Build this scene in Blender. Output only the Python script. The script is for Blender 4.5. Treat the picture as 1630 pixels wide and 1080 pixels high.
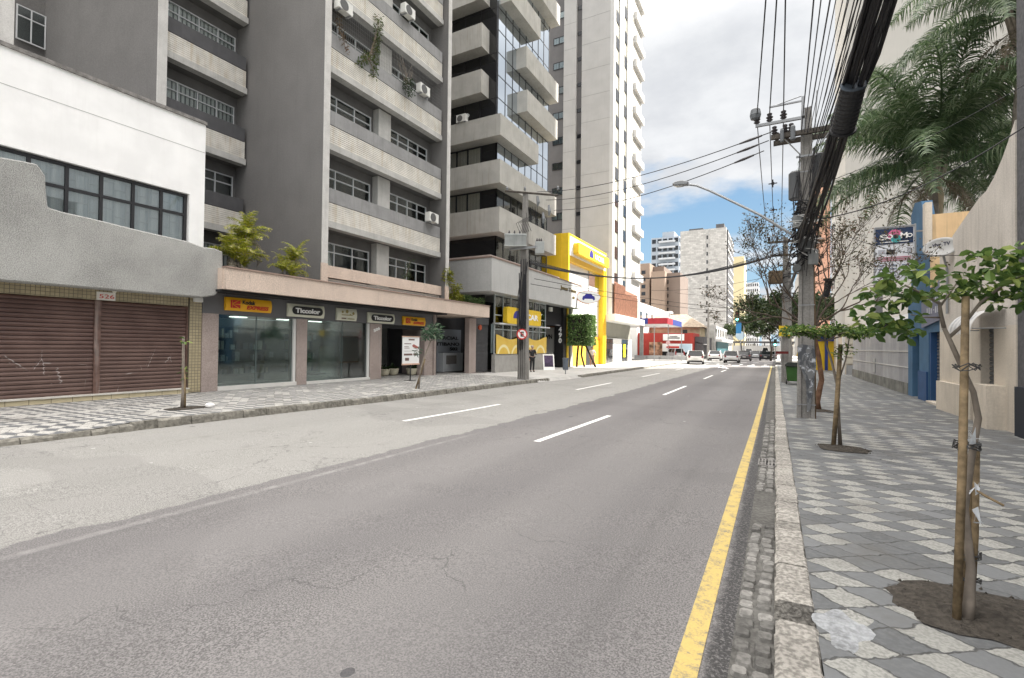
import bpy, bmesh, math, random
import numpy as np
from mathutils import Vector, Matrix, Euler
for o in list(bpy.data.objects): bpy.data.objects.remove(o)
SC = bpy.context.scene; COL = SC.collection
# ---------------------------------------------------------------- camera
FPX, YAW, PIT, ROL = 772.39, 0.497124, 0.0143317, 0.0111887
_F = Vector((-math.sin(YAW)*math.cos(PIT), math.cos(YAW)*math.cos(PIT), math.sin(PIT)))
_R0 = Vector((math.cos(YAW), math.sin(YAW), 0)); _U0 = _R0.cross(_F)
_R = _R0*math.cos(ROL)+_U0*math.sin(ROL); _U = _R.cross(_F)
cam = bpy.data.objects.new('camera', bpy.data.cameras.new('camera')); COL.objects.link(cam)
cam.data.sensor_width = 36; cam.data.lens = 36*FPX/1630; cam.data.clip_end = 6000; cam.data.clip_start = 0.05
cam.matrix_world = Matrix(((_R.x,_U.x,-_F.x,0),(_R.y,_U.y,-_F.y,0),(_R.z,_U.z,-_F.z,1.65),(0,0,0,1)))
SC.camera = cam
# ---------------------------------------------------------------- light
SUN_AZ = Vector((0.66, 0.75)).normalized(); SUN_EL = math.radians(46)
world = bpy.data.worlds.new('World'); SC.world = world; world.use_nodes = True
SC.view_settings.view_transform = 'Standard'; SC.view_settings.look = 'None'; SC.view_settings.gamma = 1
SC.view_settings.exposure = 1.9
sl = bpy.data.lights.new('sun', 'SUN'); sl.energy = 4.6; sl.angle = math.radians(0.6); sl.color = (1, .95, .88)
sun = bpy.data.objects.new('sun', sl); COL.objects.link(sun); sun.location = (20, 30, 60)
_d = Vector((SUN_AZ.x*math.cos(SUN_EL), SUN_AZ.y*math.cos(SUN_EL), math.sin(SUN_EL)))
sun.rotation_euler = _d.to_track_quat('Z', 'Y').to_euler()

class NT:
    def __init__(s, tree): s.t = tree; s.n = tree.nodes; s.l = tree.links
    def new(s, typ, **kw):
        n = s.n.new(typ)
        for k, v in kw.items(): setattr(n, k, v)
        return n
    def put(s, sock, v):
        if v is None: return
        if isinstance(v, bpy.types.NodeSocket): s.l.new(v, sock)
        else:
            if isinstance(v, (tuple, list)) and sock.type == 'RGBA' and len(v) == 3: v = (*v, 1)
            sock.default_value = v
    def math(s, op, a, b=None, c=None, clamp=False):
        n = s.new('ShaderNodeMath', operation=op, use_clamp=clamp)
        for i, v in enumerate((a, b, c)): s.put(n.inputs[i], v)
        return n.outputs[0]
    def mix(s, f, a, b, mode='MIX'):
        n = s.new('ShaderNodeMix', data_type='RGBA', blend_type=mode)
        s.put(n.inputs[0], f); s.put(n.inputs[6], a); s.put(n.inputs[7], b); return n.outputs[2]
    def noise(s, vec, scale, detail=3, rough=.55):
        n = s.new('ShaderNodeTexNoise'); s.put(n.inputs['Vector'], vec); n.inputs['Scale'].default_value = scale
        n.inputs['Detail'].default_value = detail; n.inputs['Roughness'].default_value = rough; return n.outputs[0]
    def vor(s, vec, scale, feature='F1', out=0):
        n = s.new('ShaderNodeTexVoronoi', feature=feature); s.put(n.inputs['Vector'], vec); n.inputs['Scale'].default_value = scale
        return n.outputs[out]
    def mapr(s, v, a, b, c=0., d=1., smooth=True):
        n = s.new('ShaderNodeMapRange', interpolation_type='SMOOTHSTEP' if smooth else 'LINEAR')
        s.put(n.inputs[0], v)
        for i, q in enumerate((a, b, c, d)): n.inputs[i+1].default_value = q
        return n.outputs[0]
    def scale(s, vec, x, y, z):
        n = s.new('ShaderNodeMapping'); s.put(n.inputs[0], vec); n.inputs['Scale'].default_value = (x, y, z); return n.outputs[0]
    def sep(s, vec):
        n = s.new('ShaderNodeSeparateXYZ'); s.put(n.inputs[0], vec); return n.outputs
    def comb(s, x, y, z):
        n = s.new('ShaderNodeCombineXYZ')
        for i, v in enumerate((x, y, z)): s.put(n.inputs[i], v)
        return n.outputs[0]
    def bump(s, h, strength=.3, dist=.02):
        n = s.new('ShaderNodeBump'); s.put(n.inputs['Height'], h); n.inputs['Strength'].default_value = strength
        n.inputs['Distance'].default_value = dist; return n.outputs[0]

w = NT(world.node_tree); w.n.clear()
sky = w.new('ShaderNodeTexSky', sky_type='NISHITA'); sky.sun_disc = False; sky.sun_elevation = SUN_EL
sky.sun_rotation = math.atan2(SUN_AZ.x, SUN_AZ.y); sky.air_density = 1.3; sky.dust_density = .6; sky.ozone_density = 2.0
tc = w.new('ShaderNodeTexCoord'); gx, gy, gz = w.sep(tc.outputs['Generated'])
zc = w.math('ADD', w.math('MAXIMUM', gz, 0.0), .16)
cv = w.comb(w.math('DIVIDE', gx, zc), w.math('DIVIDE', gy, zc), 0.0)
n1 = w.noise(cv, 1.25, 9, .58); n2 = w.noise(cv, .45, 3, .5)
cov = w.math('ADD', w.math('MULTIPLY', n1, .75), w.math('MULTIPLY', n2, .55))
cov = w.math('ADD', cov, w.mapr(gz, .24, .40, -.02, .25))
cov = w.math('ADD', cov, w.mapr(gy, .55, .85, .16, 0.))
cmask = w.mapr(cov, .60, .75)
n3 = w.noise(w.scale(cv, 1, 1, 1), 2.3, 7, .6)
ccol = w.mix(w.mapr(n3, .33, .66), (1.98, 2.04, 2.14), (2.5, 2.54, 2.6))
# overcast zenith is several times brighter than the clouds low over the street
ccol = w.mix(1.0, ccol, w.mix(w.mapr(gz, .5, .85), (1, 1, 1), (6.2, 5.85, 5.45)), 'MULTIPLY')
skyb = w.mix(w.mapr(gz, .0, .45), (1.35, 2.0, 2.45), (.62, 1.2, 2.05))
final = w.mix(cmask, skyb, ccol)
bg = w.new('ShaderNodeBackground'); w.put(bg.inputs[0], final); bg.inputs[1].default_value = 0.1
wo = w.new('ShaderNodeOutputWorld'); w.l.new(bg.outputs[0], wo.inputs[0])

# ---------------------------------------------------------------- materials
MATS = {}
def newmat(name):
    m = bpy.data.materials.new(name); m.use_nodes = True; t = NT(m.node_tree); t.n.clear()
    out = t.new('ShaderNodeOutputMaterial'); b = t.new('ShaderNodeBsdfPrincipled'); t.l.new(b.outputs[0], out.inputs[0])
    t.b = b; t.out = out; t.co = t.new('ShaderNodeTexCoord').outputs['Object']; MATS[name] = m
    return m, t
def island_vary(m, lo=.7, hi=1.2):
    t = NT(m.node_tree); b = [n for n in t.n if n.type == 'BSDF_PRINCIPLED'][0]; src = b.inputs['Base Color'].links[0].from_socket
    g = t.new('ShaderNodeNewGeometry').outputs['Random Per Island']; q = t.mapr(g, 0, 1, lo, hi, False); t.put(b.inputs['Base Color'], t.mix(1.0, src, t.comb(q, q, q), 'MULTIPLY'))
def V(c, k): return tuple(min(1, x*k) for x in c)
def wm(name, c, var=.12, scale=2.0, rough=.85, bump=.0, bscale=60, streak=0., spec=.3, dirt=None, dist=.01, metal=0, fine=.0):
    m, t = newmat(name); b = t.b
    col = t.mix(t.mapr(t.noise(t.co, scale, 5), .3, .7), V(c, 1-var), V(c, 1+var))
    if fine: col = t.mix(fine, col, t.mix(t.mapr(t.noise(t.co, bscale, 2), .35, .65), V(c, .5), V(c, 1.5)))
    if streak:
        sx = t.noise(t.scale(t.co, 5, 5, .35), 1.4, 5, .65)
        col = t.mix(t.math('MULTIPLY', t.mapr(sx, .48, .72), streak), col, dirt or V(c, .45))
    t.put(b.inputs['Base Color'], col); b.inputs['Roughness'].default_value = rough; b.inputs['Metallic'].default_value = metal
    b.inputs['Specular IOR Level'].default_value = spec
    if bump: t.put(b.inputs['Normal'], t.bump(t.noise(t.co, bscale, 4), bump, dist))
    return m
def thin_glass(name, tint, refl, rough=.02):
    m, t = newmat(name); t.n.remove(t.b)
    tr = t.new('ShaderNodeBsdfTransparent'); tr.inputs[0].default_value = (*tint, 1)
    gl = t.new('ShaderNodeBsdfGlossy'); gl.inputs['Roughness'].default_value = rough; gl.inputs[0].default_value = (.9, .95, .95, 1)
    lw = t.new('ShaderNodeFresnel'); lw.inputs[0].default_value = 1.5
    f = t.math('ADD', t.math('MULTIPLY', lw.outputs[0], 1.3), refl, clamp=True)
    mx = t.new('ShaderNodeMixShader'); t.put(mx.inputs[0], f); t.l.new(tr.outputs[0], mx.inputs[1]); t.l.new(gl.outputs[0], mx.inputs[2])
    t.l.new(mx.outputs[0], t.out.inputs[0]); return m
def leafmat(name, c1, c2, c3=None, rough=.45, spec=.4):
    m, t = newmat(name); g = t.new('ShaderNodeNewGeometry')
    r = g.outputs['Random Per Island']
    col = t.mix(r, c1, c2)
    if c3: col = t.mix(t.math('GREATER_THAN', t.math('FRACT', t.math('MULTIPLY', r, 7.31)), .82), col, c3)
    col = t.mix(t.mapr(t.noise(t.co, 1.6, 3), .35, .65), t.mix(1., col, (.75, .78, .8), 'MULTIPLY'), col)
    t.put(t.b.inputs['Base Color'], col); t.b.inputs['Roughness'].default_value = rough; t.b.inputs['Specular IOR Level'].default_value = spec
    tl = t.new('ShaderNodeBsdfTranslucent'); t.put(tl.inputs[0], col)
    mx = t.new('ShaderNodeMixShader'); mx.inputs[0].default_value = .36
    t.l.new(t.b.outputs[0], mx.inputs[1]); t.l.new(tl.outputs[0], mx.inputs[2]); t.l.new(mx.outputs[0], t.out.inputs[0]); return m
def plain(name, c, rough=.6, metal=0, spec=.4):
    m, t = newmat(name); t.put(t.b.inputs['Base Color'], c)
    t.b.inputs['Roughness'].default_value = rough; t.b.inputs['Metallic'].default_value = metal; t.b.inputs['Specular IOR Level'].default_value = spec; return m
def gridmat(name, c, joint, du, dv, jw, axes='yz', var=.12, rough=.5, off=(0, 0), stag=False, bump=.3):
    m, t = newmat(name); s = t.sep(t.co); ix = {'x': 0, 'y': 1, 'z': 2}
    u = t.math('DIVIDE', t.math('SUBTRACT', s[ix[axes[0]]], off[0]), du); v = t.math('DIVIDE', t.math('SUBTRACT', s[ix[axes[1]]], off[1]), dv)
    fv = t.math('FLOOR', v)
    if stag: u = t.math('ADD', u, t.math('MULTIPLY', t.math('FRACT', t.math('MULTIPLY', fv, .5)), 1.0))
    fu = t.math('FLOOR', u)
    eu = t.math('MULTIPLY', t.math('PINGPONG', u, .5), du); ev = t.math('MULTIPLY', t.math('PINGPONG', v, .5), dv)
    e = t.math('MINIMUM', eu, ev); k = t.math('LESS_THAN', e, jw/2)
    wn = t.new('ShaderNodeTexWhiteNoise'); t.put(wn.inputs['Vector'], t.comb(fu, fv, 0.0))
    col = t.mix(wn.outputs[0], V(c, 1-var), V(c, 1+var))
    col = t.mix(t.mapr(t.noise(t.co, 1.3, 5), .35, .7, 0, .35), col, V(c, .55))
    t.put(t.b.inputs['Base Color'], t.mix(k, col, joint)); t.b.inputs['Roughness'].default_value = rough
    if bump: t.put(t.b.inputs['Normal'], t.bump(t.mapr(e, 0, jw), bump, .008))
    return m
def pavemat(name, light, dark, inv, flip, soil=None):
    m, t = newmat(name)
    wob = t.noise(t.co, 4.2, 4, .6); wob2 = t.noise(t.scale(t.co, 1, 1.2, 1), 5.3, 4, .6)
    x, y, z = t.sep(t.co)
    x = t.math('ADD', x, t.math('MULTIPLY', t.math('SUBTRACT', wob, .5), .15)); y = t.math('ADD', y, t.math('MULTIPLY', t.math('SUBTRACT', wob2, .5), .13))
    a = t.math('DIVIDE', x, .35); b = t.math('DIVIDE', y, .25)
    mm = t.math('ADD', a, b); nn = t.math('SUBTRACT', a, b)
    fm, fn = t.math('FLOOR', mm), t.math('FLOOR', nn)
    e = t.math('MINIMUM', t.math('PINGPONG', mm, .5), t.math('PINGPONG', nn, .5))
    par = t.math('FRACT', t.math('MULTIPLY', t.math('ADD', fm, fn), .5)); par = t.math('GREATER_THAN', par, .25)
    wn = t.new('ShaderNodeTexWhiteNoise'); t.put(wn.inputs['Vector'], t.comb(fm, fn, 0.0)); r = wn.outputs[0]
    big = t.noise(t.co, .35, 3)
    thr = t.math('ADD', t.mapr(big, .35, .65, flip*.3, flip*1.6), 0.0 if inv else t.mapr(t.sep(t.co)[1], 5.5, 14, 0, .3))
    isl = t.math('MULTIPLY', par, t.math('GREATER_THAN', r, thr))
    # half flagged stones: same pattern with the shrunken light stone
    isl = t.math('MULTIPLY', isl, t.math('GREATER_THAN', e, .035 if not inv else .0))
    if inv: isl = t.math('SUBTRACT', 1.0, t.math('MULTIPLY', t.math('SUBTRACT', 1.0, par), t.math('MULTIPLY', t.math('GREATER_THAN', r, .15), t.math('GREATER_THAN', e, .06))))
    sp = t.mapr(t.noise(t.co, 55, 2), .36, .6)
    lc = t.mix(sp, V(light, .62), V(light, 1.12)); lc = t.mix(t.math('MULTIPLY', r, .5), lc, V(light, .8))
    dc = t.mix(wn.outputs[0], V(dark, .8), V(dark, 1.35)); dc = t.mix(t.mapr(t.noise(t.co, 30, 3), .4, .7, 0, .4), dc, V(dark, 1.5))
    col = t.mix(isl, dc, lc)
    jt = t.mapr(t.math('ADD', e, t.math('MULTIPLY', t.math('SUBTRACT', t.noise(t.co, 22, 2), .5), .05)), .012, .04, 1, 0)
    col = t.mix(t.math('MULTIPLY', jt, .75), col, (.05, .048, .045))
    col = t.mix(t.mapr(t.noise(t.co, 1.3, 7, .7), .47, .72, 0, .62), col, (.105, .10, .09))
    t.put(t.b.inputs['Base Color'], col); t.b.inputs['Roughness'].default_value = .62; t.b.inputs['Specular IOR Level'].default_value = .35
    hh = t.math('ADD', t.math('MULTIPLY', t.math('SUBTRACT', 1.0, jt), 1.0), t.math('ADD', t.math('MULTIPLY', r, .35), t.math('MULTIPLY', t.noise(t.co, 40, 3), .3)))
    t.put(t.b.inputs['Normal'], t.bump(hh, .55, .012)); return m
pave_r = pavemat('stone_paving_dark', (.30, .30, .28), (.115, .12, .124), False, .3)
pave_l = pavemat('stone_paving_light', (.45, .44, .415), (.10, .105, .11), True, .1)

def roadmat():
    m, t = newmat('asphalt'); x, y, z = t.sep(t.co)
    fine = t.noise(t.co, 95, 3, .7); vr = t.vor(t.co, 70); mid = t.noise(t.co, 6, 4); big = t.noise(t.scale(t.co, 1, .25, 1), .6, 4)
    old = t.mix(t.mapr(fine, .38, .62), (.105, .103, .098), (.365, .358, .338)); old = t.mix(t.mapr(big, .35, .7, 0, .5), old, (.25, .245, .23))
    new = t.mix(t.mapr(fine, .36, .64), (.075, .071, .071), (.225, .216, .213)); new = t.mix(t.mapr(big, .38, .66, 0, .42), new, (.115, .11, .113))
    new = t.mix(t.math('MULTIPLY', t.math('LESS_THAN', t.vor(t.co, 24), .09), .6), new, (.34, .33, .31))
    # darker relaid stretch further on
    far = t.mapr(t.math('ADD', y, t.math('MULTIPLY', x, .35)), 9.6, 11.2)
    new = t.mix(t.math('MULTIPLY', far, .35), new, (.10, .094, .098))
    sx = t.math('ADD', x, t.math('MULTIPLY', t.math('SUBTRACT', t.noise(t.scale(t.co, 1, 1, 1), 1.0, 9, .72), .5), .75))
    k = t.mapr(sx, -5.07, -5.02)
    # thin cracks in the old lane
    cr = t.vor(t.co, 1.1, 'DISTANCE_TO_EDGE'); crw = t.vor(t.math('ADD', 0, 0), 1) if False else None
    wv = t.new('ShaderNodeVectorMath', operation='ADD'); t.put(wv.inputs[0], t.co)
    nz = t.new('ShaderNodeTexNoise'); t.put(nz.inputs['Vector'], t.co); nz.inputs['Scale'].default_value = 2.5; nz.inputs['Detail'].default_value = 6
    t.l.new(nz.outputs[1], wv.inputs[1])
    cr = t.vor(wv.outputs[0], 1.6, 'DISTANCE_TO_EDGE')
    ck = t.math('MULTIPLY', t.mapr(cr, .0, .014, 1, 0), t.mapr(t.noise(t.co, .8, 2), .5, .62))
    old = t.mix(t.math('MULTIPLY', ck, .7), old, (.07, .07, .07))
    col = t.mix(k, old, new)
    ln = t.mapr(t.math('ABSOLUTE', t.math('ADD', x, 4.79)), .02, .07, .38, 0); ln = t.math('MULTIPLY', ln, t.mapr(mid, .4, .6, .4, 1))
    ln = t.math('MULTIPLY', ln, t.mapr(y, 5.5, 8.5, 1, 0))
    col = t.mix(ln, col, (.36, .35, .34))
    st = t.mapr(t.noise(t.scale(t.co, 1, .5, 1), 1.5, 5, .6), .62, .78, 0, .45); col = t.mix(st, col, V((.11, .105, .105), .9))
    # wheel tracks worn a little lighter, faint dark drips between them
    tk = t.math('PINGPONG', t.math('ADD', x, .9), .95); col = t.mix(t.mapr(tk, .25, .75, 0, .14), col, (.3, .29, .28)); col = t.mix(t.math('MULTIPLY', t.mapr(tk, .12, .0, 0, .25), t.mapr(t.noise(t.scale(t.co, 1, .12, 1), 2, 4), .4, .7)), col, (.07, .068, .068))
    # fine cracks in the newer surface
    c2 = t.vor(wv.outputs[0], .42, 'DISTANCE_TO_EDGE'); c2 = t.math('MULTIPLY', t.mapr(c2, 0, .006, 1, 0), t.mapr(t.noise(t.co, .35, 2), .5, .56)); col = t.mix(t.math('MULTIPLY', c2, .6), col, (.05, .05, .05))
    pch = t.math('MULTIPLY', t.mapr(t.noise(t.scale(t.co, .6, 1, 1), .28, 2), .56, .575), .16); col = t.mix(pch, col, (.09, .086, .086))
    # oily strip by the gutter
    og = t.mapr(t.math('ADD', x, t.math('MULTIPLY', t.noise(t.co, 7, 6, .7), .14)), -.25, -.19, 0, .85); og = t.math('MULTIPLY', og, t.mapr(t.noise(t.co, 60, 3, .7), .4, .5, .35, 1)); col = t.mix(og, col, (.02, .02, .021))
    wsp = t.math('LESS_THAN', t.vor(t.co, 1.1), .032); col = t.mix(t.math('MULTIPLY', wsp, .7), col, (.5, .5, .48))
    dsp = t.math('LESS_THAN', t.vor(t.scale(t.co, 1.07, .93, 1), .75), .045); col = t.mix(t.math('MULTIPLY', dsp, .7), col, (.04, .04, .045))
    t.put(t.b.inputs['Base Color'], col); t.b.inputs['Roughness'].default_value = .8; t.b.inputs['Specular IOR Level'].default_value = .35
    h = t.math('ADD', t.math('MULTIPLY', fine, t.mix(k, (1.6,)*3, (.8,)*3)), t.math('MULTIPLY', ck, -1.5))
    t.put(t.b.inputs['Normal'], t.bump(h, .5, .006)); return m
asphalt = roadmat()
def roughpaint(name, c, base, thr=(.3, .5), scale=9):
    m, t = newmat(name); n = t.math('ADD', t.math('MULTIPLY', t.noise(t.co, scale, 8, .75), .7), t.math('MULTIPLY', t.noise(t.co, 70, 3, .7), .3)); n2 = t.noise(t.co, 90, 2)
    col = t.mix(t.mapr(n, thr[0], thr[1]), base, t.mix(n2, V(c, .85), V(c, 1.1)))
    t.put(t.b.inputs['Base Color'], col); t.b.inputs['Roughness'].default_value = .75; return m
mk_white = roughpaint('marking_white', (.78, .78, .76), (.28, .27, .265), (.34, .5))
mk_yellow = roughpaint('marking_yellow', (.50, .375, .125), (.19, .17, .13), (.38, .52))
granite = wm('granite', (.29, .275, .25), .2, 3, .85, .9, 38, spec=.25, fine=.62, dist=.02)
for _ in (0,): pass
kerb_left_m = wm('kerb_stone', (.20, .19, .165), .3, 4, .9, .8, 14, fine=.4, dist=.03)
kerb_top_m = wm('kerb_top', (.45, .44, .40), .2, 4, .9, .5, 14, fine=.4, dist=.02)
cobble = wm('cobble', (.17, .165, .155), .35, 3, .85, .6, 30, fine=.4, dist=.01)
island_vary(cobble, .6, 1.4)
concrete = wm('concrete', (.40, .39, .37), .15, 1.5, .9, .25, 50, .25)
soil = wm('soil', (.055, .048, .04), .35, 9, .95, .9, 28, fine=.5, dist=.04)

# ---------------------------------------------------------------- mesh builder
class MB:
    def __init__(s): s.v = []; s.f = []
    def quad(s, *p):
        n = len(s.v); s.v += [tuple(q) for q in p]; s.f.append(tuple(range(n, n+len(p)))); return s
    def box(s, x0, x1, y0, y1, z0, z1):
        if x0 > x1: x0, x1 = x1, x0
        if y0 > y1: y0, y1 = y1, y0
        if z0 > z1: z0, z1 = z1, z0
        n = len(s.v); s.v += [(x0,y0,z0),(x1,y0,z0),(x1,y1,z0),(x0,y1,z0),(x0,y0,z1),(x1,y0,z1),(x1,y1,z1),(x0,y1,z1)]
        s.f += [tuple(n+i for i in q) for q in ((0,3,2,1),(4,5,6,7),(0,1,5,4),(1,2,6,5),(2,3,7,6),(3,0,4,7))]; return s
    def prism(s, pts, axis, a, b):
        """extrude polygon pts (2-D) along axis from a to b"""
        def m(p, q):
            return (q, p[0], p[1]) if axis == 'x' else (p[0], q, p[1]) if axis == 'y' else (p[0], p[1], q)
        n = len(s.v); k = len(pts); s.v += [m(p, a) for p in pts]+[m(p, b) for p in pts]
        s.f.append(tuple(range(n+k-1, n-1, -1))); s.f.append(tuple(range(n+k, n+2*k)))
        for i in range(k): j = (i+1) % k; s.f.append((n+i, n+j, n+k+j, n+k+i))
        return s
    def tube(s, pts, r, seg=6, cap=True):
        pts = [Vector(p) for p in pts]; k = len(pts)
        if not isinstance(r, (list, tuple)): r = [r]*k
        up = None; n = len(s.v)
        for i, p in enumerate(pts):
            d = (pts[min(i+1, k-1)]-pts[max(i-1, 0)])
            d = d.normalized() if d.length > 1e-9 else Vector((0, 0, 1))
            if up is None: up = d.orthogonal().normalized()
            else:
                up = up-d*up.dot(d); up = up.normalized() if up.length > 1e-6 else d.orthogonal().normalized()
            sd = d.cross(up)
            for j in range(seg):
                a = 2*math.pi*j/seg; q = p+(up*math.cos(a)+sd*math.sin(a))*r[i]; s.v.append(tuple(q))
        for i in range(k-1):
            for j in range(seg):
                a = n+i*seg+j; b = n+i*seg+(j+1) % seg; s.f.append((a, b, b+seg, a+seg))
        if cap: s.f.append(tuple(range(n+seg-1, n-1, -1))); s.f.append(tuple(range(n+(k-1)*seg, n+k*seg)))
        return s
    def lathe(s, c, prof, seg=16, axis='z'):
        """prof: list of (radius, height)"""
        n = len(s.v)
        for r, h in prof:
            for j in range(seg):
                a = 2*math.pi*j/seg; u, v_ = r*math.cos(a), r*math.sin(a)
                s.v.append((c[0]+u, c[1]+v_, c[2]+h) if axis == 'z' else (c[0]+h, c[1]+u, c[2]+v_) if axis == 'x' else (c[0]+u, c[1]+h, c[2]+v_))
        for i in range(len(prof)-1):
            for j in range(seg):
                a = n+i*seg+j; b = n+i*seg+(j+1) % seg; s.f.append((a, b, b+seg, a+seg))
        s.f.append(tuple(range(n+seg-1, n-1, -1))); s.f.append(tuple(range(n+(len(prof)-1)*seg, n+len(prof)*seg))); return s
    def build(s, name, mat, parent=None, smooth=False, bevel=0, **kw):
        me = bpy.data.meshes.new(name); org = Vector(parent['_o']) if parent is not None else None
        if org is None:
            a = np.array(s.v, float); org = Vector(((a[:,0].min()+a[:,0].max())/2, (a[:,1].min()+a[:,1].max())/2, a[:,2].min()))
            if kw.get('origin') is not None: org = Vector(kw['origin'])
        me.from_pydata([(v[0]-org.x, v[1]-org.y, v[2]-org.z) for v in s.v], [], s.f)
        me.materials.append(mat)
        if smooth: me.polygons.foreach_set('use_smooth', [True]*len(me.polygons))
        o = bpy.data.objects.new(name, me); COL.objects.link(o); o['_o'] = tuple(org)
        if parent is not None: o.parent = parent
        else: o.location = org
        if bevel:
            bm = bmesh.new(); bm.from_mesh(me); bmesh.ops.bevel(bm, geom=list(bm.edges), offset=bevel, segments=1, affect='EDGES', profile=.5); bm.to_mesh(me); bm.free()
        if kw.get('label'): o['label'] = kw['label']
        return o
def tag(o, label=None, cat=None, group=None, kind=None):
    if label: o['label'] = label
    if cat: o['category'] = cat
    if group: o['group'] = group
    if kind: o['kind'] = kind
    return o
def thing(name, loc, label, cat, group=None):
    o = bpy.data.objects.new(name, None); COL.objects.link(o); o.location = loc; o['_o'] = tuple(loc); o.empty_display_size = .2
    return tag(o, label, cat, group)
def struct(name, mb, mat, **kw):
    o = mb.build(name, mat, **kw); o['kind'] = 'structure'; return o
def copy_tree(o, parent=None):
    c = o.copy(); COL.objects.link(c); c.parent = parent
    for ch in [q for q in o.children]: copy_tree(ch, c)
    return c
_fcache = {}
def text(s, name, mat, parent, loc, size, face='x', ext=.006, width=None, bold=0., rot=0., shear=0., spacing=1.):
    """flat lettering mesh; face: 'x' faces +X (reads along +Y), 'y' faces -Y (reads along +X), 'w' faces -X; loc = left baseline"""
    cu = bpy.data.curves.new('t', 'FONT'); cu.body = s; cu.size = size; cu.extrude = ext; cu.offset = bold; cu.shear = shear; cu.space_character = spacing
    cu.resolution_u = 3
    to = bpy.data.objects.new('t', cu); COL.objects.link(to); dg = bpy.context.evaluated_depsgraph_get()
    me = bpy.data.meshes.new_from_object(to.evaluated_get(dg)); bpy.data.objects.remove(to)
    xs = [v.co.x for v in me.vertices]; wd = max(xs)-min(xs) if xs else 1; sx = width/wd if width else 1
    R = {'x': Euler((math.pi/2, 0, math.pi/2)), 'y': Euler((math.pi/2, 0, 0)), 'w': Euler((math.pi/2, 0, -math.pi/2))}[face].to_matrix().to_4x4()
    org = Vector(parent['_o']) if parent is not None else Vector(loc)
    M = Matrix.Translation(Vector(loc)-org) @ R @ Matrix.Rotation(rot, 4, 'Z') @ Matrix.Diagonal((sx, 1, 1, 1))
    me.transform(M); me.materials.clear(); me.materials.append(mat)
    o = bpy.data.objects.new(name, me); COL.objects.link(o); o['_o'] = tuple(org)
    if parent is not None: o.parent = parent
    else: o.location = org
    return o
def lerp_tab(t, y):
    if y <= t[0][0]: return t[0][1]
    for (a, za), (b, zb) in zip(t, t[1:]):
        if y <= b: return za+(zb-za)*(y-a)/(b-a)
    return t[-1][1]
RT = [(-12,.17),(0,.13),(7,.06),(11,.0),(17,-.04),(28,-.07),(50,-.12),(100,-.28),(400,-.5)]
def zroad(x, y): return lerp_tab(RT, y)+.006*(max(-12, min(0, x))+3.5)
def zr(y): return lerp_tab(RT, y)+.14
def kx(y): return lerp_tab([(-12,-10.15),(20,-10.1),(24,-9.6),(60,-9.9)], y)
def zl(x, y):
    zk = zroad(-10, y)+.16-(.075*max(0, min(1, (4.6-y)/.8))*max(0, 1-max(0, kx(y)-.1-x)/1.4) if y < 4.6 else 0); zf = lerp_tab([(-12,.15),(20,.14),(26,.0),(45,-.06),(400,-.4)], y)
    f = max(0, min(1, (kx(y)-x)/(15.-10.)))
    return zk+(zf-zk)*f
random.seed(7); np.random.seed(7)
def grid(xs, ys, zf):
    mb = MB(); nx, ny = len(xs), len(ys)
    for y in ys:
        for x in xs: mb.v.append((x, y, zf(x, y)))
    for j in range(ny-1):
        for i in range(nx-1):
            a = j*nx+i; mb.f.append((a, a+1, a+nx+1, a+nx))
    return mb
def fr(a, b, n): return [a+(b-a)*i/n for i in range(n+1)]
def leaves(mb, centers, n, spread, size, flat=.6, up=.5, aspect=.45, fold=.15):
    """n leaf-shaped faces scattered round each centre"""
    for c in centers:
        for _ in range(n):
            d = np.random.normal(0, 1, 3); d = d/np.linalg.norm(d)*np.random.rand()**.45
            p = Vector((c[0]+d[0]*spread[0], c[1]+d[1]*spread[1], c[2]+d[2]*spread[2]))
            ax = Vector((d[0]+np.random.normal(0, .6), d[1]+np.random.normal(0, .6), d[2]*.3+np.random.normal(0, .35)-.15)).normalized()
            nn = Vector((np.random.normal(0, flat), np.random.normal(0, flat), up+abs(np.random.normal(0, .5)))); sd = ax.cross(nn)
            if sd.length < 1e-4: continue
            sd.normalize(); nn = sd.cross(ax); s = size*(.6+.8*np.random.rand()); w_ = s*aspect
            k = len(mb.v); q = nn*(fold*s)
            mb.v += [tuple(p), tuple(p+ax*s*.35+sd*w_*.5+q), tuple(p+ax*s*.75+sd*w_*.45+q*.6), tuple(p+ax*s-q*.5), tuple(p+ax*s*.75-sd*w_*.45+q*.6), tuple(p+ax*s*.35-sd*w_*.5+q), tuple(p+ax*s*.5)]
            mb.f += [(k, k+1, k+6), (k+1, k+2, k+6), (k+2, k+3, k+6), (k+3, k+4, k+6), (k+4, k+5, k+6), (k+5, k, k+6)]
    return mb
def simple_leaves(mb, centers, n, spread, size):
    for c in centers:
        for _ in range(n):
            d = np.random.normal(0, 1, 3); d = d/np.linalg.norm(d)*np.random.rand()**.4
            p = np.array(c)+d*np.array(spread); a = np.random.normal(0, 1, 3); a /= np.linalg.norm(a); b = np.cross(a, np.random.normal(0, 1, 3)); b /= np.linalg.norm(b)+1e-9
            s = size*(.5+np.random.rand()); k = len(mb.v)
            mb.v += [tuple(p-a*s*.6), tuple(p+b*s*.35), tuple(p+a*s*.6), tuple(p-b*s*.35)]; mb.f.append((k, k+1, k+2, k+3))
    return mb
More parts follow.
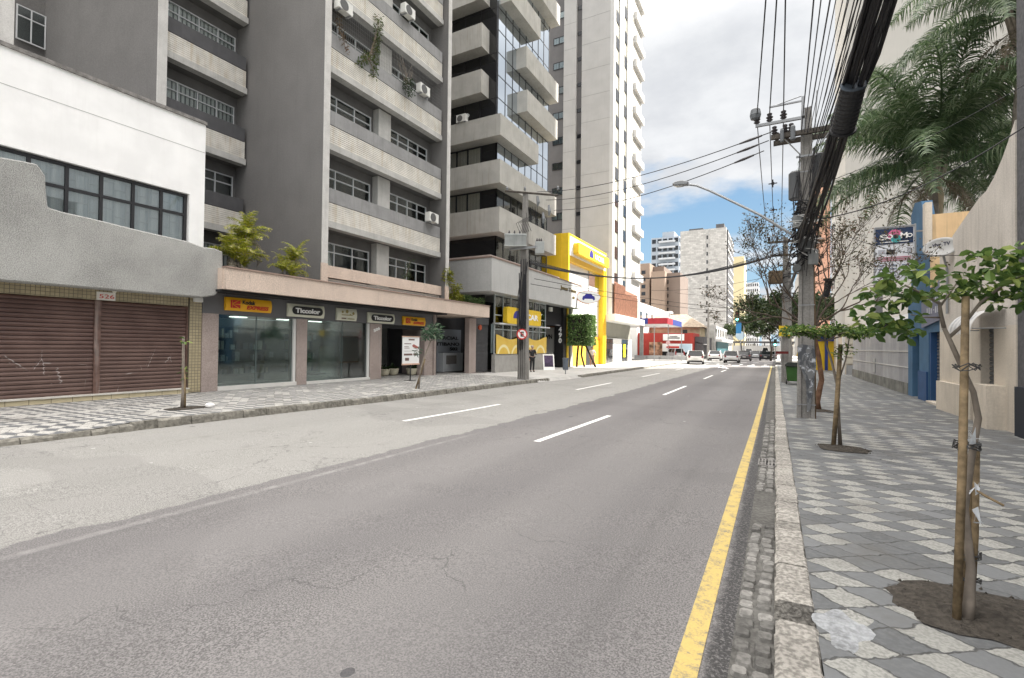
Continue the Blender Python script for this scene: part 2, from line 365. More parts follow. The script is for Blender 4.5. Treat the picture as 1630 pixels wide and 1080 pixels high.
# ================================================================ ground
struct('ground', grid(fr(-600, 600, 6), [-80, 0, 60, 100, 400, 1500, 3000], lambda x, y: -.75 if y < 300 else -1.0), wm('far_ground', (.2, .2, .18), .2, .02))
ys = fr(-12, 30, 60)+fr(31, 120, 60)+fr(125, 420, 30)
def rg(x, y): return zroad(x, y)
def strip(f0, f1, ys, zf, off=0.):
    mb = MB()
    for y in ys:
        a, b = f0(y), f1(y); mb.v += [(a, y, zf(a, y)+off), (b, y, zf(b, y)+off)]
    for i in range(len(ys)-1): mb.f.append((2*i, 2*i+1, 2*i+3, 2*i+2))
    return mb
yn = [y for y in ys if y <= 60]; yf = [y for y in ys if y >= 60]
mbr = grid(fr(-10.4, .02, 10), ys, rg)
struct('road', mbr, asphalt, origin=(0, 0, 0))
struct('cross_street', grid(fr(-90, -10.35, 8)+fr(0.0, 60, 6), fr(57.5, 71, 4), lambda x, y: zroad(-6, y)-.004), asphalt, origin=(0, 0, 0))
LM = MB()
def dash(x0, x1, y0, y1, n=4):
    for i in range(n):
        a, b = y0+(y1-y0)*i/n, y0+(y1-y0)*(i+1)/n
        LM.quad((x0, a, zroad(x0, a)+.005), (x1, a, zroad(x1, a)+.005), (x1, b, zroad(x1, b)+.005), (x0, b, zroad(x0, b)+.005))
for y0, y1 in ((7.35, 11.4), (17.9, 22.8), (29, 33.3), (39, 43)): dash(-3.56, -3.44, y0, y1)
for y0, y1 in ((8.0, 12.1), (18.2, 22.9), (29, 34), (40, 44)): dash(-7.0, -6.88, y0, y1)
for k in range(16):
    if k not in (3, 9): dash(-9.5+k*.6, -9.2+k*.6, 59.0, 61.6, 1) if k % 2 == 0 else None
for x in (-8.6, -6.9, -5.2, -3.6, -2.2, -.9): dash(x-.35, x+.35, 55.6, 56.6, 1); dash(x-.35, x+.35, 69.5, 70.3, 1)
for k in range(4):
    LM.quad((-3.55-k*.5, 45+k*1.5, zroad(-3, 50)+.006), (-3.3-k*.5, 45+k*1.5, zroad(-3, 50)+.006), (-4.6-k*.1, 52+k*.4, zroad(-3, 50)+.006), (-4.9-k*.1, 52+k*.4, zroad(-3, 50)+.006))
struct('road_marking', LM, mk_white, origin=(0, 0, 0))
yl_ys = [y for y in ys if y <= 57]
struct('road_edge_line', strip(lambda y: -.425+.05*max(0, min(1, y/50)), lambda y: -.315+.05*max(0, min(1, y/50)), yl_ys, rg, .005), mk_yellow, origin=(0, 0, 0))
# gutter: cement bed with two rows of worn cobbles
struct('gutter', strip(lambda y: -.19, lambda y: .03, [y for y in ys if y <= 57], rg, .006), wm('gutter_cement', (.10, .097, .09), .3, 3, .9, .6, 30, fine=.4), origin=(0, 0, 0))
cb = MB(); y = 1.2
while y < 12.5:
    gap = 4.75 < y < 5.9
    L = random.uniform(.085, .13)
    if not gap:
        for x0, x1 in ((-.175, -.10), (-.085, -.005)):
            j = random.uniform(-.012, .012); l = L*random.uniform(.75, .95); z = zroad(0, y)+.006; h = random.uniform(.008, .022)
            n = len(cb.v); c = .014
            cb.v += [(x0+j, y+c, z), (x0+j+c, y, z), (x1+j-c, y, z), (x1+j, y+c, z), (x1+j, y+l-c, z), (x1+j-c, y+l, z), (x0+j+c, y+l, z), (x0+j, y+l-c, z)]
            cx, cy = (x0+x1)/2+j, y+l/2
            cb.v += [(cx+(v[0]-cx)*.8, cy+(v[1]-cy)*.8, z+h) for v in cb.v[n:n+8]]
            for i in range(8): cb.f.append((n+i, n+(i+1) % 8, n+8+(i+1) % 8, n+8+i))
            cb.f.append(tuple(n+8+i for i in range(8)))
    y += L+.008
struct('gutter_cobble', cb, cobble, origin=(0, 0, 0))
# right kerb of granite stones, one broken near the camera
kb = MB(); y = -3.0
first = True
while y < 56.5:
    L = random.uniform(.5, .95) if y < 20 else random.uniform(.8, 1.1); y1 = min(y+L, 57)
    if y < 3.0 < y1: y1 = 2.93
    j = random.uniform(-.008, .008); z0 = zroad(0, y)-.1
    xw = .195
    n = 5
    a = y+.011; b = y1-.011
    for i in range(n):
        ya, yb = a+(b-a)*i/n, a+(b-a)*(i+1)/n
        r1, r2 = random.uniform(-.006, .006), random.uniform(-.006, .006)
        kb.prism([(.005+j+r1, z0), (xw+j+r2, z0), (xw+j+r2, zr(ya)-.012), (xw+j-.012, zr(ya)+.001), (.03+j+r1, zr(ya)), (.008+j+r1, zr(ya)-.018)], 'y', ya, yb)
    y = y1
    if abs(y-2.93) < .001: y = 3.14
island_vary(granite, .75, 1.2)
struct('kerb_right', kb, granite, origin=(0, 0, 0))
pr = [0.19, .25, .35, .5, .75, 1, 1.4, 1.8, 2.4, 3, 3.6, 4.4, 5.2]
def zp(x, y): return zr(y)+.008*math.sin(x*2.1+y*.9)*(1 if y < 40 else 0)-.02*math.exp(-((x-.25)**2+(y-2.95)**2)*30)
struct('pavement_right', grid(pr, fr(-4, 14, 72)+fr(14.5, 57.5, 50), zp), pave_r, origin=(0, 0, 0))
struct('pavement_far_right', grid(fr(0.05, 30, 6), fr(71, 400, 20), lambda x, y: zr(y)-.02), concrete, origin=(0, 0, 0))
# cement patch round the broken kerb stone
cp = MB()
random.seed(31); pts = [(.30+(.11+.018*math.sin(3*a+1)+.008*math.sin(7*a))*math.cos(a)+.03*math.sin(2*a), 2.96+(.20+.035*math.sin(5*a)+.02*math.sin(8*a+2))*math.sin(a)) for a in [6.2832*i/26 for i in range(26)]]
n = len(cp.v); cp.v += [(x, y, zp(x, y)+.002) for x, y in pts]+[(.29, 2.98, zp(.29, 2.98)+.013)]
for i in range(len(pts)): cp.f.append((n+i, n+(i+1) % len(pts), n+len(pts)))
struct('cement_patch', cp, wm('cement', (.25, .26, .27), .4, 6, .9, .7, 40, fine=.35), origin=(0, 0, 0))
# soil squares round the young trees
def pit(name, cx, cy, rx, ry, zf, seed):
    random.seed(seed); mb = MB(); k = 22; n = 0; ring = []
    for i in range(k):
        a = 2*math.pi*i/k; r = 1/max(abs(math.cos(a)), abs(math.sin(a)))**.75*random.uniform(.86, 1.05); ring.append((cx+rx*r*math.cos(a), cy+ry*r*math.sin(a)))
    for t_, h in ((1, .002), (.8, .012), (.45, .026), (.2, .04)):
        for x, y in ring: X, Y = cx+(x-cx)*t_, cy+(y-cy)*t_; mb.v.append((X, Y, zf(X, Y)+h+random.uniform(-.004, .008)))
    mb.v.append((cx, cy, zf(cx, cy)+.045))
    for L in range(3):
        for i in range(k): a = L*k+i; b = L*k+(i+1) % k; mb.f.append((a, b, b+k, a+k))
    for i in range(k): mb.f.append((3*k+i, 3*k+(i+1) % k, 4*k))
    for i in range(110):   # crumbs and pebbles
        a = random.uniform(0, 6.28); r = random.uniform(.05, 1.12)**.7; x, y = cx+rx*r*math.cos(a), cy+ry*r*math.sin(a); s = random.uniform(.004, .013); z = zf(x, y)+.004+.03*max(0, 1-r); n = len(mb.v)
        mb.v += [(x-s, y, z), (x, y-s, z), (x+s, y, z), (x, y+s, z), (x+s*.3, y, z+s*1.2), (x, y, z-s)]; mb.f += [(n, n+1, n+4), (n+1, n+2, n+4), (n+2, n+3, n+4), (n+3, n, n+4)]
    return struct(name, mb, soil, origin=(0, 0, 0), smooth=False)
pit('tree_pit', 1.0, 3.55, .42, .34, zp, 1); pit('tree_pit', .9, 8.75, .34, .34, zp, 2); pit('tree_pit', .95, 14.3, .35, .35, zp, 3)
pit('tree_pit', -11.55, 6.1, .3, .42, zl, 4)
# left pavement
lx = [0, .08, .4, 1, 2, 3, 4, 5, 7.5]
def lgrid(ya):
    mb = MB(); nx = len(lx)
    for y in ya:
        for q in lx: x = kx(y)-.12-q; mb.v.append((x, y, zl(x, y)+(.005*math.sin(x*3+y*1.3) if 0 < q < 4.5 else 0)))
    for j in range(len(ya)-1):
        for i in range(nx-1): a = j*nx+i; mb.f.append((a, a+nx, a+nx+1, a+1))
    return mb
struct('pavement_left', lgrid(fr(-8, 22, 60)), pave_l, origin=(0, 0, 0))
lp2 = lgrid(fr(22.0, 57.5, 40))
struct('pavement_beyond', lp2, gridmat('paving_slab', (.46, .45, .43), (.2, .2, .19), .5, .5, .02, 'xy', .12, .8, bump=.1), origin=(0, 0, 0))
struct('pavement_far_left', grid([-80, -40, -25, -14, -10.2], fr(71, 400, 20), lambda x, y: zroad(-10, y)+.1), concrete, origin=(0, 0, 0))
kl = MB(); kt = MB(); y = -8.0
while y < 57:
    L = random.uniform(.7, 1.2); y1 = min(y+L, 57.3)
    if not (21.4 < y < 25.2):
        for i in range(4):
            ya, yb = y+(L-.01)*i/4, y+(L-.01)*(i+1)/4; x = kx(ya); r = random.uniform(-.03, .015)
            zt = zl(x-.12, ya)+random.uniform(-.008, .004)
            kl.prism([(x+r+.02, zroad(-10, ya)-.1), (x+r-.01, zt-.03), (x-.04, zt+.004), (x-.17, zt), (x-.17, zroad(-10, ya)-.1)], 'y', ya, yb)
    y = y1
struct('kerb_left', kl, kerb_left_m, origin=(0, 0, 0))
rp_ = MB(); ry = fr(21.0, 26.2, 12)
for y in ry: x = kx(y); rp_.v += [(x+.03, y, zroad(x, y)+.008), (x-.13, y, zl(x-.13, y)+.003), (x-.5, y, zl(x-.5, y)+.004)]
for i in range(len(ry)-1):
    for j in (0, 1): rp_.f.append((3*i+j, 3*i+3+j, 3*i+4+j, 3*i+1+j))
struct('driveway_ramp', rp_, concrete, origin=(0, 0, 0))
# drain grate in the right gutter
g = thing('drain_grate', (-.07, 7.55, zroad(0, 7.5)+.012), 'small black slotted drain grate in the gutter beside the right kerb', 'drain')
fm = MB(); fm.box(-.2, .02, 7.3, 7.33, zroad(0, 7.5)+.008, zroad(0, 7.5)+.03); fm.box(-.2, .02, 7.72, 7.75, zroad(0, 7.5)+.008, zroad(0, 7.5)+.03)
for i in range(6): fm.box(-.2+i*.04, -.185+i*.04, 7.33, 7.72, zroad(0, 7.5)+.008, zroad(0, 7.5)+.028)
fm.build('grate', wm('cast_iron', (.22, .21, .2), .3, 8, .7), g)
MB().box(-.2, .02, 7.31, 7.74, zroad(0, 7.5)+.004, zroad(0, 7.5)+.0095).build('pit', plain('black', (.01, .01, .01), .9), g)
# ================================================================ shared building materials
M_white = wm('white_plaster', (.88, .88, .875), .05, 1.2, .85, .2, 14, streak=.12, dirt=(.66, .65, .63))
M_speckle = wm('grey_speckle', (.37, .37, .355), .3, .9, .95, .9, 55, fine=.55, dist=.02)
M_dgrey = wm('grey_render', (.170, .165, .161), .07, .8, .9, .45, 24, streak=.14, fine=.2, dirt=(.10, .098, .095))
M_pier = wm('pale_concrete', (.56, .55, .53), .1, 2, .9, .3, 40, streak=.2, fine=.15)
M_beam = wm('beam_concrete', (.46, .455, .435), .12, 2, .9, .3, 40, streak=.25, fine=.15)
M_sill = wm('sill_concrete', (.275, .275, .275), .12, 2, .9, .3, 40, streak=.3, fine=.15)
M_dsill = wm('dark_band', (.085, .085, .09), .1, 2, .8, .2, 40, streak=.2, dirt=(.13, .13, .13))
M_pink = wm('pink_render', (.62, .51, .43), .09, 1.5, .9, .35, 30, streak=.15, fine=.3, dirt=(.28, .23, .2))
M_ppil = wm('pilaster_render', (.36, .30, .275), .1, 2, .9, .4, 40, fine=.3)
M_louv = wm('louvre_slat', (.62, .60, .55), .1, 2.5, .6, .0, 30, streak=.5, dirt=(.45, .36, .22))
M_louvw = plain('white_louvre', (.68, .68, .66), .6)
M_frame = plain('white_frame', (.62, .63, .64), .45)
M_bframe = plain('black_frame', (.025, .025, .028), .4)
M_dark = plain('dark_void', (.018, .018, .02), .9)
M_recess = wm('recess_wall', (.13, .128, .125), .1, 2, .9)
M_ceil = plain('dark_ceiling', (.05, .05, .05), .9)
M_glass = thin_glass('window_glass', (.78, .82, .83), .04)
M_cglz = thin_glass('clear_glass', (.93, .95, .95), .02)
M_sglass = thin_glass('shop_glass', (.66, .76, .75), .10, .06)
M_dglass = plain('dark_glass', (.012, .013, .015), .05, 0, .9)
m, t = newmat('mirror_glass'); t.put(t.b.inputs['Base Color'], (.62, .68, .74)); t.b.inputs['Metallic'].default_value = 1; t.b.inputs['Roughness'].default_value = .015
t.put(t.b.inputs['Normal'], t.bump(t.noise(t.co, .8, 2), .05, .05)); M_mirror = m
m, t = newmat('vertical_blind'); x, y, z = t.sep(t.co); s_ = t.math('PINGPONG', t.math('MULTIPLY', t.math('ADD', x, y), 6.0), .5)
t.put(t.b.inputs['Base Color'], t.mix(t.mapr(s_, .05, .3), (.10, .11, .11), t.mix(t.noise(t.co, 1.5), (.55, .56, .54), (.82, .82, .79)))); M_blind = m
m, t = newmat('pleated_curtain'); x, y, z = t.sep(t.co)
u_ = t.noise(t.comb(0.0, t.math('MULTIPLY', t.math('ADD', x, y), 7.0), t.math('MULTIPLY', z, .25)), 1.0, 3)
t.put(t.b.inputs['Base Color'], t.mix(t.mapr(u_, .35, .62), (.62, .66, .68), (.92, .93, .92))); t.put(t.b.inputs['Normal'], t.bump(u_, .6, .05)); M_curt = m
m, t = newmat('brown_curtain'); x, y, z = t.sep(t.co)
u_ = t.noise(t.comb(0.0, t.math('MULTIPLY', t.math('ADD', x, y), 5.0), 0.0), 1.0, 2)
t.put(t.b.inputs['Base Color'], t.mix(t.mapr(u_, .3, .65), (.55, .48, .39), (.84, .76, .64))); M_bcurt = m
M_tile = gridmat('mosaic_tile', (.42, .36, .23), (.14, .12, .09), .088, .088, .012, 'yz', .1, .35)
M_tileb = gridmat('base_tile', (.62, .54, .36), (.2, .17, .12), .40, .4, .012, 'yz', .06, .4, off=(.0, -.1))
M_black = plain('black_paint', (.015, .015, .016), .5)
M_lwhite = plain('letter_white', (.85, .85, .83), .5)
M_red = plain('sign_red', (.55, .03, .02), .5)
M_steel = plain('grey_metal', (.32, .33, .34), .45, .5)

def win(parent, face, P0, u0, u1, z0, z1, cols, rows=(), fm=None, gm=None, cm=None, fw=.045, dep=.06, cdist=.22, name='window', edges=None):
    """framed window in the plane X=P0 (face 'x', looks to +X), Y=P0 ('y', looks to -Y) or X=P0 ('w', looks to -X)"""
    fm = fm or M_frame; gm = gm or M_glass; f = MB(); sg = {'x': -1, 'y': 1, 'w': 1}[face]
    def bx(mb, a0, a1, b0, b1, d0, d1):
        if face == 'y': mb.box(a0, a1, P0+sg*d0, P0+sg*d1, b0, b1)
        else: mb.box(P0+sg*d0, P0+sg*d1, a0, a1, b0, b1)
    bx(f, u0, u1, z0, z0+fw, 0, dep); bx(f, u0, u1, z1-fw, z1, 0, dep)
    us = edges or [u0+(u1-u0)*i/cols for i in range(cols+1)]
    for i, u in enumerate(us):
        a = max(u0, min(u1-fw, u-fw/2)); bx(f, a, a+fw, z0+fw, z1-fw, 0, dep)
    for r in rows:
        z = z0+(z1-z0)*r
        for i in range(len(us)-1):
            a = us[i]+fw/2+(fw/2 if i == 0 else 0); b = us[i+1]-fw/2-(fw/2 if i == len(us)-2 else 0); bx(f, a, b, z-fw/2, z+fw/2, .003, dep-.003)
    fo = f.build(name, fm, parent)
    p = MB(); bx(p, u0+.01, u1-.01, z0+.01, z1-.01, dep*.5, dep*.5+.008); p.build('pane', gm, fo)
    if cm:
        c = MB(); bx(c, u0+.01, u1-.01, z0+.01, z1-.01, cdist, cdist+.03); c.build('curtain', cm, fo)
    return fo
def sph_ac(loc, face, label, w_=.8, h=.55, d=.3):
    """outdoor air-conditioning unit; loc = base centre"""
    x, y, z = loc; w_ *= .9; h *= .9; a = thing('air_conditioner', loc, label, 'air conditioner', 'air conditioner units on the balconies')
    b = MB()
    if face == 'y': b.box(x-w_/2, x+w_/2, y-d/2, y+d/2, z+.04, z+h)
    else: b.box(x-d/2, x+d/2, y-w_/2, y+w_/2, z+.04, z+h)
    b.build('casing', wm('ac_white', (.66, .66, .63), .06, 3, .5), a, bevel=.015)
    f = MB()
    if face == 'y':
        f.lathe((x-w_*.12, y-d/2-.012, z+h*.52), [(.21, 0), (.21, .012), (.17, .02)], 20, 'y')
    else: f.lathe((x+d/2+.012, y-w_*.12, z+h*.52), [(.21, 0), (.21, -.012), (.17, -.02)], 20, 'x')
    f.build('fan_grille', plain('grille_dark', (.10, .10, .10), .6), a)
    ft = MB()
    for s_ in (-1, 1):
        if face == 'y': ft.box(x+s_*w_*.35-.03, x+s_*w_*.35+.03, y-d/2, y+d/2, z, z+.04)
        else: ft.box(x-d/2, x+d/2, y+s_*w_*.35-.03, y+s_*w_*.35+.03, z, z+.04)
    ft.build('foot', M_steel, a)
    pp = MB()
    e = w_/2
    if face == 'y': pp.tube([(x+e, y, z+h*.5), (x+e+.12, y, z+h*.6), (x+e+.1, y+.1, z+h*.9), (x+e-.1, y+.2, z+h+.12)], .02)
    else: pp.tube([(x, y+e, z+h*.4), (x, y+e+.14, z+h*.55), (x-.1, y+e+.1, z+h*.9), (x-.25, y+e-.1, z+h+.15)], .02)
    pp.build('pipe', M_frame, a); return a

# ================================================================ white two-storey building (526)
A = thing('corner_building', (-15.3, 3, .1), 'white two-storey building with brown roller shutters and black-framed upper windows', 'building')
XF = -15.3
wl = MB(); YL = -7.0
wl.box(-28, XF, YL, 8.45, 6.05, 8.28)
wl.box(-28, XF, 8.02, 8.45, 3.0, 6.05)
wl.box(-28, XF, YL, 8.02, 3.0, 4.42)
wl.box(-28, XF-.32, YL, 8.02, 4.42, 6.05)
wl.box(-28, XF-.32, YL, 8.45, .0, 3.0)
wl.build('wall', M_white, A)
MB().box(-28.0, XF+.05, YL, 8.47, 8.28, 8.37).build('parapet_cap', wm('cap_concrete', (.22, .21, .2), .3, 6, .95, .4, 20, streak=.5), A)
MB().box(XF-.004, XF+.004, YL, 8.44, 7.42, 7.435).build('wall_joint', plain('joint_grey', (.45, .45, .44), .9), A)
eds = [-1.6, -.6, .4, 1.3, 2.3, 3.25, 4.0, 4.53, 5.23, 5.93, 6.64, 7.33, 8.0]
win(A, 'x', XF-.1, -1.6, 8.0, 4.44, 6.03, 0, (.62,), M_bframe, M_cglz, M_curt, .07, .07, .10, edges=eds)
# wrought iron pattern behind the last panes
gi = MB()
for i in range(13):
    y = 4.6+i*.27
    gi.box(XF-.165, XF-.158, y, y+.02, 4.46, 6.0)
    for k in range(4): gi.box(XF-.17, XF-.16, y, y+.27, 4.6+k*.36+(i % 2)*.18, 4.62+k*.36+(i % 2)*.18)
gi.build('window_grille', plain('grille_white', (.75, .76, .76), .5), A)
tl = MB(); tl.box(XF-.3, XF-.02, YL, 8.06, 2.72, 3.0); tl.box(XF-.3, XF-.02, 8.1, 8.45, .16, 3.0); tl.build('tiled_surround', M_tile, A)
tb = MB(); tb.box(XF-.3, XF+.0, YL, 8.1, .0, .262); tb.build('tiled_base', M_tileb, A)
MB().box(XF-.3, XF+.03, YL, 8.12, .263, .30).build('threshold', wm('threshold_stone', (.6, .58, .53), .1, 5, .7), A)
m, t = newmat('brown_shutter'); x, y, z = t.sep(t.co)
gr = t.math('MULTIPLY', t.math('SUBTRACT', 1.0, t.mapr(t.noise(t.scale(t.co, 1, 1, 1), 3.1, 6, .7), .5, .62)), 1.0)
scr = t.vor(t.scale(t.co, 1, .8, .35), 2.2, 'DISTANCE_TO_EDGE'); sk = t.math('MULTIPLY', t.mapr(scr, .0, .012, 1, 0), t.mapr(t.noise(t.co, 1.7, 2), .52, .6))
sk = t.math('MULTIPLY', sk, t.mapr(z, 1.0, 1.5, .75, 0))
base = t.mix(t.mapr(t.noise(t.co, 2, 5), .3, .7), (.085, .042, .034), (.135, .076, .062))
base = t.mix(t.mapr(z, 2.3, .2, 0, .3), base, (.20, .145, .125))
t.put(t.b.inputs['Base Color'], t.mix(sk, base, (.6, .56, .54))); t.b.inputs['Roughness'].default_value = .5; M_shut = m
def slats(y0, y1, z0, z1, x, pitch=.105):
    mb = MB(); n = int((z1-z0)/pitch); pitch = (z1-z0)/n
    for i in range(n):
        z = z0+i*pitch
        mb.prism([(x-.05, z), (x-.012, z+.004), (x, z+pitch*.45), (x-.012, z+pitch*.84), (x-.05, z+pitch*.86)], 'y', y0, y1)
    mb.box(x-.07, x-.05, y0, y1, z0, z1); return mb
def fixaxis(mb): return mb
def slatsX(y0, y1, z0, z1, x, pitch=.105):
    mb = MB(); n = max(1, int((z1-z0)/pitch)); pitch = (z1-z0)/n
    for i in range(n):
        z = z0+i*pitch
        mb.prism([(x-.05, z), (x-.012, z+.004), (x, z+pitch*.45), (x-.012, z+pitch*.84), (x-.05, z+pitch*.86)], 'y', y0, y1)
    mb.box(x-.07, x-.05, y0, y1, z0, z1); return mb
slatsX(-1.0, 5.84, .3, 2.72, XF-.12).build('roller_shutter', M_shut, A)
slatsX(5.98, 8.06, .3, 2.72, XF-.12).build('roller_shutter', M_shut, A)
MB().box(XF-.2, XF-.08, 5.84, 5.98, .3, 2.72).box(XF-.2, XF-.08, 8.06, 8.1, .3, 2.72).build('shutter_rail', wm('rail_brown', (.14, .085, .07), .3, 6, .5, streak=.3, dirt=(.6, .58, .56)), A)
npl = MB().box(XF-.02, XF+.015, 5.84, 6.24, 2.72, 2.93).build('number_plate', plain('plate_white', (.75, .73, .68), .5), A)
text('526', 'lettering', M_red, npl, (XF+.018, 5.88, 2.765), .15, 'x', .002, .32)
MB().box(XF-.01, XF+.12, 8.17, 8.42, 2.86, 3.0).build('wall_lamp', plain('lamp_grey', (.6, .6, .58), .5), A, bevel=.02)
MB().lathe((XF+.04, 6.2, 2.93), [(.03, 0), (.05, .03), (.05, .08), (.02, .1)], 10).build('lamp_socket', plain('socket', (.7, .68, .6), .4), A)
# made-up ragged panel standing in for an erased sign over the ground floor
pn = MB(); prof = [(-2, 2.9), (4.8, 2.96), (8.17, 2.975), (8.55, 3.07), (8.74, 3.35), (8.77, 3.75), (8.75, 4.42), (8.5, 4.48), (8.19, 4.46), (7.7, 4.55), (6.6, 4.60), (5.5, 4.68), (4.95, 4.70), (4.7, 4.74), (4.66, 5.05), (4.64, 5.45), (4.5, 5.68), (4.2, 5.66), (3.8, 5.62), (3, 5.5), (-2, 5.5)]
pn.prism(prof, 'x', -15.24, -14.8)
tag(pn.build('sign_stand_in', M_speckle, bevel=.03), 'made-up speckled grey panel with ragged top, standing in for an erased sign, over the lower half of the white building', 'panel')

# ================================================================ grey office block with stepped fins (506)
B = thing('office_building', (-18, 14.5, .1), 'dark grey office block with stepped bays of louvred balconies above a pink canopy', 'building')
FH = 3.05; S0 = 7.75; KT = 6
wl = MB()
wl.box(-34, -15.22, 12.75, 12.99, 3.9, 30)            # fin between the two bays
wl.box(-34, -15.02, 20.38, 20.60, 3.9, 30)
wl.box(-34, -19.85, 9.22, 9.49, 3.9, 30)
wl.box(-34, -29.9, 5.0, 9.22, 3.9, 30)
wl.box(-20.6, -19.9, 3.2, 5.42, 3.9, 30)
wl.box(-34, -20.9, 9.5, 12.75, .1, 4.6); wl.box(-34, -16.3, 13.0, 20.38, 3.9, 4.5)
wl.build('wall', M_dgrey, B)
pc = MB(); pc.box(-15.22, -15.18, 12.73, 13.01, 4.75, 30); pc.box(-15.02, -14.98, 20.36, 20.62, 4.7, 30); pc.box(-19.85, -19.8, 9.2, 9.51, 4, 30); pc.box(-19.9, -19.86, 3.2, 5.44, 4, 30)
pc.build('pier', M_pier, B)
pb = MB(); pb.box(-15.23, -15.17, 12.72, 13.02, 3.9, 4.75); pb.box(-15.03, -14.97, 20.35, 20.63, 3.9, 4.7); pb.box(-15.32, -15.24, 13.02, 20.34, 4.24, 4.70); pb.build('pink_band', M_pink, B)
lw = MB()
for i in range(3): lw.box(-15.42, -15.38, 13.02, 20.34, 3.97+i*.085, 4.04+i*.085)
lw.build('louvre', M_louvw, B)
def bay(X, y0, y1, k, sillm, wins, xw, last=False):
    S = S0+FH*k
    if k >= 0:
        MB().box(X-.6, X, y0, y1-.12, S-.56, S).build('sill_band', sillm, B)
        lv = MB(); n = 9
        for i in range(n):
            z = S-1.285+i*.0795
            lv.prism([(X-.06, z), (X-.012, z), (X-.008, z+.012), (X-.026, z+.0785), (X-.06, z+.0785)], 'y', y0, y1-.1)
        lv.build('louvre', M_louv, B)
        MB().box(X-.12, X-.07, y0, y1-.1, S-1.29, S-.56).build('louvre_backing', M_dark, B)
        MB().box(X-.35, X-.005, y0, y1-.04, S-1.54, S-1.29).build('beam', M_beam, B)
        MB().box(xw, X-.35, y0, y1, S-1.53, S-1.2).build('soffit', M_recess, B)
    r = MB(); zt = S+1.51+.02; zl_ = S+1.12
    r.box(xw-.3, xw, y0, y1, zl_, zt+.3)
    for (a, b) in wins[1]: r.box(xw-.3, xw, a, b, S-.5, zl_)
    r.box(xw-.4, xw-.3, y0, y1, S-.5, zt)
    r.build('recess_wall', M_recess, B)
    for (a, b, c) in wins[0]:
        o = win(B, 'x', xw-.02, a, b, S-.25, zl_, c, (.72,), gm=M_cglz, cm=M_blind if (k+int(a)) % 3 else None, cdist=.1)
for k in range(-1, KT):
    bay(-15.3, 13.0, 20.36, k, M_sill, ([(13.15, 16.1, 3), (17.15, 20.12, 4)], [(12.99, 13.15), (16.1, 17.15), (20.12, 20.38)]), -16.1)
    MB().box(-16.09, -15.75, 16.2, 16.98, S0+FH*k-.5, S0+FH*k+1.5).build('pilaster', M_beam, B)
for k in range(-1, KT):
    bay(-19.95, 9.5, 12.74, k, M_dsill, ([(9.6, 12.65, 4)], [(9.49, 9.6), (12.65, 12.75)]), -20.75)
win(B, 'x', -29.7, 8.2, 9.2, 15.1, 16.65, 2, (.7,), cm=None)
win(B, 'x', -29.7, 8.2, 9.2, 12.0, 13.55, 2, (.7,), cm=None)
# canopy with planting troughs
cn = MB(); cn.box(-14.55, -14.4, 8.62, 23.8, 3.26, 3.90); cn.box(-15.35, -14.55, 8.62, 23.8, 3.26, 3.42); cn.box(-21, -14.55, 8.6, 8.75, 3.26, 3.9); cn.box(-19.5, -14.55, 23.62, 23.79, 3.42, 3.89); cn.box(-21, -15.35, 8.75, 12.74, 3.28, 3.44); cn.box(-19.5, -15.36, 20.62, 23.62, 3.26, 3.43)
cn.build('canopy', M_pink, B)
MB().box(-14.6, -14.36, 8.6, 23.82, 3.901, 3.94).build('canopy_cap', wm('cap_pink', (.33, .24, .2), .15, 4), B)
MB().box(-21, -14.6, 8.76, 12.7, 3.45, 3.80).box(-19.4, -14.6, 20.64, 23.6, 3.44, 3.8).build('planting_bed', soil, B)
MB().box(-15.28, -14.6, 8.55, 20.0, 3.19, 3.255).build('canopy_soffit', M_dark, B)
# shop front
sf = MB(); sf.box(-15.6, -15.3, 8.46, 20.0, 2.55, 3.19); sf.build('sign_fascia', wm('fascia_grey', (.14, .14, .145), .06, 2, .7), B)
for a, b in ((8.46, 8.95), (11.78, 12.22), (15.42, 16.1), (19.1, 19.75)): MB().box(-15.75, -15.29, a, b, .05, 2.549).build('pilaster', M_ppil, B)
MB().box(-15.6, -15.27, 8.95, 11.78, .0, .27).box(-15.6, -15.27, 12.22, 15.42, .0, .24).build('shop_sill', wm('sill_white', (.66, .65, .62), .05, 3, .6), B)
MB().box(-15.42, -15.34, 11.68, 11.775, .27, 2.55).build('shutter_guide', M_louvw, B); MB().box(-15.42, -15.34, 15.32, 15.415, .24, 2.55).build('shutter_guide', M_louvw, B)
MB().box(-15.45, -15.43, 8.95, 11.68, .27, 2.55).box(-15.45, -15.43, 12.22, 15.32, .24, 2.55).build('shop_window', M_sglass, B)
MB().box(-15.452, -15.425, 10.28, 10.31, .27, 2.55).box(-15.452, -15.425, 14.0, 14.02, .24, 2.55).build('glass_joint', plain('joint_green', (.1, .14, .14), .3), B)
it = MB(); it.box(-18.6, -18.5, 8.6, 19.9, .0, 2.6); it.box(-18.6, -15.62, 8.5, 8.6, 0, 2.6); it.box(-18.5, -15.76, 15.7, 15.8, 0, 2.55); it.build('interior_wall', wm('shop_wall', (.33, .36, .34), .1, 2), B)
MB().box(-18.6, -15.31, 8.46, 19.95, .02, .12).build('shop_floor', wm('shop_floor_m', (.45, .45, .43), .05, 2, .4), B)
MB().box(-18.6, -15.61, 8.46, 19.95, 2.62, 2.7).build('shop_ceiling', M_ceil, B)
for y in (9.6, 10.9, 12.8, 14.3):
    ml = MATS.get('shop_lamp')
    if not ml:
        ml, t = newmat('shop_lamp'); t.b.inputs['Emission Color'].default_value = (1, .95, .85, 1); t.b.inputs['Emission Strength'].default_value = 2.0
    for x in (-16.2, -17.4): MB().box(x-.06, x+.06, y-.3, y+.3, 2.59, 2.615).build('ceiling_lamp', ml, B)
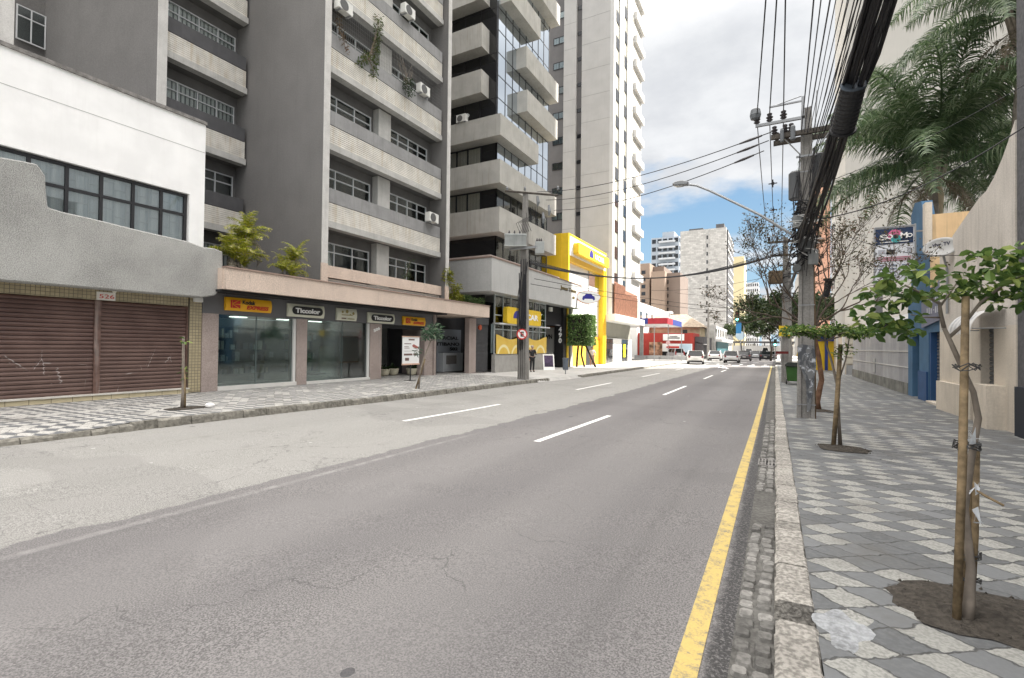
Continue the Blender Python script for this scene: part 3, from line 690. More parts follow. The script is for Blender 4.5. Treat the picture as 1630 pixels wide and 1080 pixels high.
# shelves and goods behind the glass
sh = MB()
for y0, y1 in ((9.05, 11.6), (12.35, 15.2)):
    for z in (.55, 1.0, 1.4, 1.8, 2.2): sh.box(-16.9, -16.55, y0, y1, z, z+.02)
sh.box(-16.9, -16.88, 9.05, 11.6, .3, 2.5)
sh.build('shelf', plain('shelf_glass', (.18, .21, .21), .4), B)
m, t = newmat('shop_goods'); g_ = t.new('ShaderNodeNewGeometry').outputs['Random Per Island']
cr_ = t.new('ShaderNodeValToRGB'); cr_.color_ramp.interpolation = 'CONSTANT'; t.put(cr_.inputs[0], g_)
for i, (p_, c_) in enumerate(((0, (.5, .48, .4)), (.2, (.62, .64, .64)), (.4, (.16, .18, .2)), (.55, (.35, .28, .2)), (.7, (.7, .68, .6)), (.85, (.22, .26, .3)))):
    e_ = cr_.color_ramp.elements[i] if i < 2 else cr_.color_ramp.elements.new(p_)
    e_.position = p_; e_.color = (*c_, 1)
t.l.new(cr_.outputs[0], t.b.inputs['Base Color']); M_goods = m
gd = MB(); random.seed(5)
for y0, y1 in ((9.1, 11.5), (12.4, 13.6)):
    for z in (.57, 1.02, 1.42, 1.82):
        y = y0
        while y < y1:
            w_ = random.uniform(.05, .2); h = random.uniform(.15, .33)
            if random.random() < .68: gd.box(-16.78, -16.6, y, y+w_*.85, z, z+h)
            y += w_+.03
gd.build('goods', M_goods, B)
dsk = MB(); dsk.box(-16.2, -16.1, 13.5, 14.25, .3, 1.55); dsk.box(-16.2, -16.1, 14.4, 15.25, .3, 1.55); dsk.box(-16.0, -15.6, 12.3, 13.3, .14, .45); dsk.build('display_board', wm('display_cream', (.46, .46, .36), .05, 2), B)
MB().box(-15.99, -15.55, 12.26, 13.34, .451, .52).build('display_case', M_black, B)
fmz = MB()
for (y, z) in ((12.6, 1.75), (12.6, 1.1), (12.62, .72), (11.0, 1.15), (9.7, 2.0)): fmz.box(-15.75, -15.73, y, y+.16, z, z+.2)
fmz.build('photo_frame', plain('frame_white', (.6, .6, .56), .5), B)
# shop signs, curved boxes on the fascia
def shopsign(y0, y1, z0, z1, m, label):
    o = MB(); k = 6; X = -15.22
    pts = [(X-.06, z0)]+[(X+.05*math.sin(math.pi*i/k), z0+(z1-z0)*i/k) for i in range(k+1)]+[(X-.06, z1)]
    o.prism(pts, 'y', y0, y1); s_ = o.build('shop_sign', m, None, origin=(-15.2, (y0+y1)/2, z0)); return tag(s_, label, 'sign', 'signs over the shop front')
M_yel = plain('sign_yellow', (.80, .42, .015), .45); M_cream = plain('sign_cream', (.66, .66, .54), .45)
def kodak(y0, y1, z0, z1, label):
    s_ = shopsign(y0, y1, z0, z1, M_yel, label); X = -15.165; w_ = y1-y0; h = z1-z0
    q = MB(); a = y0+.09*w_; b = a+.2*w_; zb, zt = z0+.2*h, z0+.8*h; zm = (zb+zt)/2; xx = (X, X+.006)
    q.prism([(a, zb), (a+.03*w_, zb), (a+.03*w_, zt), (a, zt)], 'x', *xx)
    q.prism([(a+.05*w_, zm), (b-.02*w_, zt), (b, zt), (b, zm+.03*h)], 'x', *xx); q.prism([(a+.05*w_, zm-.02*h), (b, zm-.05*h), (b, zb), (b-.02*w_, zb)], 'x', *xx)
    q.prism([(a+.04*w_, zt), (a+.04*w_, zm+.06*h), (b-.05*w_, zt)], 'x', *xx); q.prism([(a+.04*w_, zb), (b-.05*w_, zb), (a+.04*w_, zm-.06*h)], 'x', *xx)
    q.build('emblem', M_red, s_)
    text('Kodak', 'lettering', M_black, s_, (X+.004, y0+.33*w_, z0+.54*h), h*.42, 'x', .003, w_*.28, bold=.006)
    text('EXPRESS', 'lettering', M_red, s_, (X+.004, y0+.42*w_, z0+.17*h), h*.4, 'x', .003, w_*.5, bold=.007, shear=.25)
kodak(9.1, 10.68, 2.68, 3.1, 'large yellow sign with red lettering, first over the shop window')
kodak(17.4, 19.0, 2.58, 2.98, 'yellow sign with red lettering over the shop entrance')
def ticc(y0, y1, z0, z1, label):
    s_ = shopsign(y0, y1, z0, z1, M_cream, label); X = -15.165; h = z1-z0; w_ = y1-y0
    a, b, zb, zt = y0+.09*w_, y1-.06*w_, z0+.18*h, z0+.83*h; r = (zt-zb)/2; pts = []
    for i in range(9): an = math.pi/2+math.pi*i/8; pts.append((a+r+r*math.cos(an), (zb+zt)/2+r*math.sin(an)))
    for i in range(9): an = -math.pi/2+math.pi*i/8; pts.append((b-r+r*math.cos(an), (zb+zt)/2+r*math.sin(an)))
    MB().prism(pts, 'x', X, X+.006).build('black_oval', M_black, s_)
    text('Ticcolor', 'lettering', M_lwhite, s_, (X+.01, a+.09*w_, z0+.33*h), h*.5, 'x', .003, w_*.68, bold=.01)
ticc(11.33, 12.9, 2.62, 3.08, 'cream sign with white lettering in a black oval, between the two shop windows')
ticc(15.19, 16.8, 2.58, 3.02, 'cream sign with white lettering in a black oval, above the house number pillar')
s_ = shopsign(13.52, 14.54, 2.6, 3.08, M_cream, 'small cream sign with faded gold drawings over the second shop window')
M_gold = plain('gold_ink', (.30, .25, .08), .5)
q = MB()
for i, (a, b, c, d) in enumerate(((.18, .3, .55, .85), (.38, .55, .6, .9), (.6, .68, .5, .8), (.72, .86, .4, .85), (.2, .75, .42, .5), (.5, .85, .12, .3))):
    y0_, y1_ = 13.52+1.02*a, 13.52+1.02*b; z0_, z1_ = 2.6+.48*c, 2.6+.48*d
    q.lathe((-15.16, (y0_+y1_)/2, (z0_+z1_)/2), [((y1_-y0_)*.42, 0), ((y1_-y0_)*.42, .004)], 10, 'x') if i in (0, 1, 3) else q.box(-15.165, -15.158, y0_, y1_, z0_, z0_+.03)
q.build('drawing', M_gold, s_); MB().box(-15.165, -15.157, 13.72, 13.95, 2.66, 2.7).build('caption', plain('caption_brown', (.15, .07, .05), .5), s_)
text('506', 'house_number', M_lwhite, B, (-15.28, 15.62, 2.18), .17, 'x', .01, .4, bold=.008, rot=.35)
MB().box(-18.3, -18.2, 16.15, 19.0, .12, 2.5).build('entrance_door', M_dglass, B)
MB().box(-18.19, -18.15, 17.4, 17.45, .12, 2.3).box(-18.19, -18.15, 16.2, 19, 2.3, 2.36).build('door_frame', M_steel, B)
MB().box(-15.34, -15.3, 16.1, 19.1, 2.38, 2.549).build('door_lintel', M_dark, B)
# commercial centre entrance (502)
MB().box(-18.2, -17.3, 19.76, 25.6, .0, 4.6).build('back_wall', M_dsill, B)
MB().box(-17.3, -15.2, 19.76, 19.9, .0, 3.2).build('back_wall', M_ppil, B)
p_ = MB().box(-17.18, -17.1, 20.2, 24.9, .12, 2.6).build('entrance_panel', wm('panel_pale', (.33, .36, .40), .04, 2, .6), B)
for i, (s_, yr, w_) in enumerate((('CENTRO', 23.0, 1.7), ('COMERCIAL', 24.6, 3.3), ('CURITIBANO', 24.7, 3.4))):
    text(s_, 'lettering', M_black, p_, (-17.09, yr-w_, 2.35-.36*i), .26, 'x', .005, w_, bold=.008)
text('502', 'lettering', M_black, p_, (-17.09, 23.7, 1.35), .24, 'x', .005, .85, bold=.012)
bx = MB().box(-17.1, -16.75, 22.6, 24.6, .12, 1.2).build('meter_box', wm('box_white', (.55, .58, .6), .04, 2, .6), B)
MB().box(-16.75, -16.72, 22.9, 23.9, .55, 1.05).build('meter_grille', wm('grille_grey', (.22, .21, .2), .2, 30, .7), bx)
MB().box(-15.4, -15.3, 20.0, 20.1, .1, 3.25).build('drain_pipe', M_bframe, B)
MB().box(-15.4, -15.1, 22.8, 23.05, .08, 3.2).box(-15.4, -15.1, 23.06, 23.5, .08, 3.2).build('entrance_pillar', M_ppil, B)
slatsX(23.5, 25.3, .08, 2.9, -15.4, .08).build('roller_shutter', M_dsill, B)
MB().box(-15.6, -15.35, 23.5, 25.3, 2.9, 3.3).build('shutter_box', M_dsill, B)
for (y, x) in ((17.55, -16.5), (18.3, -16.6), (19.0, -16.0)):
    pt_ = thing('bowl_planter', (x, y, .12), {17.55: 'white bowl planter nearest the left side of the dark shop entrance', 18.3: 'ribbed cream bowl planter in the middle of the shop entrance', 19.0: 'ribbed cream bowl planter behind the hanging poster'}[y], 'planter', 'planters in the shop entrance')
    MB().lathe((x, y, .12), [(.12, 0), (.2, .05), (.24, .1), (.235, .13), (.27, .19), (.262, .22), (.28, .28), (.29, .34), (.25, .36), (.24, .3)], 18).build('bowl', wm('cream_pot', (.5, .47, .36), .1, 4, .7), pt_, smooth=True)
    l_ = MB(); np.random.seed(int(y*10)); leaves(l_, [(x, y, .5)], 60, (.16, .16, .12), .16); l_.build('foliage', leafmat('dark_leaf_%d' % int(y), (.02, .045, .015), (.04, .08, .02)), pt_)
sph_ac((-15.1, 19.3, S0-.02), 'x', 'white air conditioner unit beside the right pier of the lowest louvred balcony')
sph_ac((-15.2, 18.6, S0+2*FH), 'x', 'white air conditioner unit hidden behind wire mesh on the planted balcony')
sph_ac((-15.1, 17.3, S0+3*FH), 'x', 'white air conditioner unit on the topmost visible balcony')
sph_ac((-15.1, 13.5, S0+2*FH+.9), 'x', 'white air conditioner unit hung high by the pale left pier')
# poster hanging in front of the entrance
po = thing('hanging_poster', (-13.6, 16.1, .12), 'white roll-up poster with small print standing before the shop entrance', 'poster')
MB().box(-13.62, -13.6, 15.55, 16.62, .82, 2.0).build('sheet', plain('poster_white', (.78, .79, .78), .5), po)
MB().box(-13.63, -13.58, 15.53, 16.64, .80, .86).box(-13.63, -13.58, 15.53, 16.64, 1.98, 2.01).build('rail', wm('rail_orange', (.6, .4, .3), .1, 3), po)
MB().box(-13.63, -13.6, 16.05, 16.1, .12, .8).box(-13.85, -13.4, 15.95, 16.2, .12, .14).build('stand', M_bframe, po)
q = MB()
for a, b, c, d in ((.35, .7, 1.84, 1.9), (.1, .5, 1.68, 1.71), (.1, .35, 1.56, 1.58), (.1, .4, 1.5, 1.52), (.1, .9, 1.38, 1.39), (.08, .58, 1.2, 1.28), (.64, .84, 1.2, 1.28), (.15, .38, .98, 1.1)): q.box(-13.6, -13.595, 15.55+a*1.07, 15.55+b*1.07, c, d)
q.build('print', plain('ink_brown', (.16, .10, .09), .6), po)
MB().prism([(16.15, 1.62), (16.25, 1.68), (16.6, 1.55), (16.6, 1.48), (16.2, 1.55)], 'x', -13.6, -13.594).build('picture', plain('ink_red', (.35, .12, .1), .6), po)
# ================================================================ concrete and mirror glass block (490)
C3 = thing('glass_office_block', (-18, 31, 0), 'concrete and mirror-glass office block with staggered parapet bands and a grey podium', 'building')
M_band = wm('band_concrete', (.42, .41, .38), .1, 1.2, .88, .3, 40, streak=.45, fine=.12, dirt=(.26, .235, .18))
M_band2 = wm('podium_render', (.44, .44, .43), .06, 1.2, .88, .35, 40, streak=.2, fine=.3)
gX, gY = -16.1, 27.3; XB = -15.3; YB = 26.35; YE = 35.7; XE = -34
core = MB(); core.box(XE, gX-.25, gY+.3, YE-.1, 8.6, 34); core.build('core', M_dark, C3)
# street-side curtain wall and its mullions
mz = MB(); mz.box(gX-.1, gX, gY, YE-.3, 12.1, 34); mz.build('curtain_wall', M_mirror, C3)
mu = MB()
for i in range(9): y = gY+(YE-.3-gY)*i/8; mu.box(gX-.002, gX+.025, y-.02, y+.02, 13.5, 34)
for z in [15.0+1.5*i for i in range(13)]: mu.box(gX-.001, gX+.02, gY, YE-.3, z-.018, z+.018)
mu.build('mullion', M_bframe, C3)
# low glazing bands, street side
for z0, z1, mm, cc in ((10.44, 11.97, M_cglz, M_bcurt), (6.9, 8.86, M_glass, None)):
    win(C3, 'x', gX, gY, YE-.3, z0-.1, z1, 8, (), M_bframe, mm, cc, .06, .06, .09)
# side facing the camera
sg_ = MB(); sg_.box(XE, gX-.1, gY, gY+.06, 16.3, 34); sg_.build('side_glazing', M_dglass, C3)
sm_ = MB()
for i in range(9): x = gX-.1-i*1.25; sm_.box(x-.03, x+.03, gY-.02, gY, 16.3, 34)
for z in (18.0, 21.0, 24, 27): sm_.box(XE, gX, gY-.015, gY+.0, z-.02, z+.02)
sm_.build('side_mullion', M_bframe, C3)
for z0, z1 in ((13.46, 15.0), (10.44, 11.97)):
    win(C3, 'y', gY, -26, gX-1.2, z0-.1, z1, 0, (), M_bframe, M_cglz, M_bcurt, .09, .06, .065, edges=[-26, -24.6, -23.2, -21.8, -20.4, -19.3, -18.4, gX-1.2])
    MB().box(gX-1.2, gX-.0, gY, gY+.06, z0-.1, z1).build('corner_pane', M_dglass, C3)
MB().box(-28, gX, gY, gY+.06, 6.9, 8.86).build('side_glazing', M_dglass, C3)
def band(x0, x1, y0, y1, z0, z1, mb=None):
    """U-shaped parapet: front (street) and camera side"""
    b = mb or MB(); b.box(x1-.3, x1, y0, y1, z0, z1); b.box(x0, x1-.3, y0, y0+.3, z0, z1); b.box(x0, x1-.3, y0+.3, y1, z0, z0+.2); return b
band(XE, XB, YB, YE-.4, 8.87, 10.44).build('parapet_band', M_band, C3)
band(XE, XB, YB, YE-.4, 11.97, 13.46).build('parapet_band', M_band, C3)
band(XE, XB, YB, 31.95, 15.0, 16.37).build('parapet_band', M_band, C3)
for y0, y1, z0, z1 in ((30.05, 35.4, 18.1, 19.62), (29.85, 35.5, 21.12, 22.6), (YB+1.2, 32.1, 24.33, 25.8), (30, 35.7, 27.45, 28.98), (YB+1.2, 32.1, 30.4, 31.8)):
    b = MB(); b.box(XB-.25, XB, y0, y1, z0, z1); b.box(gX, XB-.25, y0, y0+.25, z0, z1); b.box(gX, XB-.25, y1-.25, y1, z0, z1); b.box(gX, XB-.25, y0+.25, y1-.25, z0, z0+.2); b.build('street_balcony', M_band, C3)
for z0, z1 in ((18.05, 19.57), (21.05, 22.61), (24.2, 25.7), (27.2, 28.7)):
    b = MB(); b.box(XE, -16.78, YB, YB+.25, z0, z1); b.box(-17.03, -16.78, YB+.25, gY, z0, z1); b.box(XE, -17.03, YB+.25, gY, z0, z0+.2); b.build('side_balcony', M_band, C3)
# podium
pd = MB(); pX = -14.3; pY = 23.82; pYE = 38.55
pd.box(pX-.3, pX, pY, pYE, 4.8, 6.72); pd.box(XE, pX-.3, pY, pY+.3, 4.8, 6.72); pd.box(XE, pX-.3, pY+.3, pYE-.3, 4.8, 5.0); pd.box(XE, pX-.3, pYE-.3, pYE, 4.8, 6.72)
pd.build('podium', M_band2, C3)
MB().box(XE, pX+.03, pY-.03, pYE+.03, 6.721, 6.80).build('podium_cap', wm('brown_cap', (.22, .16, .13), .1, 3), C3)
MB().box(XE, -15.1, 25.0, 35.6, 6.8, 7.15).build('upper_sill', wm('sill_rose', (.42, .36, .33), .1, 3), C3)
lt = text('Jamar Town', 'lettering', wm('bronze', (.12, .09, .03), .1, 4, .5), C3, (pX+.01, 34.0, 6.0), .42, 'x', .02, 3.2, bold=.012)
text('490', 'lettering', MATS['bronze'], C3, (pX+.01, 36.4, 5.5), .26, 'x', .02, .5, bold=.012)
# ground floor
gfl = MB(); gfl.box(XE, -15.9, 25.5, 25.7, 0, 4.8); gfl.box(XE, -20, 33, 38.5, 0, 4.8); gfl.box(-20, -15.2, 38.2, 38.5, 0, 4.8); gfl.box(XE, -18.2, 25.7, 33, -.1, 4.8)
gfl.build('ground_wall', M_dark, C3)
MB().box(-15.25, -15.0, 25.5, 33.0, -.15, 1.12).build('plinth_panel', wm('cement_panel', (.36, .35, .33), .08, 3, .85, .2, 40), C3)
win(C3, 'x', -15.05, 25.5, 33.0, 1.13, 4.8, 7, (.42, .66), plain('frame_alu', (.42, .46, .46), .4), M_glass, None, .06, .08)
cu_ = MB()
for y in (26.1, 27.5, 29.8, 31.5, 32.5): cu_.box(-15.5, -15.45, y-.28, y+.22, 1.2, 3.0)
cu_.build('banner', wm('banner_pale', (.55, .66, .68), .1, 3), C3)
MB().box(-15.2, -14.7, 25.5, 33, 2.98, 3.06).build('window_hood', M_frame, C3)
m, t = newmat('yellow_film'); x, y, z = t.sep(t.co)
arc = t.math('ABSOLUTE', t.math('SUBTRACT', t.math('POWER', t.math('ADD', t.math('POWER', t.math('SUBTRACT', t.math('PINGPONG', y, 1.8), .9), 2.0), t.math('POWER', t.math('SUBTRACT', z, .9), 2.0)), .5), .75))
t.put(t.b.inputs['Base Color'], t.mix(t.mapr(arc, .05, .12), (.80, .72, .40), t.mix(t.noise(t.co, 2.2, 4), (.62, .38, .03), (.75, .55, .12)))); M_film = m
fl = MB(); n_ = 30
pts = [(25.55+7.4*i/n_, 2.35-.28*abs(math.sin(math.pi*2.0*i/n_))**1.5) for i in range(n_+1)]
fl.prism([(25.55, 1.14)]+[(32.95, 1.14)]+pts[::-1], 'x', -14.965, -14.955); fl.build('window_film', M_film, C3)
# entrance lobby
lb = MB(); lb.box(-18.6, -15.78, 36.5, 36.6, -.1, 3.2); lb.build('lobby_panel', wm('lobby_grey', (.42, .42, .40), .05, 2, .6), C3)
text('TOWN', 'lettering', M_black, C3, (-17.3, 36.49, 2.28), .48, 'y', .01, 1.25, bold=.02)
mbx = MB().box(-17.1, -15.9, 36.2, 36.5, -.05, 1.2).build('meter_box', MATS['lobby_grey'], C3)
MB().box(-16.9, -16.2, 36.18, 36.2, .45, 1.05).build('meter_grille', MATS['grille_grey'], mbx)
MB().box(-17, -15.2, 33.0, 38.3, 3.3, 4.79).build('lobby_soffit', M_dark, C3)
MB().box(-18.6, -15.78, 36.45, 36.6, 3.2, 3.29).build('wood_band', wm('red_wood', (.16, .06, .03), .3, 4), C3)
npn = MB().box(-15.78, -15.0, 36.3, 37.9, -.1, 4.79).build('number_panel', M_black, C3)
for i, c_ in enumerate('490'): text(c_, 'lettering', M_lwhite, npn, (-15.40, 36.29, 2.85-.45*i), .52, 'y', .01, .27, bold=.02)
MB().box(-15.2, -15.02, 37.9, 38.45, -.1, 4.79).build('corner_pilaster', M_beam, C3)
MB().box(-15.0, -14.85, 33.4, 33.8, 4.3, 4.6).build('floodlight', plain('lamp_white', (.6, .6, .55), .5), C3)
# hanging yellow sign
hs = thing('hanging_sign', (-14.6, 28.7, 3.06), 'yellow rounded sign box hung under the grey podium, partly behind the pole', 'sign')
def rrect(a, b, c, d, r, k=5):
    P = []
    for cx, cy, a0 in ((b-r, d-r, 0), (a+r, d-r, 90), (a+r, c+r, 180), (b-r, c+r, 270)):
        for i in range(k+1): an = math.radians(a0+90*i/k); P.append((cx+r*math.cos(an), cy+r*math.sin(an)))
    return P
M_ylw = wm('store_yellow', (.74, .50, .03), .06, 1.5, .45, streak=.2)
MB().prism(rrect(26.25, 31.2, 3.06, 4.1, .2), 'x', -14.9, -14.6).build('sign_box', M_ylw, hs)
MB().prism([(27.6+.55*math.cos(a)*1.0, 3.42+.5*math.sin(a)) for a in [math.pi*i/10 for i in range(11)]], 'x', -14.6, -14.585).build('emblem', plain('sign_blue', (.03, .03, .25), .4), hs)
text('UCAR', 'lettering', M_lwhite, hs, (-14.59, 28.3, 3.42), .5, 'x', .006, 2.4, bold=.02)
hg = MB(); hg.box(-14.77, -14.73, 26.9, 26.94, 4.1, 4.8); hg.box(-14.77, -14.73, 30.5, 30.54, 4.1, 4.8); hg.build('hanger', M_steel, hs)
sph_ac((-18.3, 26.45, 16.38), 'y', 'white air conditioner unit standing on the concrete parapet of the mirror-glass block', .85, .6, .3)

# ================================================================ yellow store
Y4 = thing('yellow_store', (-15.5, 42, 0), 'white store front inside a tall bright yellow frame beside the grey podium', 'building')
M_ws = plain('store_white', (.70, .70, .69), .4)
X4 = -14.9
MB().box(-30, X4-.6, 37.2, 47.0, -.2, 10.6).build('wall', wm('party_wall', (.42, .41, .39), .12, 1, .9, streak=.5), Y4)
f = MB(); f.box(X4-.6, X4, 37.0, 37.25, -.2, 11.0); f.box(X4-.6, X4, 46.1, 47.25, -.2, 9.2); f.box(X4-.6, X4, 37.4, 47.25, 10.78, 11.0); f.box(-26, X4-.6, 36.95, 37.15, 10.5, 11.0); f.box(-17.6, X4-.6, 36.98, 37.18, 6.4, 10.5); f.box(X4-.6, X4, 46.9, 47.25, 9.2, 10.6)
f.build('yellow_frame', M_ylw, Y4)
f = MB(); f.box(X4-.55, X4+.02, 37.25, 46.9, 9.2, 10.78); f.build('header', M_ws, Y4)
f = MB(); f.box(X4-.5, X4-.05, 37.4, 46.1, 8.75, 9.2); f.box(X4-.06, X4+.04, 46.2, 46.35, -.2, 9.1); f.box(X4-.06, X4+.04, 46.75, 46.95, -.2, 9.1); f.build('yellow_reveal', plain('deep_yellow', (.70, .42, .01), .4), Y4)
f = MB(); f.box(X4-.6, X4-.45, 37.4, 46.1, 2.6, 8.75); f.build('white_panel', M_ws, Y4)
f = MB(); f.box(X4-.45, X4-.42, 43.0, 43.2, 2.6, 8.75); f.box(X4-.45, X4-.43, 37.4, 46.1, 5.6, 5.64); f.build('panel_joint', M_steel, Y4)
MB().box(X4-.45, X4-.42, 43.2, 46.05, 7.4, 8.7).build('upper_glass', M_mirror, Y4)
sgb = MB().prism(rrect(38.0, 46.4, 9.4, 10.35, .15), 'x', X4+.02, X4+.5).build('sign_box', M_ylw, Y4)
MB().prism([(41.2+.5*math.cos(a), 9.6+.65*math.sin(a)) for a in [math.pi*i/10 for i in range(11)]], 'x', X4+.5, X4+.52).build('emblem', MATS['sign_blue'], sgb)
text('UCAR', 'lettering', M_lwhite, sgb, (X4+.51, 42.2, 9.62), .62, 'x', .01, 2.6, bold=.02)
ent = MB(); ent.box(X4-.6, X4-.4, 38.5, 42.5, -.1, 2.6); ent.build('lower_panel', plain('amber', (.75, .42, .04), .5), Y4)
MB().box(X4-.62, X4-.38, 42.5, 44.3, -.1, 2.5).build('doorway', M_dark, Y4)
MB().box(X4-.6, X4-.3, 44.3, 46.1, -.1, 2.6).build('door_panel', plain('door_orange', (.70, .30, .02), .5), Y4)
ov = thing('oval_sign', (-14.0, 39.2, 5.3), 'white oval sign with a blue car picture projecting from the podium corner', 'sign')
o_ = MB(); k = 28
# the oval faces the camera side of the street
an0 = Vector((.62, -.78, 0)); rt = Vector((.78, .62, 0)); ctr = Vector((-13.55, 38.1, 5.75))
def onov(u, v, d): p = ctr+rt*u+Vector((0, 0, v))+an0*d; return tuple(p)
def ovpoly(mb, pts, d0, d1):
    n = len(mb.v); k = len(pts); mb.v += [onov(u, v, d0) for u, v in pts]+[onov(u, v, d1) for u, v in pts]
    mb.f.append(tuple(range(n+k-1, n-1, -1))); mb.f.append(tuple(range(n+k, n+2*k)))
    for i in range(k): j = (i+1) % k; mb.f.append((n+i, n+j, n+k+j, n+k+i))
    return mb
el = lambda a, b, k=28: [(a*math.cos(2*math.pi*i/k), b*math.sin(2*math.pi*i/k)) for i in range(k)]
ovpoly(MB(), el(1.0, .5), -.06, .06).build('board', M_lwhite, ov)
ovpoly(MB(), el(1.03, .54), -.07, .05).build('rim', plain('rim_orange', (.6, .2, .08), .5), ov)
car_o = ovpoly(MB(), [(-.55, -.2), (-.5, .05), (-.35, .1), (-.22, .28), (.22, .28), (.35, .1), (.5, .05), (.55, -.2), (.42, -.28), (.34, -.15), (-.34, -.15), (-.42, -.28)], .06, .068); car_o.build('picture', MATS['sign_blue'], ov)
MB().tube([(-14.3, 38.5, 5.75), (-13.9, 38.3, 5.75)], .04).build('bracket', MATS['rim_orange'], ov)

# ================================================================ tall pale tower
T5 = thing('apartment_tower', (-18, 54, 0), 'tall pale apartment tower with dark vertical strips rising behind the yellow store', 'building')
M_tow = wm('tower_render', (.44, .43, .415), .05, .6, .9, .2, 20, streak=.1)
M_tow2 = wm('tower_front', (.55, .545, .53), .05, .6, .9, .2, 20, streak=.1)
M_tdk = wm('tower_dark', (.15, .145, .145), .06, 1, .85); M_olive = wm('olive_panel', (.33, .32, .26), .06, 1, .85)
TY = 49.1; TX = -14.9; H = 62
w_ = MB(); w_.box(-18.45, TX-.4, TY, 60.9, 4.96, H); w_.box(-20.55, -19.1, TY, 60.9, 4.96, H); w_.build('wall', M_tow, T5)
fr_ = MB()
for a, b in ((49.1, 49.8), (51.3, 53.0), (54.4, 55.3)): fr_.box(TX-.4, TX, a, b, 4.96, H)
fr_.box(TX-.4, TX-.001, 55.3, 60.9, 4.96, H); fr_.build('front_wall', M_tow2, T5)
dk = MB(); dk.box(-19.1, -18.45, TY+.35, TY+1, -.2, H); dk.box(-26, -20.55, TY+.5, 60.9, -.2, H); dk.build('dark_strip', M_tdk, T5)
ol = MB(); ol.box(TX-.38, TX-.12, 49.8, 51.3, 4.96, H); ol.box(TX-.38, TX-.12, 53.0, 54.4, 4.96, H); ol.build('strip', M_olive, T5)
jn = MB(); FT = 2.82
for k in range(3, 21): z = 31.34+FT*(k-10); jn.box(-18.45, TX-.4, TY-.006, TY, z, z+.03); jn.box(-20.55, -19.1, TY-.006, TY, z, z+.03)
jn.build('floor_joint', plain('joint_dark', (.25, .245, .235), .9), T5)
for k in range(2, 21):
    z = 31.34+FT*(k-10)
    if z > 8.6:
        f = MB(); f.box(TX-.12, TX-.06, 50.2, 51.28, z-.5, z+.75); f.build('window', M_dglass, T5)
        f = MB(); f.box(TX-.12, TX-.06, 53.4, 54.38, z-.9, z+.35); f.build('window', M_dglass, T5)
    MB().box(-19.05, -18.5, TY+.30, TY+.35, z+1.45, z+1.85).build('window', M_dglass, T5)
    o = win(T5, 'y', TY+.44, -22.0, -20.6, z+1.25, z+2.05, 2, (), M_bframe, M_glass, M_curt if k % 3 else M_bcurt, .06, .05, .055)
    b = MB(); b.box(TX, TX+.4, 57.0, 60.9, z+.9, z+1.75); b.build('balcony', M_tow2, T5)
    MB().box(TX+.004, TX+.03, 56.0, 60.6, z+1.75, z+3.6).build('balcony_recess', wm('recess_cream', (.50, .48, .44), .05, 1), T5) if k % 1 == 0 else None
# low shop in front of the tower
L6 = thing('corner_shop', (-15, 53, 0), 'low corner shop with thick white canopy and brown slatted screen above', 'building')
MB().box(-26, -15.6, 47.3, 59.0, -.2, 4.3).build('wall', wm('olive_wall', (.24, .235, .20), .05, 1, .85), L6)
MB().box(-15.6, -15.4, 47.3, 58.9, -.2, 2.6).build('front_wall', M_ws, L6)
MB().box(-26, -13.9, 46.95, 59.2, 4.3, 4.95).build('canopy', M_ws, L6)
for a, b in ((48.3, 51.2), (54.6, 57.2)): win(L6, 'x', -15.38, a, b, .0, 2.55, 3, (.8,), M_bframe, M_dglass, None, .08, .02)
MB().box(-15.36, -15.33, 55.2, 56.0, .5, 2.0).build('yellow_poster', plain('lime', (.72, .72, .02), .5), L6)
bs = MB()
random.seed(3)
bs.box(-14.75, -14.72, 49.3, 58.9, 5.0, 7.6)
bs.prism([(49.3, 7.6), (58.9, 7.6), (58.9, 7.9), (53.5, 8.0), (53.2, 8.4), (49.3, 8.5)], 'x', -14.75, -14.72)
for i in range(48): y = 49.35+i*.2; bs.box(-14.72, -14.66, y, y+.1, 5.0, 7.55 if y > 53.2 else 8.35)
bs.build('screen', wm('brown_wood', (.25, .12, .075), .25, 3, .7, streak=.4), L6)
bt = MB()
for i in range(7): x = -14.8-i*.28; bt.box(x-.14, x, 49.25, 49.29, 5.0, 8.3-.03*i)
bt.build('side_screen', wm('dark_wood', (.11, .07, .055), .2, 3, .7), L6)
wb = thing('white_house', (-19, 66, 0), 'small white building with a row of windows just past the corner shop', 'building')
MB().box(-40, -21.5, 86, 110, -.3, 9.8).build('wall', M_ws, wb)
for i in range(4): MB().box(-21.5, -21.45, 88+i*4.5, 89.4+i*4.5, 6.2, 8.2).build('window', M_dglass, wb)
for i in range(5): MB().box(-34+i*2.6, -33+i*2.6, 85.95, 86, 6.2, 8.2).build('window', M_dglass, wb)
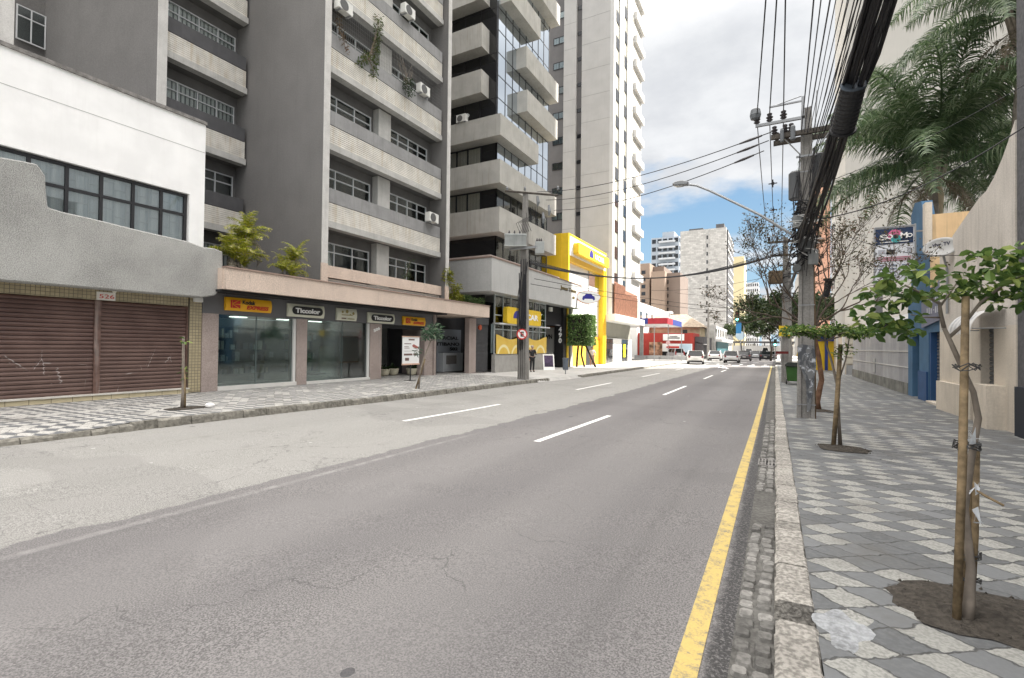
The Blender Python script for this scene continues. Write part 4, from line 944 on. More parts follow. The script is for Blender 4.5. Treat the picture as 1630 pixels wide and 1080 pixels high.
# ================================================================ petrol station and far buildings
G7 = thing('petrol_station', (-17, 82, -.3), 'petrol station canopy with blue and red fascia on a grey post', 'petrol station')
M_blue = wm('fascia_blue', (.03, .055, .24), .1, 1, .5, streak=.2); M_fred = wm('fascia_red', (.42, .035, .05), .1, 1, .5, streak=.2)
MB().box(-26, -13.7, 72, 84, 5.05, 5.5).build('canopy', wm('canopy_white', (.6, .6, .6), .05, 1), G7)
cf = MB(); cf.box(-26, -16.4, 71.9, 72, 5.1, 5.95); cf.box(-13.72, -13.62, 76, 84, 5.1, 5.95); cf.build('blue_fascia', M_blue, G7)
cf = MB(); cf.box(-16.4, -13.7, 71.88, 71.98, 5.1, 5.95); cf.box(-13.72, -13.6, 71.9, 75.9, 5.1, 5.95); cf.build('red_fascia', M_fred, G7)
MB().box(-18.6, -18.1, 76, 76.5, -.3, 5.05).build('post', wm('post_grey', (.3, .31, .3), .1, 2), G7); MB().box(-15.9, -14.6, 78, 79, 5.95, 7.0).box(-16.5, -14.2, 77.5, 79.5, 7.0, 7.3).build('roof_sign', M_ws, G7)
R8 = thing('red_shop', (-17, 88, -.2), 'low red-fronted shop with white banner behind the petrol station', 'building')
MB().box(-30, -12.15, 86.5, 94, -.3, 4.2).build('wall', wm('shop_red', (.36, .045, .035), .12, .6, .7, streak=.3), R8)
bn = MB().box(-17.1, -13.6, 86.38, 86.44, 2.9, 4.0).build('banner', M_lwhite, R8)
text('AUTO CENTER', 'lettering', M_red, bn, (-16.7, 86.37, 3.3), .4, 'y', .01, 2.7, bold=.02) if False else MB().box(-16.3, -14.3, 86.34, 86.38, 3.25, 3.4).box(-16.0, -14.7, 86.34, 86.38, 3.55, 3.65).build('banner_line', M_black, bn)
MB().box(-18.5, -12.3, 86.3, 86.44, 1.0, 2.35).build('white_board', M_lwhite, R8)
MB().prism([(-16.6, 1.75), (-16.0, 2.1), (-16.0, 1.9), (-14.4, 1.9), (-14.4, 1.6), (-16.0, 1.6), (-16.0, 1.4)], 'y', 86.24, 86.3).build('red_arrow', M_red, R8)
MB().box(-14.3, -12.4, 86.22, 86.3, .9, 2.3).build('price_board', plain('pale_blue', (.45, .58, .68), .5), R8)
MB().box(-19.4, -17.2, 86.2, 86.3, .3, 2.6).build('photo_panel', wm('photo_mix', (.35, .2, .13), .7, 1.2), R8)
MB().box(-18.6, -12.3, 86.4, 86.47, -.2, 1.0).build('dark_opening', M_dark, R8)
H9 = thing('hip_roof_house', (-16, 97, -.2), 'old beige house with a broad brown hipped roof behind the red shop', 'building')
MB().box(-24, -12.3, 96, 106, -.3, 5.6).build('wall', wm('old_beige', (.42, .36, .25), .2, 1.2, streak=.4), H9)
rf = MB(); a, b, c, d = (-24.8, 95.3), (-11.6, 95.3), (-11.6, 107), (-24.8, 107); z = 5.55
rf.quad((*a, z), (*b, z), (-15.5, 101, 8.3), (-20.8, 101, 8.3)); rf.quad((*b, z), (*c, z), (-15.5, 101, 8.3)); rf.quad((*c, z), (*d, z), (-20.8, 101, 8.3), (-15.5, 101, 8.3)); rf.quad((*d, z), (*a, z), (-20.8, 101, 8.3)); rf.quad((*a, z-.05), (*d, z-.05), (*c, z-.05), (*b, z-.05))
rf.build('roof', wm('old_tile', (.27, .22, .165), .25, 2, .9, .6, 8, streak=.3), H9)
S10 = thing('street_corner_shop', (-12, 92, -.2), 'dark open shop with white awning at the far left corner', 'shop')
MB().box(-12.1, -10.7, 88, 100, -.3, 3.6).build('wall', M_dsill, S10); MB().prism([(-12.05, 2.6), (-10.4, 2.2), (-10.4, 2.28), (-12.05, 2.7)], 'y', 88, 93).build('awning', M_ws, S10)
S11 = thing('white_terrace', (-14, 112, -.2), 'row of pale two-storey shops with teal ground floor along the far left side', 'building')
MB().box(-20, -10.5, 103, 135, -.3, 6.2).build('wall', wm('terrace_white', (.45, .45, .44), .2, 1, streak=.3), S11)
MB().box(-10.5, -10.3, 106, 133, -.3, 3.0).build('ground_floor', plain('teal', (.04, .14, .16), .5), S11); MB().box(-10.5, -9.4, 104, 134, 3.0, 3.5).build('awning', M_ws, S11)
for i in range(7): MB().box(-10.5, -10.44, 105+i*4, 106.6+i*4, 4.0, 5.6).build('window', M_dglass, S11)
def tower(name, label, x0, x1, y0, y1, H, m, nf, cx, cy, wz=.5, wm_=None, z0=3., strips=False):
    """far tower whose windows are one grid part per visible face"""
    t_ = thing(name, ((x0+x1)/2, (y0+y1)/2, -.5), label, 'tower'); MB().box(x0, x1, y0, y1, -.5, H).build('wall', m, t_)
    nf = min(nf, int(98/max(1, cx+cy))); fh = (H-z0)/nf
    for k in range(nf):
        z = z0+k*fh+fh*.3
        for i in range(cx): u = x0+(x1-x0)*(i+.5)/cx; d = (x1-x0)/cx*wz/2; MB().box(u-d, u+d, y0-.12, y0, z, z+fh*.5).build('window', wm_ or M_dglass, t_)
        for i in range(cy):
            v = y0+(y1-y0)*(i+.5)/cy; d = (y1-y0)/cy*wz/2; MB().box(x1, x1+.12, v-d, v+d, z, z+fh*.5).build('window', wm_ or M_dglass, t_)
    return t_
M_brn = wm('far_brown', (.25, .19, .15), .08, .15, .9, streak=.15)
M_brn2 = wm('far_brown_dark', (.17, .135, .115), .08, .15, .9)
b_ = thing('brown_tower', (-27, 136, -.5), 'cluster of windowless brown tower slabs behind the petrol station', 'tower')
q = MB(); q.box(-31.9, -29.3, 130, 142, -.5, 24); q.box(-28.4, -25.0, 128, 140, -.5, 21.4); q.build('wall', M_brn, b_)
q = MB(); q.box(-29.3, -26.4, 134, 146, -.5, 23.6); q.box(-25.0, -21.7, 131, 144, -.5, 21.2); q.build('dark_wall', M_brn2, b_)
for k in range(9): MB().box(-24.9, -24.6, 130.9, 131, 4+k*1.8, 4.9+k*1.8).build('window', M_dglass, b_); MB().box(-31.4, -30.4, 129.9, 130, 6+k*1.9, 6.9+k*1.9).build('window', M_dglass, b_)
M_bg = wm('far_blue_grey', (.33, .37, .42), .06, .1, .8)
bgt = tower('balcony_tower', 'blue-grey apartment tower with rows of balconies, farthest left on the skyline', -48.9, -37.0, 220, 234, 50.5, M_bg, 17, 5, 3, .7, z0=8)
MB().box(-44.5, -39.4, 222, 232, 50.5, 53.2).build('roof_room', M_bg, bgt)
a = MB()
for k in range(17): z = 8+k*2.5; a.box(-45.5, -38.5, 218.6, 219.85, z, z+.7)
a.build('balcony_row', wm('bg_white', (.5, .52, .55), .05, .5), bgt)
M_brick = gridmat('white_brick', (.47, .465, .45), (.33, .33, .32), 1.1, .55, .07, 'xz', .2, .85, stag=True)
ws = thing('white_brick_tower', (-21, 180, -.5), 'broad white brick slab tower with one column of tiny windows', 'tower')
MB().box(-28.2, -14.0, 170, 196, -.5, 40.8).build('wall', M_brick, ws)
MB().box(-20.1, -19.3, 169.8, 170, -.5, 40.6).build('joint_strip', wm('strip_pale', (.42, .42, .41), .1, .5), ws)
for k in range(13): MB().box(-19.9, -19.5, 169.7, 169.8, 5+k*2.7, 6.2+k*2.7).build('window', M_dglass, ws)
a = MB(); a.box(-14.0, -13.6, 171.5, 195.5, 3, 40.3); a.build('side_glazing', M_dsill, ws)
a = MB()
for k in range(14): a.box(-13.6, -13.5, 171.5, 195.5, 4+k*2.7, 4.5+k*2.7)
a.build('side_sill', M_pier, ws)
a = MB(); a.box(-26, -21.5, 174, 184, 40.8, 42.2); a.box(-17.5, -15, 174, 180, 40.8, 43); a.build('roof_room', M_dsill, ws)
tower('yellow_tower', 'pale yellow windowless tower right of the white brick tower', -18.8, -13.4, 260, 280, 46.5, wm('far_yellow', (.55, .48, .30), .05, .1, .9), 14, 0, 0)
tower('far_white_tower', 'distant white apartment tower with many windows, right of the yellow tower', -17.0, -9.5, 350, 370, 44.5, wm('far_white', (.55, .56, .58), .05, .1, .9), 16, 6, 2, .5, z0=2)
tower('far_white_tower', 'distant pale tower mostly hidden by trees above the traffic', -8.5, -3.0, 390, 410, 40, wm('far_white_b', (.5, .5, .5), .05, .1, .9), 14, 4, 2, .5, z0=2)
# right side far
rt_ = thing('beige_tower', (25, 55, -.3), 'huge plain beige tower rising behind the palms', 'tower')
M_beige = wm('beige_render', (.48, .465, .435), .05, .25, .9, .15, 20, streak=.1)
q = MB(); q.box(5.25, 12, 50, 58.5, -.3, 78); q.box(12, 48, 50, 64, -.3, 78); q.build('wall', M_beige, rt_)  # hidden width, height and depth stretched so the tower's shadow covers the street
wt = tower('window_tower', 'white tower with small windows seen behind the cables, left of the beige tower', 7.65, 24, 76, 90, 27, wm('white_tower_m', (.52, .50, .47), .05, .5, .9), 14, 5, 5, .35, z0=1)
a = MB()
for k in range(9):
    for i in range(5): MB().box(7.53, 7.65, 77+i*2.7, 77.8+i*2.7, 2.2+k*2.8, 3.4+k*2.8).build('street_window', M_dglass, wt)
tower('salmon_tower', 'salmon-coloured tower seen between the pole and the beige tower', 5.4, 9.2, 110, 124, 38.5, wm('salmon', (.46, .27, .20), .06, .3, .9, streak=.2), 12, 0, 0)
for i, (x0, x1, y0, y1, H_, c_, l_) in enumerate(((5.2, 9, 150, 170, 22, (.4, .38, .35), 'grey block at the far right end of the street'), (5, 9, 300, 330, 26, (.5, .47, .42), 'cream block closing the right end of the street'))):
    tower('far_block', l_, x0, x1, y0, y1, H_, wm('farblk%d' % i, c_, .08, .4), 7, 3, 4, .5)
# ================================================================ right side of the street
M_blu = wm('blue_render', (.06, .13, .22), .1, 1.5, .85, .3, 30, streak=.2); M_blu2 = wm('blue_door_frame', (.025, .07, .17), .1, 2, .7)
M_cream = wm('cream_render', (.58, .52, .44), .1, 1.2, .9, .3, 30, streak=.3, fine=.1, dirt=(.3, .27, .22))
M_conc = wm('stained_concrete', (.56, .52, .47), .1, 1.2, .9, .4, 30, streak=.42, fine=.15, dirt=(.28, .255, .225))
M_peach = wm('peach_render', (.66, .47, .27), .1, 1.2, .9, .3, 30, streak=.5, dirt=(.25, .2, .14))
M_gsh = plain('grey_shutter', (.15, .155, .16), .5, .2)
def slatsW(y0, y1, z0, z1, x, pitch=.1):
    mb = MB(); n = max(1, int((z1-z0)/pitch)); pitch = (z1-z0)/n
    for i in range(n):
        z = z0+i*pitch; mb.prism([(x+.05, z), (x+.012, z+.004), (x, z+pitch*.45), (x+.012, z+pitch*.84), (x+.05, z+pitch*.86)], 'y', y0, y1)
    mb.box(x+.05, x+.07, y0, y1, z0, z1); return mb
R1 = thing('cream_shop', (5, 14.5, .1), 'cream shop of stained concrete with a curved rising parapet and a small door awning', 'building')
X = 3.9
w_ = MB()
w_.prism([(14.05, 2.15), (17.0, 2.15), (17.0, 4.2), (16.0, 4.5), (15.2, 4.72), (14.4, 4.92), (14.05, 5.0)], 'x', X, X+.35)
w_.prism([(12.3, 2.15), (14.05, 2.15), (14.05, 5.0), (13.7, 5.03), (13.3, 5.18), (12.9, 5.42), (12.6, 5.66), (12.3, 5.95)], 'x', X, X+.35)
w_.build('upper_wall', M_conc, R1)
w_ = MB(); w_.box(X, X+.35, 14.05, 17.0, .0, 2.149); w_.box(X, X+.35, 12.3, 13.32, .0, 2.149); w_.build('wall', M_cream, R1)
w_ = MB(); w_.box(X-.1, X, 14.3, 16.9, .0, .85); w_.box(X-.28, X, 12.75, 13.45, .0, .98); w_.build('plinth', M_cream, R1)
MB().box(X+.25, X+.3, 13.32, 14.05, .12, 2.149).build('door_reveal', M_cream, R1) if False else None
slatsW(13.32, 14.05, .12, 2.149, X+.14).build('roller_shutter', M_gsh, R1)
aw = MB(); k = 8
for i in range(k):
    a0, a1 = i/k, (i+1)/k
    p0 = (X-.02-.5*math.sin(a0*1.5), 2.5-.42*(1-math.cos(a0*1.5))*1.05); p1 = (X-.02-.5*math.sin(a1*1.5), 2.5-.42*(1-math.cos(a1*1.5))*1.05)
    aw.quad((p0[0], 12.7, p0[1]), (p0[0], 14.15, p0[1]), (p1[0], 14.15, p1[1]), (p1[0], 12.7, p1[1]))
for i in range(12): y0 = 12.7+i*.121; aw.quad((X-.52, y0, 2.1), (X-.52, y0+.121, 2.1), (X-.525, y0+.11, 1.99+.02*(i % 2)), (X-.525, y0+.01, 1.99+.02*(i % 2)))
m, t = newmat('awning_cloth'); x, y, z = t.sep(t.co); ch = t.math('GREATER_THAN', t.math('FRACT', t.math('MULTIPLY', y, 4.0)), .5); ch2 = t.math('GREATER_THAN', t.math('FRACT', t.math('MULTIPLY', z, 9.0)), .5)
c_ = t.mix(ch, (.55, .55, .55), (.38, .38, .40)); c_ = t.mix(t.math('MULTIPLY', ch2, t.mapr(z, 1.15, 1.05, 0, .8)), c_, (.2, .2, .21)); t.put(t.b.inputs['Base Color'], t.mix(t.mapr(t.noise(t.co, 6, 4), .4, .7), c_, (.62, .61, .58)))
awo = aw.build('awning', m, R1)
MB().tube([(X-.5, 12.72, 2.1), (X, 12.72, 2.1)], .012).tube([(X-.5, 14.13, 2.1), (X, 14.13, 2.1)], .012).build('awning_frame', M_steel, awo)
R0 = thing('dark_pilaster_building', (5, 8, .1), 'dark grey rendered wall with navy base at the right edge of the view', 'building')
MB().box(3.92, 9, -6, 12.28, 0, 9.5).build('wall', wm('charcoal_render', (.10, .10, .105), .1, 2, .9, .6, 12, fine=.3), R0); MB().box(3.80, 3.92, -6, 12.05, 0, 1.02).build('plinth', wm('navy', (.012, .018, .03), .1, 2, .6), R0)
MB().box(4.25, 12, 12.3, 17.0, .0, 4.1).build('body', M_cream, R1)
R2 = thing('blue_shop', (5, 19.3, .1), 'narrow dark blue shop with grey roller shutter and hanging sign board', 'building')
X = 4.1
w_ = MB(); w_.box(X, X+.3, 17.0, 21.6, 2.2, 3.6); w_.box(X+.3, 12, 17.0, 21.6, .0, 3.5); w_.box(X, X+.3, 19.0, 20.1, .0, 2.2); w_.box(X, X+.3, 17.0, 17.45, 0, 2.2); w_.box(X, X+.3, 21.0, 21.6, 0, 2.2)
w_.prism([(18.5, 3.6), (21.2, 3.6), (21.2, 6.3), (20.7, 6.6), (19.9, 6.45), (19.6, 5.9), (18.5, 4.8)], 'x', X+.01, X+.29)
w_.build('wall', M_blu, R2)
MB().box(X-.05, X, 19.05, 20.05, .0, 1.0).box(X+.02, X+.28, 18.86, 19.0, .0, 2.2).build('door_frame', M_blu2, R2)
slatsW(17.45, 18.86, .16, 2.2, X+.16).build('roller_shutter', M_gsh, R2)
MB().box(X+.2, X+.28, 20.1, 21.0, .1, 2.2).build('door', plain('navy_door', (.01, .02, .05), .5), R2)
MB().box(X-.1, X+.2, 17.45, 18.86, .0, .15).build('door_step', M_cream, R2)
# peach parapet wall behind
q = thing('peach_wall', (5.5, 18.3, 3.5), 'peach rendered parapet wall with black streaks under the palm', 'wall')
MB().box(4.0, 9.0, 18.2, 18.38, 3.5, 5.62).build('wall', M_peach, q); MB().box(3.84, 4.0, 18.15, 18.42, 4.75, 5.98).build('post', M_cream, q)
sb = thing('sign_board', (3.27, 19, 3.85), 'white and navy projecting sign board with round logo beside the blue shop', 'sign')
MB().box(2.78, 3.76, 19.0, 19.08, 3.85, 5.5).build('board', plain('board_white', (.66, .68, .72), .5), sb)
MB().box(2.79, 3.73, 18.985, 18.999, 4.98, 5.47).build('navy_header', plain('board_navy', (.012, .03, .08), .5), sb)
f = MB(); f.box(2.75, 2.78, 18.97, 19.1, 3.5, 5.52); f.box(3.76, 3.80, 18.97, 19.1, 3.3, 5.56); f.box(2.78, 3.76, 18.97, 19.1, 5.5, 5.54); f.box(3.8, 4.2, 19.0, 19.05, 5.3, 5.35); f.box(3.8, 4.2, 19.0, 19.05, 4.0, 4.05); f.build('frame', M_steel, sb)
lg = MB(); lg.lathe((3.28, 18.975, 5.24), [(.19, 0), (.19, .008)], 9, 'y'); lg.build('logo', plain('logo_pink', (.55, .12, .25), .5), sb)
lg = MB(); lg.lathe((3.3, 18.965, 5.14), [(.13, 0), (.13, .008)], 12, 'y'); lg.build('logo', plain('logo_teal', (.05, .40, .42), .5), sb)
lg = MB(); lg.lathe((3.3, 18.955, 5.2), [(.07, 0), (.07, .008)], 12, 'y'); lg.build('logo', M_black, sb)
text('S', 'lettering', M_lwhite, sb, (2.88, 18.97, 5.12), .24, 'y', .006, .2, bold=.006); text('M', 'lettering', M_lwhite, sb, (3.4, 18.95, 5.14), .24, 'y', .006, .17, bold=.006)
for cx_, r_ in ((3.14, .07), (3.64, .06)):
    lg = MB(); k = 16; n = len(lg.v)
    for i in range(k): a = 2*math.pi*i/k; lg.v += [(cx_+r_*math.cos(a)*1.15, 18.945, 5.21+r_*math.sin(a)), (cx_+r_*.6*math.cos(a)*1.2, 18.945, 5.21+r_*.6*math.sin(a))]
    for i in range(k): j = (i+1) % k; lg.f.append((2*i, 2*j, 2*j+1, 2*i+1))
    lg.build('lettering', M_lwhite, sb)
q = MB(); q.box(2.9, 3.62, 18.98, 18.986, 5.03, 5.055); q.build('tagline', M_lwhite, sb)
q = MB()
for z_, a_, b_ in ((4.62, 2.84, 3.08), (4.62, 3.2, 3.3), (4.62, 3.42, 3.5)): pass
for i, z_ in enumerate((4.55, 4.50, 4.45)): q.box(2.84+.06*(i == 2), 3.68-.12*(i == 2), 18.985, 18.999, z_, z_+.022)
q.build('red_print', plain('print_red', (.42, .13, .18), .5), sb)
q = MB()
for r_ in range(4):
    for c_ in range(3): q.box(2.85+c_*.3, 3.02+c_*.3, 18.985, 18.999, 4.30-r_*.11, 4.33-r_*.11)
q.build('grey_print', plain('print_grey', (.2, .25, .33), .5), sb)
MB().box(3.08, 3.28, 18.98, 18.999, 4.66, 4.80).lathe((3.1, 18.98, 4.70), [(.045, 0), (.045, .015)], 10, 'y').build('picture', M_black, sb); MB().box(2.86, 3.04, 18.985, 18.999, 4.7, 4.81).box(3.58, 3.68, 18.985, 18.999, 4.7, 4.86).build('picture', plain('pic_grey', (.38, .39, .43), .5), sb)
bn = thing('wall_banner', (4.03, 18.0, 3.0), 'faded dark banner on the blue wall under the satellite dish', 'banner')
MB().prism([(17.15, 2.55), (19.5, 2.35), (19.5, 3.2), (17.15, 3.75)], 'x', 4.03, 4.06).build('sheet', plain('banner_grey', (.13, .14, .2), .6), bn)
q = MB()
for r_ in range(2):
    for i in range(7): y = 18.9-i*.22; q.box(4.02, 4.03, y-.15, y-.05, 3.02-.28*r_, 3.2-.28*r_) if i != 3 else q.box(4.02, 4.03, y-.15, y-.05, 3.1-.28*r_, 3.12-.28*r_)
q.build('print', plain('banner_print', (.45, .46, .5), .6), bn)
# satellite dish
sd_ = thing('satellite_dish', (3.78, 16.0, 3.9), 'grey oval satellite dish on a bent arm above the cream wall', 'satellite dish')
db = MB(); k = 24; nrm = Vector((-.45, -.87, .30)).normalized(); uu = Vector((.88, -.46, 0)).normalized(); vv = nrm.cross(uu); c0 = Vector((3.68, 15.95, 4.28))
n = 0; rings = 5
for rr in range(rings+1):
    q_ = rr/rings
    for i in range(k): a = 2*math.pi*i/k; p = c0+uu*(.37*q_*math.cos(a))+vv*(.265*q_*math.sin(a))-nrm*(.07*(1-q_*q_)); db.v.append(tuple(p))
for rr in range(rings):
    for i in range(k): a = rr*k+i; b = rr*k+(i+1) % k; db.f.append((a, b, b+k, a+k))
dish = db.build('reflector', wm('dish_grey', (.42, .42, .41), .1, 4, .5), sd_, smooth=True); sm = dish.modifiers.new('solid', 'SOLIDIFY'); sm.thickness = .015
ltm = text('vivo TV', 'lettering', plain('print_dark', (.07, .07, .12), .6), sd_, (0, 0, 0), .13, 'y', .002, .36, bold=.004)
for v in ltm.data.vertices:   # lay the words on the dish face
    w0 = v.co+Vector(sd_['_o']); u_, z_ = w0.x-.18, w0.z
    p = c0+uu*u_+vv*(-(z_+.05)*(1 if vv.z < 0 else -1))+nrm*.012+nrm*(.0-.07*(1-min(1, (u_/.37)**2+((z_+.05)/.265)**2))+.01); v.co = p-Vector(sd_['_o'])
MB().tube([tuple(c0-nrm*.08), tuple(c0-nrm*.2-Vector((0, 0, .12))), (3.86, 16.2, 3.75), (3.86, 16.2, 2.6)], .028).tube([tuple(c0-vv*-.1-nrm*.05), tuple(c0+nrm*.3-Vector((0, 0, .25)))], .012).build('arm', M_steel, sd_)
# grey block wall
gw = thing('grey_wall', (4.2, 28.5, .1), 'long low grey block wall with darker base along the right pavement', 'wall')
for i in range(9):
    y0 = 21.6+i*1.55; MB().box(4.12, 4.3, y0+.004, y0+1.546, .5, 2.42).build('block_panel', wm('block_grey_%d' % (i % 3), (.30+.03*(i % 3),)*2+(.31+.03*(i % 3),), .1, 1.5, .9, .3, 30, streak=.25, fine=.1), gw)
q = MB(); q.box(4.1, 4.32, 21.6, 35.5, 1.03, 1.06); q.box(4.1, 4.32, 21.6, 35.5, 1.6, 1.63); q.box(4.12, 4.3, 21.6, 35.5, 2.421, 2.47); q.build('joint_strip', M_pier, gw)
MB().box(4.08, 4.34, 21.6, 35.55, -.1, .5).build('wall_base', wm('mossy_base', (.17, .17, .155), .3, 2, .95, .5, 20, streak=.4), gw)
MB().box(4.09, 4.12, 28.0, 28.5, .6, 1.25).build('meter_door', M_steel, gw)
ro = thing('lean_to_roof', (5, 27, 2.9), 'dark lean-to roof edge with pale gutter above the grey wall', 'roof')
MB().box(4.3, 8, 22, 34.5, 2.75, 2.9).build('roof', M_dark, ro); MB().box(4.2, 4.3, 22, 34.5, 2.8, 2.98).build('gutter', M_white, ro)
yc = thing('yard_column', (4.6, 25.5, .1), 'grey square chimney column rising behind the wall under the sign board', 'column')
MB().box(4.45, 4.75, 30.3, 30.6, .1, 5.3).build('shaft', M_sill, yc)
gt = thing('cream_gatehouse', (5, 42, 0), 'cream gatehouse wall with panelled door past the end of the grey wall', 'building')
MB().box(4.0, 9, 38, 49.5, -.2, 3.3).build('wall', M_cream, gt)
q = MB()
for i in range(5): q.box(4.08, 4.6, 37.9, 38, .75+i*.42, 1.1+i*.42)
q.build('door_panel', wm('panel_cream', (.5, .46, .38), .05, 3), gt); MB().box(4.05, 4.9, 37.85, 37.99, -.1, .65).build('door_base', M_sill, gt)
MB().box(3.9, 4.0, 38.2, 38.7, -.1, 3.3).box(3.9, 4.0, 42, 42.5, -.1, 3.3).box(3.9, 4.0, 46, 46.5, -.1, 3.3).build('pilaster', M_ws, gt)
nb = thing('blue_yellow_kiosk', (3.0, 50, 0), 'kiosk with blue frame and yellow panels far along the right pavement', 'kiosk')
MB().box(2.6, 4.2, 45, 47, -.1, 2.9).build('yellow_panel', M_ylw, nb); MB().box(2.55, 4.2, 44.9, 45.0, 2.3, 2.95).box(3.4, 3.6, 44.85, 44.95, -.1, 2.3).build('blue_frame', M_blue, nb)

# ================================================================ electricity poles
M_pole = wm('pole_concrete', (.26, .25, .235), .15, 2.5, .92, .5, 30, streak=.45, fine=.2, dirt=(.12, .11, .1))
M_wood = wm('weathered_wood', (.085, .075, .065), .3, 6, .9, .4, 20, streak=.3)
M_ins = plain('insulator', (.06, .055, .06), .3); M_cable = plain('cable_black', (.012, .012, .015), .55); M_cab2 = plain('cable_grey', (.07, .07, .085), .5)
M_rust = wm('rust_box', (.12, .085, .05), .3, 6, .8)
def hpole(x, y, z0, H, wb, wt, db, dt, par, name='shaft', mat=None):
    q = MB(); n = len(q.v)
    for z, w_, d in ((z0, wb, db), (z0+H, wt, dt)):
        a, b, c = w_/2, d/2, w_*.16
        q.v += [(x-a, y-b, z), (x-a+c*.0+a*.0, y-b, z), (x+a, y-b, z), (x+a, y+b, z), (x-a, y+b, z)]
    q = MB(); q.v = []
    for z, w_, d in ((z0, wb, db), (z0+H, wt, dt)):
        a, b, s_ = w_/2, d/2, w_*.22
        q.v += [(x-a, y-b, z), (x-a+s_, y-b, z), (x-a+s_*1.2, y-b+d*.16, z), (x+a-s_*1.2, y-b+d*.16, z), (x+a-s_, y-b, z), (x+a, y-b, z), (x+a, y+b, z), (x-a, y+b, z)]
    for i in range(8): j = (i+1) % 8; q.f.append((i, j, j+8, i+8))
    q.f.append(tuple(range(7, -1, -1))); q.f.append(tuple(range(8, 16))); return q.build(name, mat or M_pole, par)
def insul(mb, x, y, z, s=1.): return mb.lathe((x, y, z), [(.02*s, 0), (.055*s, .03*s), (.03*s, .05*s), (.06*s, .08*s), (.03*s, .10*s), (.045*s, .14*s), (.02*s, .16*s)], 10)
P1 = thing('utility_pole', (.6, 12.65, .1), 'thick concrete utility pole on the right pavement carrying a tangle of cables and crossarms', 'utility pole', 'utility poles along the street')
hpole(.6, 12.65, .08, 6.98, .34, .2, .26, .18, P1)
a = MB(); a.box(-.42, .56, 12.52, 12.58, 6.80, 6.86); a.box(.50, .56, 12.52, 12.58, 6.4, 7.3); a.box(-.14, .5, 12.52, 12.56, 7.19, 7.22); a.tube([(-.12, 12.54, 7.2), (.5, 12.54, 7.32)], .012); a.tube([(.8, 12.6, 7.4), (.76, 12.6, 6.5)], .015)
a.build('steel_bracket', M_steel, P1)
a = MB(); a.box(-.10, 1.35, 12.44, 12.52, 6.42, 6.52); a.box(-.05, 1.4, 12.78, 12.86, 6.40, 6.50); a.build('crossarm', M_wood, P1)
a = MB(); a.tube([(.15, 12.48, 6.42), (.52, 12.55, 5.95)], .014); a.tube([(1.05, 12.48, 6.42), (.7, 12.55, 5.95)], .014); a.box(.4, .8, 12.5, 12.54, 5.93, 5.97); a.build('brace', M_steel, P1)
for x in (-.39, -.13, .15): insul(MB(), x, 12.55, 6.87, 1.3).build('insulator', M_ins, P1)
for x in (-.03, .18, .30, 1.1, 1.3): insul(MB(), x, 12.48, 6.53, 1.2).build('insulator', M_ins, P1); insul(MB(), x+.05, 12.82, 6.51, 1.2).build('insulator', M_ins, P1)
FZ = plain('fuse_grey', (.14, .15, .16), .4)
MB().lathe((.33, 12.4, 6.3), [(.03, 0), (.05, .02), (.05, .3), (.03, .34)], 10).build('fuse', FZ, P1); MB().lathe((.12, 12.4, 6.3), [(.03, 0), (.04, .02), (.04, .25), (.03, .3)], 10).build('fuse', FZ, P1)
a = MB(); a.lathe((-.42, 12.5, 6.95), [(.03, 0), (.10, .03), (.12, .12), (.10, .24), (.04, .28)], 12); a.build('fuse', FZ, P1)
# clutter of coils, ties and closures
random.seed(11); cl = MB()
for k in range(34):
    z = random.uniform(3.55, 4.9); a0 = random.uniform(0, 6.28); r = random.uniform(.16, .30); pts = []
    ex = random.uniform(-.12, .12)
    for i in range(9): a = a0+i/8*random.uniform(3, 6.5); pts.append((.6+ex+r*math.cos(a), 12.55+r*.8*math.sin(a), z+.12*math.sin(a*1.7)+random.uniform(-.03, .03)))
    cl.tube(pts, random.choice((.007, .011, .016)), 5)
for k in range(22):
    z = random.uniform(4.2, 6.2); x = .6+random.choice((-1, 1))*random.uniform(.1, .2); cl.tube([(x, 12.5, z), (x+random.uniform(-.1, .1), 12.45, z-.5), (x+random.uniform(-.15, .1), 12.5, z-1.1)], random.choice((.006, .012)), 5)
cl.build('cable_coil', M_cable, P1)
a = MB()
for k in range(7):
    z = random.uniform(3.6, 4.6); pts = [(.6+random.uniform(-.35, .3), 12.3+random.uniform(-.1, .1), z+random.uniform(-.12, .12)) for _ in range(5)]; a.tube(pts, .009, 5)
a.build('pale_cable', plain('cable_pale', (.5, .5, .48), .5), P1)
a = MB(); a.lathe((.60, 12.33, 3.93), [(.02, -.03), (.13, -.03), (.15, 0), (.15, .08)], 18, 'y'); a.build('round_closure', plain('closure_grey', (.11, .115, .115), .55), P1); MB().lathe((.42, 12.4, 3.45), [(.08, 0), (.09, .02), (.09, .18), (.05, .2)], 10, 'y').build('round_closure', MATS['closure_grey'], P1)
MB().box(.34, .58, 12.4, 12.6, 4.35, 4.62).build('junction_box', plain('box_pale', (.22, .23, .23), .5), P1); MB().lathe((.72, 12.4, 3.5), [(.1, 0), (.1, .3), (.06, .34)], 10).build('junction_box', MATS['box_pale'], P1)
a = MB(); a.lathe((.40, 12.95, 5.1), [(.1, 0), (.14, .03), (.14, .62), (.1, .66)], 12); a.build('transformer_drum', plain('drum_grey', (.10, .105, .11), .5), P1); MB().lathe((.86, 12.95, 5.35), [(.14, 0), (.19, .03), (.19, .7), (.14, .74)], 12).build('transformer_drum', MATS['drum_grey'], P1)
for z in (.42, 2.62, 4.9, 5.6):
    s_ = .19-.011*z; q = MB(); q.box(.6-s_-.0, .6+s_+.0, 12.65-.145+.005*z, 12.65-.138+.005*z, z, z+.02); q.build('strap', M_steel, P1)
m, t = newmat('scratched_sheet'); g_ = t.noise(t.scale(t.co, 2, 2, 1), 3.2, 6, .7)
